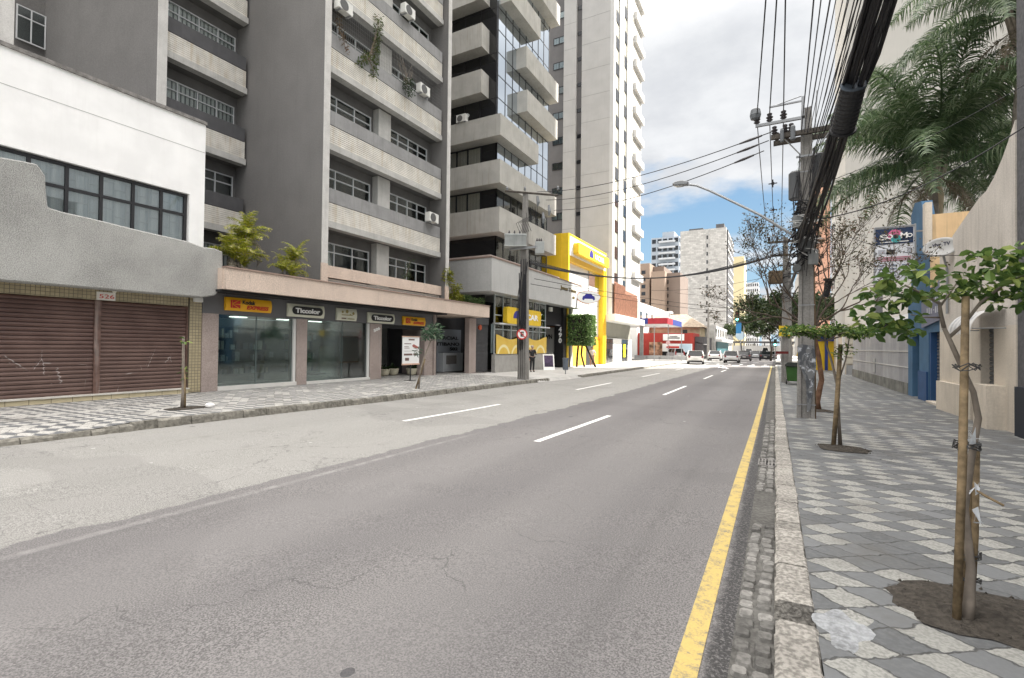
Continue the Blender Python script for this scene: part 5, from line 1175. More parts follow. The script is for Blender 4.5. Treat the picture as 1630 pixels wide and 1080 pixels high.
t.put(t.b.inputs['Base Color'], t.mix(t.mapr(g_, .47, .53), (.07, .075, .085), t.mix(t.mapr(t.noise(t.co, 9, 5), .55, .62), (.16, .165, .17), (.5, .52, .56)))); t.b.inputs['Roughness'].default_value = .4
pts = [(.43, 1.72), (.5, 1.76), (.75, 1.73), (.79, 1.3), (.74, .9), (.68, .3), (.62, .28), (.60, .9), (.5, 1.25), (.45, 1.3)]
MB().prism(pts, 'y', 12.485, 12.495).build('paint_smear', m, P1)
MB().tube([(.775, 12.56, .12), (.76, 12.56, 2.5), (.72, 12.56, 4.2)], .022).build('conduit', M_rust, P1)
# street lamp on the pole
LA = thing('street_lamp', (.45, 12.5, 4.1), 'long curved lamp arm with cobra-head lamp reaching over the road from the near pole', 'street lamp')
MB().tube([(.5, 12.55, 4.08), (-.3, 12.5, 4.72), (-.99, 12.5, 5.18), (-1.4, 12.5, 5.45), (-1.7, 12.5, 5.62), (-1.95, 12.5, 5.69)], .028, 8).build('arm', M_steel, LA)
MB().prism([(-1.9, 5.66), (-1.88, 5.73), (-2.05, 5.78), (-2.2, 5.77), (-2.27, 5.72), (-2.2, 5.68)], 'y', 12.41, 12.59).build('lamp_head', plain('lamp_grey2', (.25, .26, .27), .4), LA, bevel=.012)
MB().prism([(-2.0, 5.678), (-2.02, 5.65), (-2.16, 5.65), (-2.2, 5.68)], 'y', 12.44, 12.56).build('lens', plain('lens', (.5, .5, .48), .3), LA)
# second pole with the transformer and poles further along
def simplepole(x, y, H, label, seed, trafo=False, s=1.):
    z0 = zr(y)-.1; p = thing('utility_pole', (x, y, z0), label, 'utility pole', 'utility poles along the street')
    hpole(x, y, z0, H, .34, .2, .24, .16, p); a = MB(); a.box(x-.75, x+.5, y-.1, y-.02, z0+H-.25, z0+H-.15); a.box(x-.6, x+.6, y-.1, y-.02, z0+H-.9, z0+H-.8); a.build('crossarm', M_wood, p)
    for k in (-.7, -.35, .4): insul(MB(), x+k, y-.06, z0+H-.14, 1.4).build('insulator', M_ins, p)
    random.seed(seed); c = MB()
    for k in range(16):
        z = z0+random.uniform(.5, .85)*H; a0 = random.uniform(0, 6); pts = [(x+.22*math.cos(a0+i), y-.1+.18*math.sin(a0+i), z+.1*math.sin(i*1.7)) for i in range(6)]; c.tube(pts, .014, 4)
    c.build('cable_coil', M_cable, p)
    if trafo:
        b = MB(); b.box(x-.72, x-.12, y-.5, y-.05, 4.75, 5.35); b.build('transformer', M_rust, p, bevel=.04)
    return p
simplepole(.42, 26.5, 7.0, 'utility pole with rusty transformer box, second from the camera on the right', 3, True)
simplepole(.9, 40.5, 8.0, 'thin utility pole just beyond the green bin on the right', 4)
simplepole(1.1, 56.0, 8.2, 'utility pole by the crossing on the right', 5)
MB().box(.52, .85, 25.7, 25.75, 2.3, 2.62) and None
ys_ = thing('yellow_notice', (.35, 26.2, 2.2), 'small yellow notice strapped to the second pole', 'sign'); MB().box(.15, .62, 26.3, 26.34, 2.25, 2.75).build('plate', M_ylw, ys_); MB().box(.35, .4, 26.34, 26.38, 2.2, 2.8).build('strap', M_steel, ys_)
rs_ = thing('red_plate_sign', (.3, 26, 1.4), 'dark red sign plate seen edge-on on the second pole', 'sign'); MB().box(.02, .55, 26.18, 26.22, 1.42, 1.54).build('plate', plain('dark_red', (.12, .01, .01), .5), rs_); MB().box(.3, .34, 26.22, 26.38, 1.46, 1.5).build('bracket', M_steel, rs_)
# left pole with the big grey transformers
P2 = thing('utility_pole', (-10.45, 20.45, .05), 'left-hand utility pole carrying pale ribbed transformers in front of the glass block', 'utility pole', 'utility poles along the street')
hpole(-10.45, 20.45, .0, 8.9, .42, .2, .34, .2, P2)
M_tr = wm('transformer_grey', (.42, .44, .43), .1, 3, .5, streak=.3)
def trafo(cx, cy, z0, w_, h, par):
    q = MB(); n_ = 15
    rt2 = Vector((.88, .47, 0)); fw = Vector((.47, -.88, 0)); c = Vector((cx, cy, z0))
    def obox(u0, u1, v0, v1, a, b):
        k = len(q.v)
        for z in (a, b):
            for u, v in ((u0, v0), (u1, v0), (u1, v1), (u0, v1)): p = c+rt2*u+fw*v; q.v.append((p.x, p.y, z))
        q.f.extend(tuple(k+i for i in f) for f in ((0, 3, 2, 1), (4, 5, 6, 7), (0, 1, 5, 4), (1, 2, 6, 5), (2, 3, 7, 6), (3, 0, 4, 7)))
    obox(-w_/2+.04, w_/2-.04, -.22, .22, z0+.04, z0+h-.04)
    for i in range(n_): u = -w_/2+w_*(i+.5)/n_; obox(u-.012, u+.012, -.28, .28, z0+.05, z0+h-.06)
    obox(-w_/2, w_/2, -.27, .27, z0+h-.06, z0+h); obox(-w_/2, w_/2, -.27, .27, z0, z0+.05)
    o = q.build('transformer', M_tr, par)
    for u in (-.3, -.05, .2): p = c+rt2*u*(w_/1.05); MB().lathe((p.x, p.y, z0+h), [(.04, 0), (.05, .05), (.025, .07), (.05, .1), (.02, .2)], 10).build('bushing', M_ins, o)
    return o
trafo(-10.75, 20.05, 6.3, 1.05, .58, P2); trafo(-9.9, 20.9, 6.05, .42, .55, P2)
MB().box(-11.1, -9.7, 20.1, 20.2, 6.18, 6.28).build('transformer_bracket', M_steel, P2)
a = MB(); a.tube([(-11.3, 19.95, 9.0), (-9.0, 20.95, 8.75)], .05); a.build('crossarm', M_wood, P2)
IG = plain('insulator_grey', (.2, .21, .22), .35)
for u in (0, .35, 1.0): MB().lathe((-11.2+2.2*u, 20.0+.95*u, 9.0), [(.04, 0), (.07, .05), (.03, .08), (.06, .12), (.02, .2)], 8).build('insulator', IG, P2)
for u, v, z in ((-9.9, 20.6, 8.55), (-9.4, 20.8, 8.1), (-9.65, 20.7, 7.75)): MB().tube([(u, v, z+.2), (u+.05, v, z-.1), (u+.02, v, z-.3)], [.05, .09, .03], 8).build('fuse', IG, P2)
a = MB(); random.seed(2)
for k in range(16): x = -10.45+random.uniform(-.22, .22); y = 20.2; z = random.uniform(1.2, 3.0); a.tube([(x, y, z), (x+random.uniform(-.1, .1), y-.03, z+1.2), (x+random.uniform(-.15, .15), y, z+random.uniform(2, 3))], .025, 5)
for k in range(6): x = -10.6+k*.12; a.tube([(x, 20.2, 7.0), (x-.1, 20, 7.4), (x+.3, 20.3, 7.7), (x+.2, 20.4, 8.2)], .012, 5)
a.build('cable_coil', M_cable, P2)
a = MB()
for k in range(5): a.box(-10.66+k*.1, -10.62+k*.1, 20.22, 20.27, .05, 3.0)
a.build('riser_pipe', M_pole, P2)
sg2 = thing('no_parking_sign', (-10.4, 20.1, 2.1), 'round red-rimmed no-parking sign strapped to the left pole', 'sign')
nrm2 = Vector((.47, -.88, 0)); rt2 = Vector((.88, .47, 0)); c2 = Vector((-10.3, 19.95, 2.2))
def dsk(r0, r1, off, mat, nm, par, k=24):
    q = MB()
    for i in range(k):
        a = 2*math.pi*i/k; b = 2*math.pi*(i+1)/k
        P_ = lambda r, an, o: tuple(c2+rt2*(r*math.cos(an))+Vector((0, 0, r*math.sin(an)))+nrm2*o)
        q.quad(P_(r0, a, off), P_(r1, a, off), P_(r1, b, off), P_(r0, b, off)); q.quad(P_(r1, a, off), P_(r1, a, off-.01), P_(r1, b, off-.01), P_(r1, b, off))
    return q.build(nm, mat, par)
dsk(0, .25, 0, M_lwhite, 'plate', sg2); dsk(.195, .25, .006, M_red, 'rim', sg2)
lt2 = text('E', 'lettering', M_black, sg2, (0, 0, 0), .3, 'y', .002, .16, bold=.012)
for v in lt2.data.vertices: w0 = v.co+Vector(sg2['_o']); v.co = c2+rt2*(w0.x-.08)+Vector((0, 0, w0.z-.1))+nrm2*.008-Vector(sg2['_o'])
q = MB(); p0 = c2+rt2*-.15+Vector((0, 0, .15))+nrm2*.012; p1 = c2+rt2*.15+Vector((0, 0, -.15))+nrm2*.012; q.tube([tuple(p0), tuple(p1)], .02, 4); q.build('slash', M_red, sg2)

# ================================================================ cables
def sag(p, q, s, n=14): p, q = Vector(p), Vector(q); return [tuple(p.lerp(q, i/n)-Vector((0, 0, s*4*(i/n)*(1-i/n)))) for i in range(n+1)]
def wire(pts, r, label, group=None, m=None, seg=5):
    return tag(MB().tube(pts, r, seg).build('overhead_wire', m or M_cable, origin=pts[0]), label, 'cable', group)
g3 = 'three power lines running over the camera from the top bracket'
for i, (x, x2) in enumerate(((-.39, -.12), (-.13, 0.02), (.15, .12))):
    wire([(x, 12.55, 7.06), (x+(x2-x)*.9, 8.5, 7.12), (x2, 2, 7.35), (x2, -25, 8.2)], .012, ('power line from the outermost insulator of the near pole toward the viewer', 'power line from the middle insulator of the near pole toward the viewer', 'power line from the inner insulator of the near pole toward the viewer')[i], g3)
    wire(sag((x, 12.55, 7.0), (-.33+.35*i*.8, 26.4, 7.0), .25)+sag((-.33+.28*i, 26.5, 7.0), (.2+.35*i, 40.4, 8.1), .2)[1:], .011, ('power line from the near pole onward to the second pole, street side', 'power line from the near pole onward to the second pole, middle', 'power line from the near pole onward to the second pole, pavement side')[i], 'power lines continuing down the street')
for y, z in ((17, 6.78), (20, 6.72), (23, 6.78)):
    sp = MB()
    for dx, dz in ((-.12, 0), (.12, 0), (0, -.12), (0, .12)): sp.tube([(-.08, y, z), (-.08+dx, y, z+dz)], .018, 5)
    sp.lathe((-.08, y-.03, z), [(.05, 0), (.05, .06)], 8, 'y')
    tag(sp.build('cable_spacer', M_cable), 'dark star-shaped spacer clipped on the power lines beyond the near pole', 'spacer', 'spacers on the power lines')
random.seed(21)
for k in range(10):
    xa = .45+.09*k+random.uniform(-.02, .02); xb = .50+.055*k; z = 6.35+random.uniform(-.1, .1)
    wire([(xb, 12.7, 6.5-.03*(k % 3)), (xb+(xa-xb)*.5, 9.5, 6.42), (xa, 7.0, z), (xa+.05, 0, z+.15), (xa+.1, -25, z+.8)], random.choice((.007, .009, .011)), 'one of the many thin parallel wires fanning from the crossarm over the right pavement', 'thin wires over the right pavement', M_cab2 if k < 4 else M_cable)
random.seed(8)
# heavy bundle: real separate strands
for k in range(26):
    a = random.uniform(0, 6.28); r = .125*math.sqrt(random.random()); dx, dz = r*math.cos(a), r*math.sin(a)*1.1
    tw = random.uniform(-.05, .05); dq = lambda: random.uniform(-.03, .03)
    pts = [(.52+dx*1.3+random.uniform(-.1, .1), 12.5, 3.95+dz*1.5+random.uniform(-.25, .3)), (.62+dx*1.25+tw, 10, 4.22+dz+dq()), (.68+dx+dq(), 8.2, 4.36+dz+dq()), (.715+dx*.9, 6.8, 4.45+dz*.9), (.735+dx+dq(), 5.6, 4.48+dz*.9+dq()), (.75+dx*.9, 4, 4.53+dz*.8), (.78+dx*.9, 1, 4.65+dz*.8), (.8+dx, -20, 5.6+dz)]
    wire(pts, random.choice((.008, .012, .016)), 'one strand of the thick black cable bundle sweeping up from the near pole', 'strands of the thick black cable bundle', None, 6)
for k in range(10):
    dx = random.uniform(-.22, .16); dz = random.uniform(-.15, .35)
    pts = [(.5+dx*.8, 12.5, 4.4+dz), (.6+dx, 9.2, 4.55+dz*.7), (.68+dx, 6.8, 4.58+dz*.5), (.72+dx*.9, 4, 4.7+dz*.5), (.75+dx, -20, 5.9+dz)]
    wire(pts, random.choice((.004, .006)), 'loose thin wire running alongside the thick black bundle', 'loose wires beside the thick bundle')
sc = thing('splice_closure', (.70, 6.6, 4.15), 'big black cylindrical cable splice hanging on the thick bundle', 'splice box')
c_ = MB(); prof = []
ax0, ax1 = Vector((.665, 6.55, 4.14)), Vector((.715, 6.15, 4.43))
n_ = 22; pts = []; rr = []
for i in range(n_+1): pts.append(tuple(ax0.lerp(ax1, i/n_))); rr.append(.112+(.008 if i % 2 else 0) if 1 < i < n_-1 else .115)
c_.tube(pts, rr, 20); c_.build('body', plain('closure_black', (.018, .018, .02), .5), sc, smooth=False)
dd = (ax1-ax0).normalized(); MB().tube([tuple(ax1), tuple(ax1+dd*.015)], [.122, .118], 20).build('cap', plain('cap_blue_grey', (.075, .095, .12), .45), sc)
MB().tube([tuple(ax0-dd*.05), tuple(ax0-dd*.02), tuple(ax0)], [.08, .135, .13], 18).build('collar', MATS['closure_black'], sc)
s2 = thing('splice_closure', (1.1, 13.5, 2.9), 'small black cable splice hanging below wires right of the near pole', 'splice box'); MB().tube([(1.04, 13.5, 2.88), (1.1, 13.5, 3.26)], [.065, .08], 12).build('body', MATS['closure_black'], s2); MB().tube([(1.1, 13.5, 3.26), (1.105, 13.5, 3.3)], .12, 12).tube([(1.1, 13.5, 3.3), (1.05, 13.6, 4.5)], .01, 5).build('cap', MATS['closure_black'], s2)
# wires over the street from the left pole
for i, (z, zz) in enumerate(((8.95, 6.62), (8.6, 6.5), (8.15, 6.35))):
    wire(sag((-9.9+.3*i, 20.6+.3*i, z), (-.05-.1*i, 12.5+.2*i, zz), .35, 18), .012, ('highest wire crossing the street between the two big poles', 'middle wire crossing the street between the two big poles', 'lowest of the three wires crossing the street at pole-top height')[i], 'wires crossing the street')
for i, (z, zz) in enumerate(((8.95, 6.62), (8.6, 6.5), (8.15, 6.35))): tag(MB().tube([sag((-9.9+.3*i, 20.6+.3*i, z), (-.05-.1*i, 12.5+.2*i, zz), .35, 40)[k] for k in (37, 38, 39)], [.02, .035, .022], 8).build('strain_insulator', M_ins), 'dark strain insulator on a street-crossing wire near the right-hand crossarm', 'insulator', 'strain insulators near the near pole')
for k in range(5):
    wire(sag((-10.2, 20.5, 5.55+.05*k), (.38, 26.4, 6.25+.08*k), .95+.06*k, 20), .028 if k < 2 else .013, ('thickest black cable sagging across the street', 'thick black cable twisted with the thickest one across the street', 'thin cable hanging just under the thick street crossing', 'thin cable just above the thick street crossing', 'topmost thin cable of the sagging street crossing')[k], 'sagging cables across the street')
for k, (y0, z0, y1, z1) in enumerate(((21, 4.9, 56, 5.5), (20.6, 4.6, 56, 5.2), (70, 6.6, 57, 6.0), (72, 6.2, 57, 5.6), (58, 8, 57, 7.4), (46, 7.0, 40, 7.2), (80, 8, 57, 7.8))):
    wire(sag((-10.2, y0, z0), (.8, y1, z1), .4), .014, ('long thin wire from the left pole toward the crossing, upper', 'long thin wire from the left pole toward the crossing, lower', 'wire over the crossing at the height of the traffic light', 'wire just under the traffic light over the crossing', 'high wire over the crossing', 'wire over the road in front of the corner shop', 'farthest wire over the road')[k], 'distant wires')
for k, (a_, b_, s_) in enumerate((((.75, 12.5, 4.5), (3.9, 10.5, 5.55), .35), ((.7, 12.6, 5.25), (3.85, 11.0, 6.2), .15), ((.9, 12.6, 4.4), (3.9, 12.6, 3.6), .35))):
    wire(sag(a_, b_, s_), .012 if k == 0 else .006, ('slack black service cable from the near pole to the right-hand wall', 'thin high wire from the near pole across the palm fronds', 'thin service wire dropping from the near pole past the sign board')[k], 'service cables to the right-hand buildings')
wire(sag((.6, 13, 6.2), (.45, 26.3, 5.4), .35), .03, 'thick cable between the first and second right-hand poles, upper', 'cables between right-hand poles'); wire(sag((.62, 13, 4.4), (.45, 26.3, 4.4), .3), .05, 'thick cable between the first and second right-hand poles, lower', 'cables between right-hand poles')
wire(sag((.45, 26.6, 5.2), (.95, 40.4, 5.6), .3), .04, 'cable bundle between the second and third right-hand poles', 'cables between right-hand poles'); wire(sag((.95, 40.4, 5.6), (1.1, 56, 5.7), .3), .04, 'cable bundle between the third and fourth right-hand poles', 'cables between right-hand poles')
wire(sag((.5, 26.5, 5.9), (-6.5, 60, 7.2), .4), .014, 'thin wire slanting from the second pole toward the crossing', 'distant wires')
fp = thing('far_pole', (-9.3, 82, -.2), 'grey pole on the far left corner of the crossing', 'pole'); MB().tube([(-9.3, 82, -.25), (-9.3, 82, 8)], [.2, .12], 8).build('shaft', M_pole, fp)
MB().box(-10, -8.6, 81.95, 82.05, 7.2, 7.35).build('crossarm', M_wood, fp)
# ================================================================ vegetation
L_palm = leafmat('palm_leaf', (.055, .10, .045), (.14, .20, .09), (.26, .31, .19), .35)
L_areca = leafmat('areca_leaf', (.2, .27, .03), (.62, .55, .06), (.5, .43, .3), .5)
L_sap = leafmat('sapling_leaf', (.05, .105, .028), (.16, .25, .06), (.33, .40, .11), .5, .3)
L_dark = leafmat('dark_tree_leaf', (.018, .035, .012), (.05, .08, .025), (.09, .11, .04))
L_dry = leafmat('dry_leaf', (.06, .065, .03), (.11, .09, .05), (.17, .10, .06))
L_hedge = leafmat('hedge_leaf', (.07, .14, .04), (.2, .32, .09), (.3, .42, .15))
L_bamb = leafmat('balcony_leaf', (.05, .09, .02), (.14, .18, .05), (.2, .18, .1))
B_bark = wm('bark', (.17, .135, .10), .3, 8, .95, .6, 25, streak=.3, dirt=(.07, .06, .05)); B_red = wm('red_bark', (.17, .095, .06), .3, 8, .95, .5, 20)
B_dark = wm('dark_bark', (.05, .042, .036), .3, 8, .95); B_pale = wm('pale_bark', (.21, .18, .15), .2, 9, .9, .4, 30)
B_palm = wm('palm_trunk', (.25, .22, .185), .25, 5, .95, .6, 12, fine=.2)
B_stake = wm('bamboo_stake', (.21, .155, .09), .5, 5, .75, .5, 30, streak=.95, dirt=(.06, .045, .03), fine=.3); B_wire = plain('tie_wire', (.05, .05, .05), .5)

B_twig = wm('twig_bark', (.09, .07, .055), .3, 8, .95)
def frond_mesh(name, L, e0, droop, nl, ll, wid, mat, seed, hang=1.0):
    """one pinnate leaf growing along +X from the origin"""
    rnd = random.Random(seed); mb = MB(); n = 16; p = Vector((0, 0, 0)); pts = [p.copy()]; ds = L/n
    for i in range(n):
        e = e0-droop*((i+.5)/n)**1.3; p = p+Vector((math.cos(e), 0, math.sin(e)))*ds; pts.append(p.copy())
    mb.tube([tuple(q) for q in pts], [max(.004, .035*(1-i/n)**.8*L/4) for i in range(n+1)], 5)
    for j in range(nl):
        t = .12+.87*j/nl; f = t*n; i = min(n-1, int(f)); q = pts[i].lerp(pts[i+1], f-i); d = (pts[i+1]-pts[i]).normalized()
        for s in (-1, 1):
            l = ll*math.sin(math.pi*min(1, .12+t*.86))**.6*rnd.uniform(.75, 1.1)
            dr = (d*rnd.uniform(.35, .8)+Vector((0, s*rnd.uniform(.6, 1), rnd.uniform(-.1, .6)))).normalized(); a = q.copy(); wv = d.cross(dr).normalized().cross(dr)*wid*.5
            segs = 4; k = len(mb.v); u = dr.copy()
            for m_ in range(segs+1):
                w_ = wid*.5*(1-(m_/segs)**2)*1.0+.0015; side = d*w_
                mb.v.append(tuple(a-side)); mb.v.append(tuple(a+side))
                a = a+u*(l/segs); u = (u+Vector((0, 0, -.55*hang))).normalized()
            for m_ in range(segs): mb.f.append((k+2*m_, k+2*m_+1, k+2*m_+3, k+2*m_+2))
    me = bpy.data.meshes.new(name); me.from_pydata(mb.v, [], mb.f); me.materials.append(mat); return me
pf = [frond_mesh('palm_frond', 4.6, math.radians(e), math.radians(d), 96, .95, .034, L_palm, i, 1.25) for i, (e, d) in enumerate(((87, 92), (74, 100), (56, 104), (30, 95), (6, 82), (80, 122)))]
M_dryf = leafmat('dead_frond', (.14, .11, .075), (.24, .19, .13)); pfd = frond_mesh('dead_frond', 2.6, math.radians(-30), math.radians(60), 60, .6, .03, M_dryf, 9, 1.2)
def palm(x, y, zb, zc, label, n, seed, s=1.0):
    rnd = random.Random(seed); t_ = thing('palm_tree', (x, y, zb), label, 'palm', 'tall palms behind the blue shop')
    tr = MB(); k = 26; pts = []; rr = []
    for i in range(k+1): pts.append((x+.1*math.sin(i*.3), y, zb+(zc-.7-zb)*i/k)); rr.append((.17 if i % 2 else .155)*s)
    tr.tube(pts, rr, 12); tr.build('trunk', B_palm, t_)
    cs = MB()
    for i in range(16): a = i*2.4; r = .24*s; cs.tube([(x+.1*math.cos(a), y+.1*math.sin(a), zc-1.0+.05*i), (x+r*math.cos(a), y+r*math.sin(a), zc-.2+.03*i), (x+r*1.6*math.cos(a), y+r*1.6*math.sin(a), zc+.5+.03*i)], [.10, .06, .025], 6)
    cs.build('leaf_base', B_pale, t_)
    sp_ = MB().tube([(x+.1, y-.3, zc-.4), (x+.15, y-.5, zc-1.1), (x+.14, y-.55, zc-2.1)], [.03, .10, .04], 8); sp_.build('spathe', wm('spathe', (.33, .27, .18), .1, 4), t_)
    for i in range(n):
        v = i % 6; a = i*2.39996+rnd.uniform(-.15, .15); o = bpy.data.objects.new('frond', pf[v]); COL.objects.link(o); o.parent = t_
        sc_ = s*rnd.uniform(.85, 1.1); o.location = (.12*math.cos(a), .12*math.sin(a), zc-zb+rnd.uniform(-.15, .35)); o.rotation_euler = (rnd.uniform(-.25, .25), rnd.uniform(-.12, .12), a); o.scale = (sc_,)*3
    for i in range(5):
        a = i*1.25+.4; o = bpy.data.objects.new('dead_frond', pfd); COL.objects.link(o); o.parent = t_; o.location = (.15*math.cos(a), .15*math.sin(a), zc-zb-.3); o.rotation_euler = (0, 0, a)
    return t_
palm(5.75, 26.0, .1, 9.1, 'tall queen palm with grey trunk rising behind the peach wall', 50, 3, 1.36)
palm(7.6, 23.5, .1, 13.4, 'taller second palm at the top right with its crown cut by the picture edge', 38, 5, 1.2)
palm(9.6, 30.5, .1, 9.5, 'third palm further back, only its hanging fronds showing right of the nearest palm', 34, 8)

def branches(mb, p, d, L, r, depth, tips, rnd, spread=.6, up=.15, kids=3, wob=.18, minr=.004):
    n = 5; pts = [p.copy()]; q = p.copy(); dd = d.copy()
    for i in range(n): dd = (dd+Vector((rnd.uniform(-wob, wob), rnd.uniform(-wob, wob), rnd.uniform(-wob, wob)+up*.2))).normalized(); q = q+dd*(L/n); pts.append(q.copy())
    mb.tube([tuple(a) for a in pts], [max(minr, r*(1-.45*i/n)) for i in range(n+1)], 6 if depth > 1 else 4, cap=False)
    if depth == 0: tips.append(tuple(q)); tips.append(tuple(pts[3])); return
    for k in range(kids):
        b = pts[rnd.choice((3, 4, 5)) if k else 5]; nd = (dd+Vector((rnd.uniform(-spread, spread), rnd.uniform(-spread, spread), rnd.uniform(-spread*.6, spread)+up))).normalized()
        branches(mb, b, nd, L*rnd.uniform(.6, .85), r*.58, depth-1, tips, rnd, spread, up, kids, wob, minr)
def tree(name, x, y, z, label, cat, th, trunk_pts, trunk_r, bark, L, depth, leaf, nleaf, lspread, lsize, seed, spread=.7, up=.15, kids=3, heads=3, simple=True, group=None, r0=.05, dirs=None):
    rnd = random.Random(seed); np.random.seed(seed); t_ = thing(name, (x, y, z), label, cat, group)
    tr = MB(); tr.tube(trunk_pts, trunk_r, 10); br = MB(); tips = []; top = Vector(trunk_pts[-1])
    for k in range(heads if not dirs else len(dirs)):
        d = Vector(dirs[k]).normalized() if dirs else Vector((math.cos(k*6.283/heads+.5), math.sin(k*6.283/heads+.5), up+.5)).normalized()
        branches(br, top, d, L, r0, depth, tips, rnd, spread, up, kids)
    tr.build('trunk', bark, t_, smooth=True); br.build('branch', B_twig if bark is B_red else bark, t_)
    if nleaf:
        lv = MB(); (simple_leaves if simple else leaves)(lv, tips, nleaf, lspread, lsize); lv.build('crown', leaf, t_)
    return t_, tips
# bare spreading tree behind the pole
tree('street_tree', .95, 14.3, .1, 'sparse spreading tree with reddish crooked trunk behind the near pole', 'tree', 0,
     [(.95, 14.3, .05), (.92, 14.3, .35), (1.02, 14.32, .9), (.95, 14.3, 1.5), (.86, 14.3, 1.95), (.84, 14.3, 2.2)], [.085, .07, .06, .055, .055, .05], B_red, 1.15, 4, L_dry, 4, (.15, .15, .13), .045, 4,
     spread=.75, up=.12, kids=3, r0=.03, dirs=[(-1, .1, .75), (-.6, -.5, .9), (-.25, .4, 1.2), (.45, 0, .9), (1, .2, .55), (.7, .8, 1.1), (-.9, 1, .5)])
# young trees with stakes
def stake(p0, p1, r, par, name='stake'): return MB().tube([p0, tuple(Vector(p0).lerp(Vector(p1), .5)+Vector((.006, 0, 0))), p1], [r, r*1.05, r*.92], 10).build(name, B_stake, par, smooth=True)
z0 = zr(3.5)
s1_ = thing('sapling', (.9, 3.5, z0), 'nearest young tree tied to a thick bamboo stake, broad green leaves at the right edge', 'tree', 'young staked street trees')
stake((.835, 3.36, z0-.05), (.925, 3.55, 1.95), .019, s1_); stake((.90, 3.42, z0-.05), (.985, 3.62, 1.10), .019, s1_); stake((.885, 3.44, z0), (.945, 3.6, 1.02), .018, s1_)
tk = MB(); tk.tube([(.885, 3.40, z0-.03), (.90, 3.41, z0+.10), (.915, 3.44, .5), (.90, 3.48, .8), (.945, 3.55, 1.05), (.99, 3.6, 1.28), (.97, 3.6, 1.42), (.90, 3.6, 1.62), (.845, 3.6, 1.78)], [.03, .026, .02, .018, .017, .016, .014, .013, .011], 8)
tk.tube([(.845, 3.6, 1.78), (.83, 3.6, 1.86), (.825, 3.6, 1.92), (.74, 3.58, 1.98), (.66, 3.56, 2.03)], [.011, .010, .009, .008, .005], 6)
tk.tube([(.825, 3.6, 1.9), (.87, 3.62, 1.97), (.92, 3.66, 2.05)], [.007, .005, .004], 6); tk.tube([(.86, 3.6, 1.72), (.93, 3.6, 1.80), (1.0, 3.6, 1.92), (1.1, 3.6, 2.02), (1.25, 3.6, 2.1)], [.01, .009, .008, .007, .004], 6)
tk.tube([(.83, 3.6, 1.84), (.74, 3.55, 1.84), (.68, 3.52, 1.855)], [.006, .004, .003], 5); tk.build('trunk', B_pale, s1_, smooth=True)
np.random.seed(12); lv = MB()
cc = [(.50, 3.55, 1.86, .09), (.56, 3.6, 1.78, .09), (.63, 3.5, 1.84, .08), (.55, 3.55, 1.96, .09), (.64, 3.6, 2.0, .08), (.70, 3.6, 1.95, .06), (.60, 3.5, 2.06, .07), (.72, 3.5, 2.10, .05), (.78, 3.6, 1.99, .05), (.66, 3.55, 1.76, .06),
      (.92, 3.6, 2.05, .09), (1.0, 3.65, 2.0, .10), (1.1, 3.6, 2.03, .11), (1.2, 3.6, 2.06, .11), (1.06, 3.5, 2.12, .10), (1.16, 3.5, 2.16, .1), (1.3, 3.6, 2.1, .12), (1.25, 3.5, 1.98, .1), (1.4, 3.6, 2.15, .12), (.98, 3.55, 2.16, .06), (1.12, 3.6, 1.93, .09), (1.33, 3.6, 2.25, .1), (1.5, 3.5, 2.1, .12), (.88, 3.6, 1.96, .06)]
for x, y, z, s_ in cc: leaves(lv, [(x, y, z)], int(370*s_), (s_*1.15, s_*1.6, s_*.68), .058, up=.35, aspect=.58, flat=.9)
lv.build('crown', L_sap, s1_)
for zz in (.55, 1.14, 1.56, .42):
    q = MB()
    for k in range(5 if zz == 1.14 else 3):
        pts = [(.915+.055*math.cos(a*.785)+random.uniform(-.008, .008), 3.5+.055*math.sin(a*.785), zz+random.uniform(-.025, .025)) for a in range(9)]; q.tube(pts, .0035, 4)
    q.build('tie', B_wire, s1_)
q = MB(); q.tube([(.93, 3.46, .92), (.96, 3.4, .9), (1.02, 3.36, .87)], [.006, .007, .006], 6); q.build('stick', B_stake, s1_)
random.seed(4)
for c in ((.925, 3.44, .92), (.93, 3.45, 1.2), (.945, 3.45, .78)):
    q = MB()
    for k in range(5): a = [Vector(c)+Vector((random.uniform(-.03, .03), random.uniform(-.02, .02), random.uniform(-.05, .05))) for _ in range(3)]; q.quad(*[tuple(v) for v in a])
    q.build('plastic_tie', plain('plastic', (.6, .63, .66), .3), s1_)
z1 = zr(8.8)
s2_ = thing('sapling', (.85, 8.9, z1), 'second young tree with a flat-topped crown and a single pale stake', 'tree', 'young staked street trees')
stake((.78, 8.85, z1-.04), (.88, 8.95, 1.73), .032, s2_)
q = MB(); q.tube([(.88, 8.95, z1), (.86, 8.95, .6), (.84, 8.95, 1.1), (.76, 8.95, 1.5), (.70, 8.95, 1.72), (.66, 8.95, 1.86)], [.028, .022, .02, .016, .012, .01], 8); q.tube([(.84, 8.95, 1.1), (.95, 8.97, 1.5), (1.0, 9, 1.85)], [.014, .01, .008], 6)
for k in range(12): a = k*.52; q.tube([(.68, 8.95, 1.78), (.68+.3*math.cos(a), 8.95+.25*math.sin(a), 1.88), (.68+.55*math.cos(a), 8.95+.4*math.sin(a), 1.92)], [.01, .006, .003], 5)
q.build('trunk', B_pale, s2_, smooth=True); lv = MB(); np.random.seed(3)
leaves(lv, [(.22+.1*i, 8.95+.12*math.sin(i*2.1), 1.93+.035*math.sin(i*1.3)) for i in range(11)], 190, (.13, .33, .08), .055, up=.8, aspect=.55); leaves(lv, [(.92, 8.9, 1.68), (.98, 8.9, 1.62), (.86, 8.9, 1.58)], 22, (.09, .09, .07), .055); lv.build('crown', L_sap, s2_)
z2 = zl(-11.5, 6)
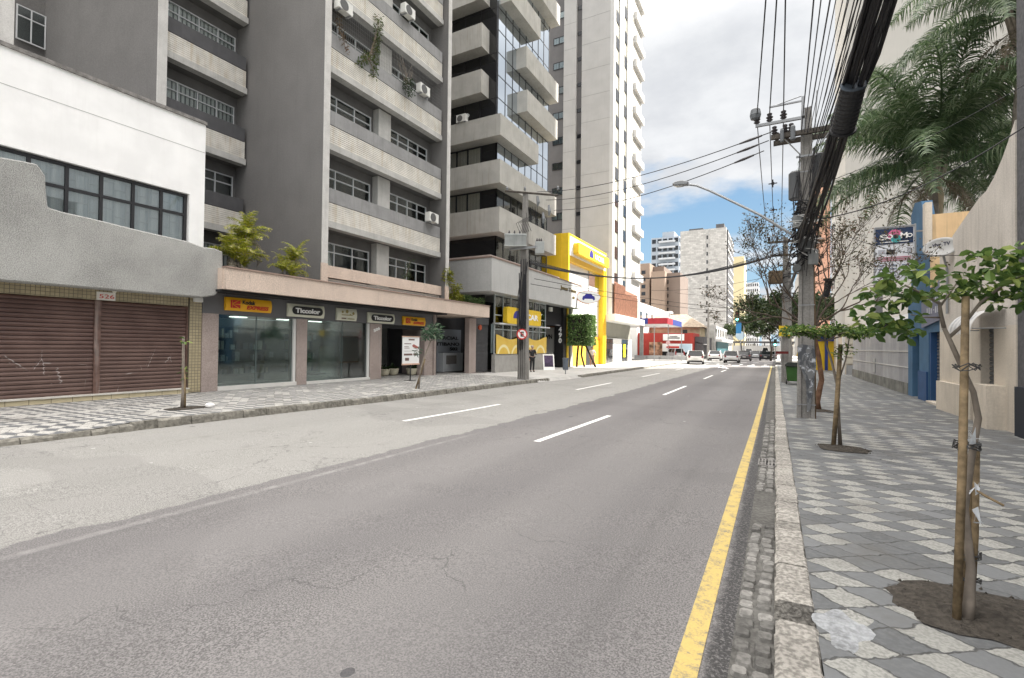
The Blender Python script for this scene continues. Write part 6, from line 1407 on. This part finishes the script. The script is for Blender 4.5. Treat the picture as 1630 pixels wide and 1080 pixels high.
s3_ = thing('sapling', (-11.5, 5.98, z2), 'bare stick-like young tree before the brown shutters', 'tree', 'young staked street trees')
MB().tube([(-11.5, 5.98, z2-.02), (-11.49, 5.98, z2+.35), (-11.53, 5.99, z2+.95), (-11.53, 5.98, z2+1.6)], [.055, .035, .03, .025], 8).build('trunk', B_pale, s3_, smooth=True); stake((-11.44, 6.0, z2), (-11.50, 6.0, z2+.9), .02, s3_)
lv = MB(); leaves(lv, [(-11.45, 5.98, z2+1.5), (-11.5, 5.98, z2+.85), (-11.55, 5.98, z2+.7)], 7, (.06, .06, .06), .10); lv.build('crown', L_sap, s3_)
q = MB(); q.lathe((-11.3, 6.45, z2), [(.03, 0), (.09, .02), (.1, .06), (.05, .1)], 8); tag(q.build('white_stone', M_white), 'small white stone on the soil beside the stick-like young tree', 'stone')
z3 = zl(-11.1, 13.4)
s4_ = thing('sapling', (-11.05, 13.45, z3), 'slim young tree with a tuft of blue-green leaves before the shop entrance', 'tree', 'young staked street trees')
stake((-11.05, 13.35, z3), (-10.98, 13.75, 1.15), .03, s4_); MB().tube([(-11.0, 13.45, z3), (-10.98, 13.5, .8), (-10.95, 13.7, 1.3), (-10.93, 14.0, 1.8), (-10.9, 14.1, 2.1)], [.03, .025, .022, .018, .012], 8).build('trunk', B_pale, s4_, smooth=True)
lv = MB(); np.random.seed(6); leaves(lv, [(-10.9, 13.95, 2.1), (-10.9, 14.2, 2.25), (-10.9, 14.3, 2.0), (-10.9, 13.8, 2.0)], 75, (.2, .24, .17), .15, aspect=.28); leaves(lv, [(-10.95, 13.3, 1.4)], 30, (.1, .12, .12), .11, aspect=.3); lv.build('crown', leafmat('bluegreen_leaf', (.04, .085, .05), (.12, .2, .12), (.2, .28, .18)), s4_)
# planter palms on the canopy
af = [frond_mesh('areca_frond', 1.45, math.radians(e), math.radians(d), 34, .34, .032, L_areca, 20+i, .55) for i, (e, d) in enumerate(((86, 70), (78, 95), (64, 110), (50, 115)))]
L_ad = leafmat('areca_dry', (.22, .19, .14), (.38, .34, .28)); afd = frond_mesh('areca_dead', 1.1, math.radians(10), math.radians(125), 22, .28, .025, L_ad, 33, 1.3)
def areca(x, y, z, n, s, label, seed):
    """clump of stems, each topped by its own tuft of arching fronds"""
    rnd = random.Random(seed); t_ = thing('areca_palm', (x, y, z), label, 'palm', 'potted palms on the pink canopy'); st = MB()
    for i in range(n):
        a = i*2.4; h = (.25+1.0*((i*.618) % 1))*s; r = .1+.26*((i*.382) % 1); px_, py_ = r*math.cos(a), r*math.sin(a)*1.2
        st.tube([(x+px_*.3, y+py_*.3, z), (x+px_*.8, y+py_*.8, z+h*.6), (x+px_, y+py_, z+h)], [.025, .02, .015], 5)
        for k in range(7):
            o = bpy.data.objects.new('frond', af[k % 4]); COL.objects.link(o); o.parent = t_; o.location = (px_, py_, h); o.rotation_euler = (rnd.uniform(-.2, .2), rnd.uniform(-.25, .15), k*.9+i); o.scale = (s*rnd.uniform(.42, .66),)*3
        for k in range(2):
            o = bpy.data.objects.new('dead_frond', afd); COL.objects.link(o); o.parent = t_; o.location = (px_, py_, h-.1); o.rotation_euler = (0, .2, k*3.1+i*1.3); o.scale = (s*.62,)*3
    st.build('stem', B_pale, t_); return t_
areca(-15.1, 9.55, 3.75, 11, 1.15, 'larger yellow-green areca palm at the left end of the pink canopy', 2)
areca(-15.1, 11.35, 3.7, 7, .92, 'smaller yellow-green areca palm on the pink canopy beside the dark wall', 4)
def shrub(x, y, z, label, cs, n, sp, size, mat, seed, group=None, stem=True):
    np.random.seed(seed); t_ = thing('shrub', (x, y, z), label, 'shrub', group); lv = MB(); leaves(lv, cs, n, sp, size, aspect=.3); lv.build('foliage', mat, t_)
    if stem:
        q = MB()
        for c in cs[::2]: q.tube([(x, y, z), tuple((Vector((x, y, z))+Vector(c))/2+Vector((.05, 0, .05))), c], [.02, .014, .008], 5)
        q.build('stem', B_bark, t_)
    return t_
shrub(-15.0, 21.2, 3.75, 'tall yellow-green bamboo-like shrub at the right end of the pink canopy', [(-15.0, 20.9+.12*i, 4.0+.2*i) if i < 5 else (-15, 20.75-.03*i, 4.2+.16*i) for i in range(9)]+[(-15, 21.5, 4.3), (-15, 21.7, 4.1)], 75, (.25, .28, .22), .15, leafmat('yellow_bamboo', (.14, .17, .02), (.38, .36, .05)), 1)
shrub(-15.0, 22.5, 3.75, 'dark green feathery shrub spilling over the right end of the pink canopy', [(-14.9, 21.9+.22*i, 4.05+.1*math.sin(i)) for i in range(8)], 130, (.3, .24, .28), .16, leafmat('dark_feather', (.04, .07, .02), (.09, .14, .045)), 2)
S2 = S0+2*FH
shrub(-15.25, 15.0, S2-.1, 'tall leafy climber growing up the mesh of the planted balcony', [(-15.2, 14.5+.09*i, S2-.55+.12*i) for i in range(6)]+[(-15.2, 15.3+.02*i, S2-.6+.2*i) for i in range(14)], 26, (.12, .2, .14), .12, L_bamb, 3)
shrub(-15.2, 17.3, S2-.05, 'round dark shrub with bare twigs on the planted balcony', [(-15.1, 17.3, S2-.2), (-15.1, 17.5, S2-.35), (-15.05, 17.4, S2+.05)], 110, (.22, .26, .22), .09, leafmat('balcony_dark', (.02, .045, .02), (.06, .1, .04)), 4)
q = MB(); random.seed(6)
for i in range(12): q.tube([(-15.15, 17.3+random.uniform(-.2, .3), S2), (-15.15, 17.1+random.uniform(-.5, .9), S2+random.uniform(.5, 1.2))], [.012, .005], 4)
tag(q.build('dry_twigs', B_pale), 'bare pale twigs sticking up from the round balcony shrub', 'twigs')
shrub(-15.2, 13.4, S2+.2, 'reddish trailing plant near the pale left pier of the planted balcony', [(-15.15, 13.3+.07*i, S2+.6-.18*i) for i in range(7)], 18, (.1, .12, .12), .09, leafmat('red_leaf', (.12, .06, .04), (.2, .16, .08)), 5)
shrub(-15.7, 17.85, 4.5, 'thin pale-leaved plant in front of the lowest right window', [(-15.5, 17.8+.05*i, 4.6+.14*i) for i in range(9)], 14, (.12, .2, .12), .11, leafmat('thin_leaf', (.07, .1, .05), (.16, .2, .1)), 6)
# bird netting strung across the planted balcony: thin vertical wires
q = MB()
for i in range(70): y = 13.05+i*.104; q.box(-15.33, -15.325, y, y+.006, S2, S2+1.5)
for i in range(9): q.box(-15.33, -15.326, 13.02, 20.3, S2+.17*i, S2+.17*i+.005)
q.build('netting', plain('net', (.25, .25, .25), .6), B)
# clipped square tree
ht = thing('clipped_tree', (-14.9, 39.0, -.05), 'clipped block-shaped tree on three leaning trunks before the yellow store', 'tree')
q = MB(); q.tube([(-14.6, 38.3, -.1), (-14.5, 38.2, 1), (-14.3, 37.9, 1.9)], [.1, .09, .08], 8); q.tube([(-14.0, 38.6, -.1), (-14.2, 38.3, 1.0), (-14.0, 38.0, 1.9)], [.09, .08, .08], 8); q.tube([(-13.0, 38.6, -.1), (-13.5, 38.5, 1.0), (-13.9, 38.3, 1.9)], [.09, .08, .08], 8); q.build('trunk', B_dark, ht, smooth=True)
np.random.seed(9); lv = MB(); n = 5200; P_ = np.random.rand(n, 3)
for i in range(n):   # leaves on and just under the faces of the clipped block
    p = P_[i].copy(); ax = np.random.randint(0, 3); p[ax] = round(p[ax])*(1-.1*np.random.rand()) if p[ax] > .5 else .1*np.random.rand()
    c = (-14.85+p[0]*1.75, 36.7+p[1]*2.2, 1.75+p[2]*2.5); d = np.random.normal(0, 1, 3); d /= np.linalg.norm(d); e = np.cross(d, np.random.normal(0, 1, 3)); e /= np.linalg.norm(e); k = len(lv.v); s_ = .1
    lv.v += [tuple(np.array(c)-d*s_), tuple(np.array(c)+e*s_*.6), tuple(np.array(c)+d*s_), tuple(np.array(c)-e*s_*.6)]; lv.f.append((k, k+1, k+2, k+3))
lv.build('crown', L_hedge, ht)
MB().box(-14.7, -13.25, 36.85, 38.75, 1.9, 4.1).build('crown_filler', B_dark, ht)  # solid dark block filling the crown behind its leaves
# street trees further off on the right pavement and beyond
gT = 'dark street trees down the right side'
for i, (x, y, hh, L_, nl, lab) in enumerate(((.6, 45, 3.4, 1.5, 20, 'flat-crowned green street tree before the crossing on the right'), (1.2, 52, 3.4, 1.5, 18, 'street tree by the crossing, right of the flat-crowned one'), (-.6, 84, 3.0, 2.2, 26, 'large dark street tree beyond the crossing'), (1.0, 98, 3, 2.4, 26, 'dark street tree behind the large one beyond the crossing'), (-.5, 125, 3, 2.6, 24, 'far dark tree overhanging the end of the street'), (-7.5, 135, 3, 2.4, 22, 'far round tree over the traffic left of the yellow tower base'), (3.5, 66, 3.2, 2.0, 20, 'tree on the right corner of the cross street'))):
    tree('street_tree', x, y, -.1, lab, 'tree', 0, [(x, y, -.2), (x+.1, y, hh*.5), (x-.05, y, hh)], [.17, .13, .11], B_dark, L_, 3, L_dark, nl, (.55, .55, .4) if y < 60 else (.9, .9, .7), .17 if y < 60 else .3, 40+i, spread=.85, up=.05 if i == 0 else .2, kids=3, heads=5, group=gT, r0=.07)

# ================================================================ street furniture
zb = zl(-10.6, 26.2)
b_ = thing('litter_bin', (-10.75, 26.4, zb), 'small blue-grey litter bin on a post near the left kerb', 'bin')
MB().lathe((-10.75, 26.4, zb+.25), [(.15, 0), (.16, .02), (.17, .6), (.185, .62), (.185, .68), (.15, .69)], 14).build('body', wm('bin_grey', (.12, .14, .17), .1, 4, .5), b_); MB().lathe((-10.75, 26.4, zb), [(.035, -.05), (.035, .25)], 8).build('post', M_steel, b_)
za = zl(-14.2, 31.6)
af_ = thing('a_frame_sign', (-14.2, 31.6, za), 'folding white-edged sign board with dark purple picture on the pavement by the entrance', 'sign')
def aboard(dy):
    q = MB(); x0, x1 = -14.2+dy*.3, -14.2; n = len(q.v)
    for (x, z) in ((x0, za), (x1, za+1.1)):
        for y in (31.2, 32.0): q.v.append((x, y, z))
    for (x, z) in ((x0+.03, za), (x1+.03, za+1.1)):
        for y in (31.2, 32.0): q.v.append((x, y, z))
    q.f += [(0, 1, 3, 2), (4, 6, 7, 5), (0, 4, 5, 1), (2, 3, 7, 6), (0, 2, 6, 4), (1, 5, 7, 3)]; return q
af_.rotation_euler = (0, 0, -.95)
aboard(1.3).build('front_board', M_lwhite, af_); aboard(-1.3).build('rear_board', M_lwhite, af_)
q = MB(); q.quad((-14.2+.39*.8+.036, 31.28, za+.22), (-14.2+.39*.8+.036, 31.92, za+.22), (-14.2+.39*.08+.036, 31.92, za+1.02), (-14.2+.39*.08+.036, 31.28, za+1.02)); q.build('picture', wm('purple_print', (.05, .03, .07), .5, 4, .5), af_)
gb = thing('green_bin', (.75, 25.2, zr(25.2)), 'green wheeled rubbish bin with black lid standing behind the near pole', 'bin')
z = zr(25.2); q = MB(); q.prism([(.48, z+.14), (1.0, z+.14), (1.06, z+.80), (.42, z+.80)], 'y', 24.95, 25.5); q.build('body', wm('bin_green', (.03, .085, .018), .1, 4, .5), gb, bevel=.02)
q = MB(); q.prism([(.38, z+.80), (1.10, z+.80), (1.08, z+.9), (.95, z+.98), (.5, z+.98), (.40, z+.9)], 'y', 24.9, 25.55); q.build('lid', plain('bin_black', (.03, .035, .03), .5), gb)
for x in (.45, 1.0): MB().lathe((x-.03, 25.0, z+.12), [(.12, 0), (.12, .05)], 14, 'x').build('wheel', M_black, gb)
um = thing('yellow_parasol', (1.25, 30.5, .1), 'closed yellow awning cloth leaning behind the green bin', 'awning'); MB().prism([(1.0, 1.25), (1.55, 1.3), (1.5, 2.0), (1.25, 2.35)], 'y', 30.4, 30.45).build('cloth', M_ylw, um); MB().tube([(1.28, 30.45, .1), (1.28, 30.45, 2.3)], .03).build('pole', M_steel, um)
# traffic light over the road
tlh = thing('traffic_light', (-3.75, 60, 4.7), 'traffic light showing green hung over the road on a long arm', 'traffic light')
MB().box(-3.98, -3.52, 59.9, 60.15, 4.68, 5.85).build('housing', plain('tl_black', (.015, .02, .015), .5), tlh)
for i, (c_, e_) in enumerate((((.12, .01, .01), 0), ((.12, .08, .01), 0), ((.1, .9, .6), 6))):
    m, t = newmat('signal_%d' % i); t.put(t.b.inputs['Base Color'], c_)
    if e_: t.b.inputs['Emission Color'].default_value = (.15, 1, .7, 1); t.b.inputs['Emission Strength'].default_value = e_
    MB().lathe((-3.75, 59.89, 5.62-.36*i), [(.13, 0), (.13, -.03), (.10, -.05)], 14, 'y').build('lamp', m, tlh)
MB().tube([(.6, 60.1, -.1), (.6, 60.1, 5.4), (.3, 60.1, 5.8), (-3.5, 60.1, 5.95), (-3.75, 60.1, 5.9)], [.09, .08, .06, .05, .04], 8).build('arm', M_steel, tlh)
MB().box(-3.9, -3.35, 60.1, 60.14, 3.35, 4.6).build('street_plate', plain('plate_blue', (.05, .25, .55), .5), tlh)
t2_ = thing('traffic_light', (.0, 59.5, 1.8), 'small roadside traffic light on a post at the right kerb by the crossing', 'traffic light'); MB().box(-.15, .15, 59.4, 59.6, 1.9, 2.7).build('housing', MATS['tl_black'], t2_); MB().tube([(0, 59.5, -.1), (0, 59.5, 2.0)], .05).build('post', M_steel, t2_); MB().lathe((0, 59.39, 2.1), [(.1, 0), (.1, -.03)], 12, 'y').build('lamp', MATS['signal_2'], t2_)
for i, (x, y, H_, lab) in enumerate(((-14.2, 66, 4.6, 'thin grey sign post before the petrol station, left one'), (-13.9, 74, 5.2, 'grey post with small round sign before the petrol station'), (-11.6, 71.5, 4.6, 'pale thin post in front of the red shop banner'), (-4.9, 95, 7, 'thin post left of the traffic light'))):
    p_ = thing('sign_post', (x, y, -.2), lab, 'post'); MB().tube([(x, y, -.25), (x, y, H_)], .055, 8).build('post', M_steel, p_)
    if i == 1: MB().lathe((x, y-.08, 2.4), [(.3, 0), (.3, -.03)], 16, 'y').build('plate', wm('pink_plate', (.6, .4, .4), .1, 3), p_)
    if i == 2: MB().box(x+.15, x+.75, y-.1, y+.1, 3.7, 4.2).build('signal_box', M_black, p_)
for i in range(5):
    x = -19+i*1.9; w0 = MB(); w0.box(x, x+1.85, 74.5, 75, -.25, .45)
    tag(w0.build('low_barrier', wm('barrier_%d' % i, (.33+.04*(i % 2),)*3, .1, 2), origin=(x, 74.7, -.25)), 'one of the low pale concrete barrier blocks along the petrol station forecourt', 'barrier', 'low barriers at the petrol station')
for i, (x, y, z, c) in enumerate(((-4.0, 118, 5.2, 'first'), (-3, 105, 5.6, 'second'), (-1.5, 90, 5.8, 'third'))):
    l_ = thing('street_lamp', (.9, y, 0), 'distant pale street lamp arm among the dark trees, %s from the left' % c, 'street lamp'); MB().tube([(.9, y, -.2), (.9, y, 4), (.2, y, 5.0), (x+.8, y, z), (x, y, z+.05)], .06, 6).build('arm', M_frame, l_); MB().box(x-.5, x+.1, y-.12, y+.12, z, z+.12).build('lamp_head', M_lwhite, l_)
gyl = thing('oval_ad_sign', (-6.3, 110, 3.5), 'pale blue oval advertising sign beyond the crossing', 'sign'); MB().lathe((-6.3, 110, 4.3), [(.9, 0), (.9, -.1)], 20, 'y').build('board', MATS['pale_blue'], gyl); MB().box(-6.4, -6.2, 110, 110.1, -.3, 3.5).build('post', M_steel, gyl)
pst = thing('overpass', (-4, 172, 0), 'dark railing and low wall closing the street far behind the traffic', 'bridge'); MB().box(-12, 6, 172, 173, 3.4, 4.0).build('beam', M_dsill, pst); MB().box(-12, 6, 171.9, 172.0, -.6, 2.6).build('low_wall', M_band2, pst)
for i in range(7): MB().box(-11.8+i*2.9, -11.5+i*2.9, 172, 173, -.5, 3.4).build('column', M_dsill, pst)

# ================================================================ cars
M_tyre = plain('tyre', (.015, .015, .015), .8); M_rim = plain('rim', (.4, .4, .42), .3, .8); M_cglass = plain('car_glass', (.008, .01, .011), .12, 0, .35)
M_tail = plain('tail_light', (.20, .012, .012), .3); M_plate = plain('plate', (.55, .55, .52), .5); M_trim = plain('bumper_trim', (.02, .02, .022), .6)
def car(name, label, x, y, rz, paint, hatch=True, van=False, H=None):
    c = thing(name, (0, 0, 0), label, 'van' if van else 'car', 'cars on the road'); L, Wd = 4.0, 1.76
    Ht = H or (1.9 if van else 1.48)
    if van: side = [(-2, .35), (-2.03, .75), (-1.98, 1.1)]; top = [(-1.98, 1.1), (-1.85, Ht-.12), (-1.6, Ht), (1.1, Ht), (1.5, 1.15)]; hood = [(1.5, 1.15), (2.0, .95), (2.05, .4)]
    elif hatch: top = [(-1.93, .93), (-1.62, Ht-.1), (-1.25, Ht), (.1, Ht-.02), (.95, .98)]; side = [(-1.95, .3), (-2.02, .5), (-1.98, .8), (-1.93, .93)]; hood = [(.95, .98), (1.75, .82), (2.0, .62), (2.02, .3)]
    else: top = [(-1.45, .98), (-.95, Ht-.06), (-.5, Ht-.02), (.25, Ht-.03), (1.0, .96)]; side = [(-2.1, .3), (-2.18, .55), (-2.12, .92), (-1.45, .98)]; hood = [(1.0, .96), (1.85, .8), (2.1, .6), (2.1, .3)]
    prof = side+[p for p in hood if p not in side]
    def loft(profile, w0, w1, zref, inset=0):
        mb = MB(); k = len(profile); hw = Wd/2
        def wd(z): return hw-(max(0, z-zref)*.30)-(.05 if z < .36 else 0)
        xs = (-1, 1)
        for s in xs:
            for (yy, z) in profile: mb.v.append((s*(wd(z)-inset), yy, z))
        mb.f.append(tuple(range(k))); mb.f.append(tuple(range(2*k-1, k-1, -1)))
        for i in range(k): j = (i+1) % k; mb.f.append((i, i+k, j+k, j))
        return mb
    loft(prof, 0, 0, .95).build('body', paint, c, bevel=.05, smooth=False)
    gl = loft(top, 0, 0, .9, .012).build('window', M_cglass, c)
    # roof skin and pillars over the glass house
    rp = MB(); ys_ = [p[0] for p in top]; rz0 = Ht-.07
    hwr = Wd/2-(Ht-.9)*.30
    rp.box(-hwr, hwr, top[2][0]-.22, top[-2][0]+.08, Ht-.02, Ht+.025)
    def pil(y0, z0, y1, z1, w_=.045):
        for s in (-1, 1): rp.tube([(s*(Wd/2-.02-(z0-.95)*.3), y0, z0), (s*(Wd/2-.02-max(0, z1-.95)*.3), y1, z1)], w_, 6)
    pil(top[0][0], top[0][1], top[1][0], top[1][1], .07); pil(top[1][0], top[1][1], top[2][0], Ht-.01, .06); pil(top[-1][0], top[-1][1], top[-2][0], Ht-.02); pil(-.35, .95, -.38, Ht-.03, .035)
    for s in (-1, 1): rp.tube([(s*(hwr+.0), top[2][0], Ht-.01), (s*hwr, top[-2][0], Ht-.02)], .045, 6)
    rp.build('roof', paint, c)
    for s in (-1, 1):
        for yy in (-1.28, 1.25):
            w0 = MB().lathe((s*(Wd/2-.1)-.1, yy, .31), [(.25, 0), (.31, .02), (.31, .18), (.25, .2)], 20, 'x').build('wheel', M_tyre, c)
            MB().lathe((s*(Wd/2-.1)-.105, yy, .31), [(.17, 0), (.19, .02), (.19, .19), (.17, .21)], 12, 'x').build('rim', M_rim, w0)
        yb = side[1][0]
        MB().box(s*(Wd/2-.2)-.04, s*(Wd/2-.2)+.15, yb-.015, yb+.25, .74, .94 if not van else 1.3).build('tail_light', M_tail, c)
        MB().box(s*(Wd/2-.25)-.15, s*(Wd/2-.25)+.15, 1.85, 2.04, .55, .7).build('headlight', M_rim, c)
        MB().box(s*(Wd/2+.07)-.09, s*(Wd/2+.07)+.09, .62, .74, .92, 1.05).build('mirror', paint, c)
    MB().box(-.72, .72, side[1][0]-.03, side[1][0]+.1, .26, .42).build('bumper', M_trim, c); MB().box(-.22, .22, side[1][0]-.045, side[1][0]-.02, .56, .68).build('licence_plate', M_plate, c)
    c.location = (x, y, zroad(-5, y)+.0); c.rotation_euler = (0, 0, rz); return c
def paint(name, c): return plain(name, c, .25, .1, .6)
W1 = paint('paint_white', (.72, .72, .70)); W2 = paint('paint_white_b', (.66, .66, .66)); DG = paint('paint_dark_grey', (.09, .085, .09)); SV = paint('paint_silver', (.38, .39, .41)); BK = paint('paint_black', (.015, .015, .018)); RD = paint('paint_dark_red', (.1, .015, .015))
car('parked_car', 'white hatchback turning in the sunlit crossing, nearest car', -7.95, 58.5, .12, W1)
car('parked_car', 'white hatchback driving away, just left of the traffic light', -4.85, 68.0, 0, W2)
car('parked_car', 'white sedan ahead of and left of the second white hatchback', -7.9, 79, 0, W1, False)
car('parked_car', 'dark grey sedan right of the second white hatchback', -4.1, 83, 0, DG, False)
car('parked_car', 'silver sedan in the middle of the queue of traffic', -3.1, 97, 0, SV, False)
car('parked_car', 'black sedan with lit rear lamps nearest the right kerb', -1.35, 88, 0, BK, False)
car('parked_car', 'dark sedan half hidden behind the black one', -.6, 97, 0, DG, False)
car('parked_van', 'white van far up the street facing the viewer', -5.2, 122, math.pi, W1, van=True)
car('parked_van', 'silver van parked before the red shop', -14.6, 84, .5, SV, van=True, H=1.75)
car('parked_van', 'pale van parked at the right end of the far traffic', -2.0, 128, 0, W2, van=True, H=2.2)
random.seed(14)
for i, (x, y, p_, l_) in enumerate(((-5.6, 101, RD, 'dark red car beyond the dark grey sedan'), (-6.6, 110, W1, 'white car deep in the far traffic, left lane'), (-8.2, 118, W2, 'pale car parked by the far left kerb'), (-7.9, 104, SV, 'silver car by the far left kerb'), (-3.5, 112, DG, 'grey car behind the silver sedan'), (-.9, 116, W1, 'white car by the far right kerb'), (-6.3, 92, BK, 'dark car between the two lanes of far traffic'), (-3.4, 136, W1, 'small white car at the very end of the street'), (-7.2, 145, SV, 'tiny silver car at the very end of the left lane'))):
    car('parked_car', l_, x, y, 0, p_, i % 2 == 0)

# ================================================================ people
def person(x, y, z, h, face, label, top_c, bot_c, hair_c, pose, hold=None):
    """standing or walking adult; face = heading angle (0 looks to -Y)"""
    s = h/1.72; p = thing('person', (x, y, z), label, 'person'); Rm = Matrix.Rotation(face, 4, 'Z')
    st = pose.get('step', .0); ar = pose.get('arms', ((.1, .0), (-.1, .0)))
    J = {}; A = lambda k, c: J.__setitem__(k, Vector(c)*s)
    A('pel', (0, 0, .95)); A('wst', (0, .0, 1.08)); A('cst', (0, .01, 1.30)); A('nk', (0, .0, 1.45)); A('hd0', (0, -.01, 1.53)); A('hd1', (0, -.02, 1.62)); A('hd2', (0, -.01, 1.70))
    for k, sx in (('l', 1), ('r', -1)):
        f = st*(1 if k == 'l' else -1)
        A('hip'+k, (sx*.09, 0, .90)); A('kne'+k, (sx*.10, -.02-f*.16, .50+abs(f)*.02)); A('ank'+k, (sx*.10, .02-f*.30+(.12 if f < 0 else 0)*0, .09)); A('toe'+k, (sx*.115, -.15-f*.30, .035))
        q = pose['arm'+k]; A('sho'+k, (sx*.18, 0, 1.40)); A('elb'+k, (sx*.24+q[0][0]*sx, q[0][1], q[0][2])); A('wri'+k, (sx*.22+q[1][0]*sx, q[1][1], q[1][2]))
    def skin(nm, chain, mat, root):
        me = bpy.data.meshes.new(nm); ids = {}; vs = []; es = []; rs = []
        for a, ra, b, rb in chain:
            for k, r in ((a, ra), (b, rb)):
                if k not in ids: ids[k] = len(vs); vs.append(tuple((Rm @ J[k]))); rs.append(r*s)
            es.append((ids[a], ids[b]))
        me.from_pydata(vs, es, []); me.materials.append(mat); o = bpy.data.objects.new(nm, me); COL.objects.link(o); o.parent = p; o['_o'] = tuple(p['_o'])
        o.modifiers.new('skin', 'SKIN'); me.skin_vertices[0].data
        for i, r in enumerate(rs): me.skin_vertices[0].data[i].radius = (r, r)
        me.skin_vertices[0].data[ids[root]].use_root = True; sb_ = o.modifiers.new('sub', 'SUBSURF'); sb_.levels = 1; sb_.render_levels = 2; return o
    for k, sx in (('l', 1), ('r', -1)):   # five-finger hands hanging from the wrist
        w_ = J['wri'+k]; d = (w_-J['elb'+k]).normalized(); J['plm'+k] = w_+d*.06*s
        for i in range(4): u = Vector((0, (i-1.5)*.018, 0))*s; J['f%d%s' % (i, k)] = w_+d*.09*s+u; J['g%d%s' % (i, k)] = w_+d*(.15+(.012 if i in (1, 2) else 0))*s+u+Vector((-sx*.02, 0, 0))*s
        J['t0'+k] = w_+d*.04*s+Vector((-sx*.01, -.03, 0))*s; J['t1'+k] = w_+d*.09*s+Vector((-sx*.02, -.045, 0))*s
    ch = [('pel', .13, 'wst', .115), ('wst', .115, 'cst', .125), ('cst', .125, 'nk', .055), ('nk', .055, 'hd0', .055), ('hd0', .055, 'hd1', .088), ('hd1', .088, 'hd2', .075)]
    for k in 'lr':
        ch += [('pel', .13, 'hip'+k, .085), ('hip'+k, .085, 'kne'+k, .055), ('kne'+k, .055, 'ank'+k, .036), ('ank'+k, .036, 'toe'+k, .03), ('cst', .125, 'sho'+k, .055), ('sho'+k, .055, 'elb'+k, .04), ('elb'+k, .04, 'wri'+k, .026), ('wri'+k, .026, 'plm'+k, .03)]
        for i in range(4): ch += [('plm'+k, .03, 'f%d%s' % (i, k), .009), ('f%d%s' % (i, k), .009, 'g%d%s' % (i, k), .007)]
        ch += [('wri'+k, .026, 't0'+k, .011), ('t0'+k, .011, 't1'+k, .008)]
    sk = plain('skin_%s' % hair_c[0], (.42, .26, .19), .5); skin('body', ch, sk, 'pel')
    J['nk2'] = J['nk']-Vector((0, 0, .02)); tp = [('pel', .155, 'wst', .14), ('wst', .14, 'cst', .15), ('cst', .15, 'nk2', .075)]
    for k in 'lr': tp += [('cst', .15, 'sho'+k, .078), ('sho'+k, .078, 'elb'+k, .055), ('elb'+k, .055, 'wri'+k, .04)] if pose.get('long', True) else [('cst', .15, 'sho'+k, .078), ('sho'+k, .078, 'elb'+k, .06)]
    skin('shirt', tp, plain(label[:6]+'_top', top_c, .8), 'pel'); bt = []
    for k in 'lr': bt += [('pel', .145, 'hip'+k, .105), ('hip'+k, .105, 'kne'+k, .075), ('kne'+k, .075, 'ank'+k, .058)]
    skin('trousers', bt, plain(label[:6]+'_bottom', bot_c, .8), 'pel')
    for k in 'lr':
        q = MB(); a = Rm @ J['ank'+k]; b = Rm @ J['toe'+k]; o0 = Vector(p['_o']); q.tube([tuple(o0+a+Vector((0, 0, -.04*s))), tuple(o0+(a+b)/2+Vector((0, 0, -.02*s))), tuple(o0+b)], [.05*s, .045*s, .03*s], 8); q.build('shoe', M_black, p, smooth=True)
    q = MB(); c = Vector(p['_o'])+Rm @ (J['hd1']+Vector((0, .015, .03))*s); q.lathe(tuple(c), [(.104*s, -.03*s), (.108*s, .02*s), (.085*s, .07*s), (.03*s, .10*s)], 14); q.build('hair', plain(label[:6]+'_hair', hair_c[1], .8), p, smooth=True)
    q = MB(); o0 = Vector(p['_o'])
    for u, v, r in ((0, 1.60, .014), (.035, 1.635, .009), (-.035, 1.635, .009)): a = o0+Rm @ (Vector((u, -.105, v))*s); q.lathe(tuple(a), [(r*s, -r*s), (r*1.2*s, 0), (r*.6*s, r*s)], 6)
    for sx in (-1, 1): a = o0+Rm @ (Vector((sx*.095, 0, 1.62))*s); q.lathe(tuple(a), [(.012*s, -.03*s), (.016*s, 0), (.008*s, .03*s)], 6)
    q.build('face', sk, p); return p
person(-13.75, 28.1, zl(-13.75, 28.1), 1.68, .9, 'person in a black coat and black trousers standing behind the left pole', (.02, .02, .022), (.02, .02, .022), ('a', (.42, .36, .32)), {'arml': ((.02, -.05, 1.14), (-.04, -.2, 1.2)), 'armr': ((.03, .02, 1.13), (.02, -.04, .88))})
person(-13.9, 40.2, zl(-13.9, 40.2), 1.66, .6, 'person in a pale top and brown shorts walking past the yellow store', (.55, .50, .47), (.28, .16, .12), ('b', (.10, .07, .05)), {'step': .8, 'long': False, 'arml': ((.03, -.08, 1.14), (.0, -.22, 1.0)), 'armr': ((.03, .06, 1.14), (.02, .02, .88))})
# small wall fixtures of the left side
dg = thing('fire_alarm_sign', (-15.1, 23.8, 2.5), 'small orange-red fixture on the pillar by the dark shutter', 'sign'); MB().lathe((-15.1, 23.8, 2.7), [(.12, 0), (.16, .1), (.1, .12)], 12, 'x').build('plate', wm('rust_orange', (.45, .1, .05), .2, 6), dg)
for o in list(bpy.data.objects):
    if '_o' in o: del o['_o']
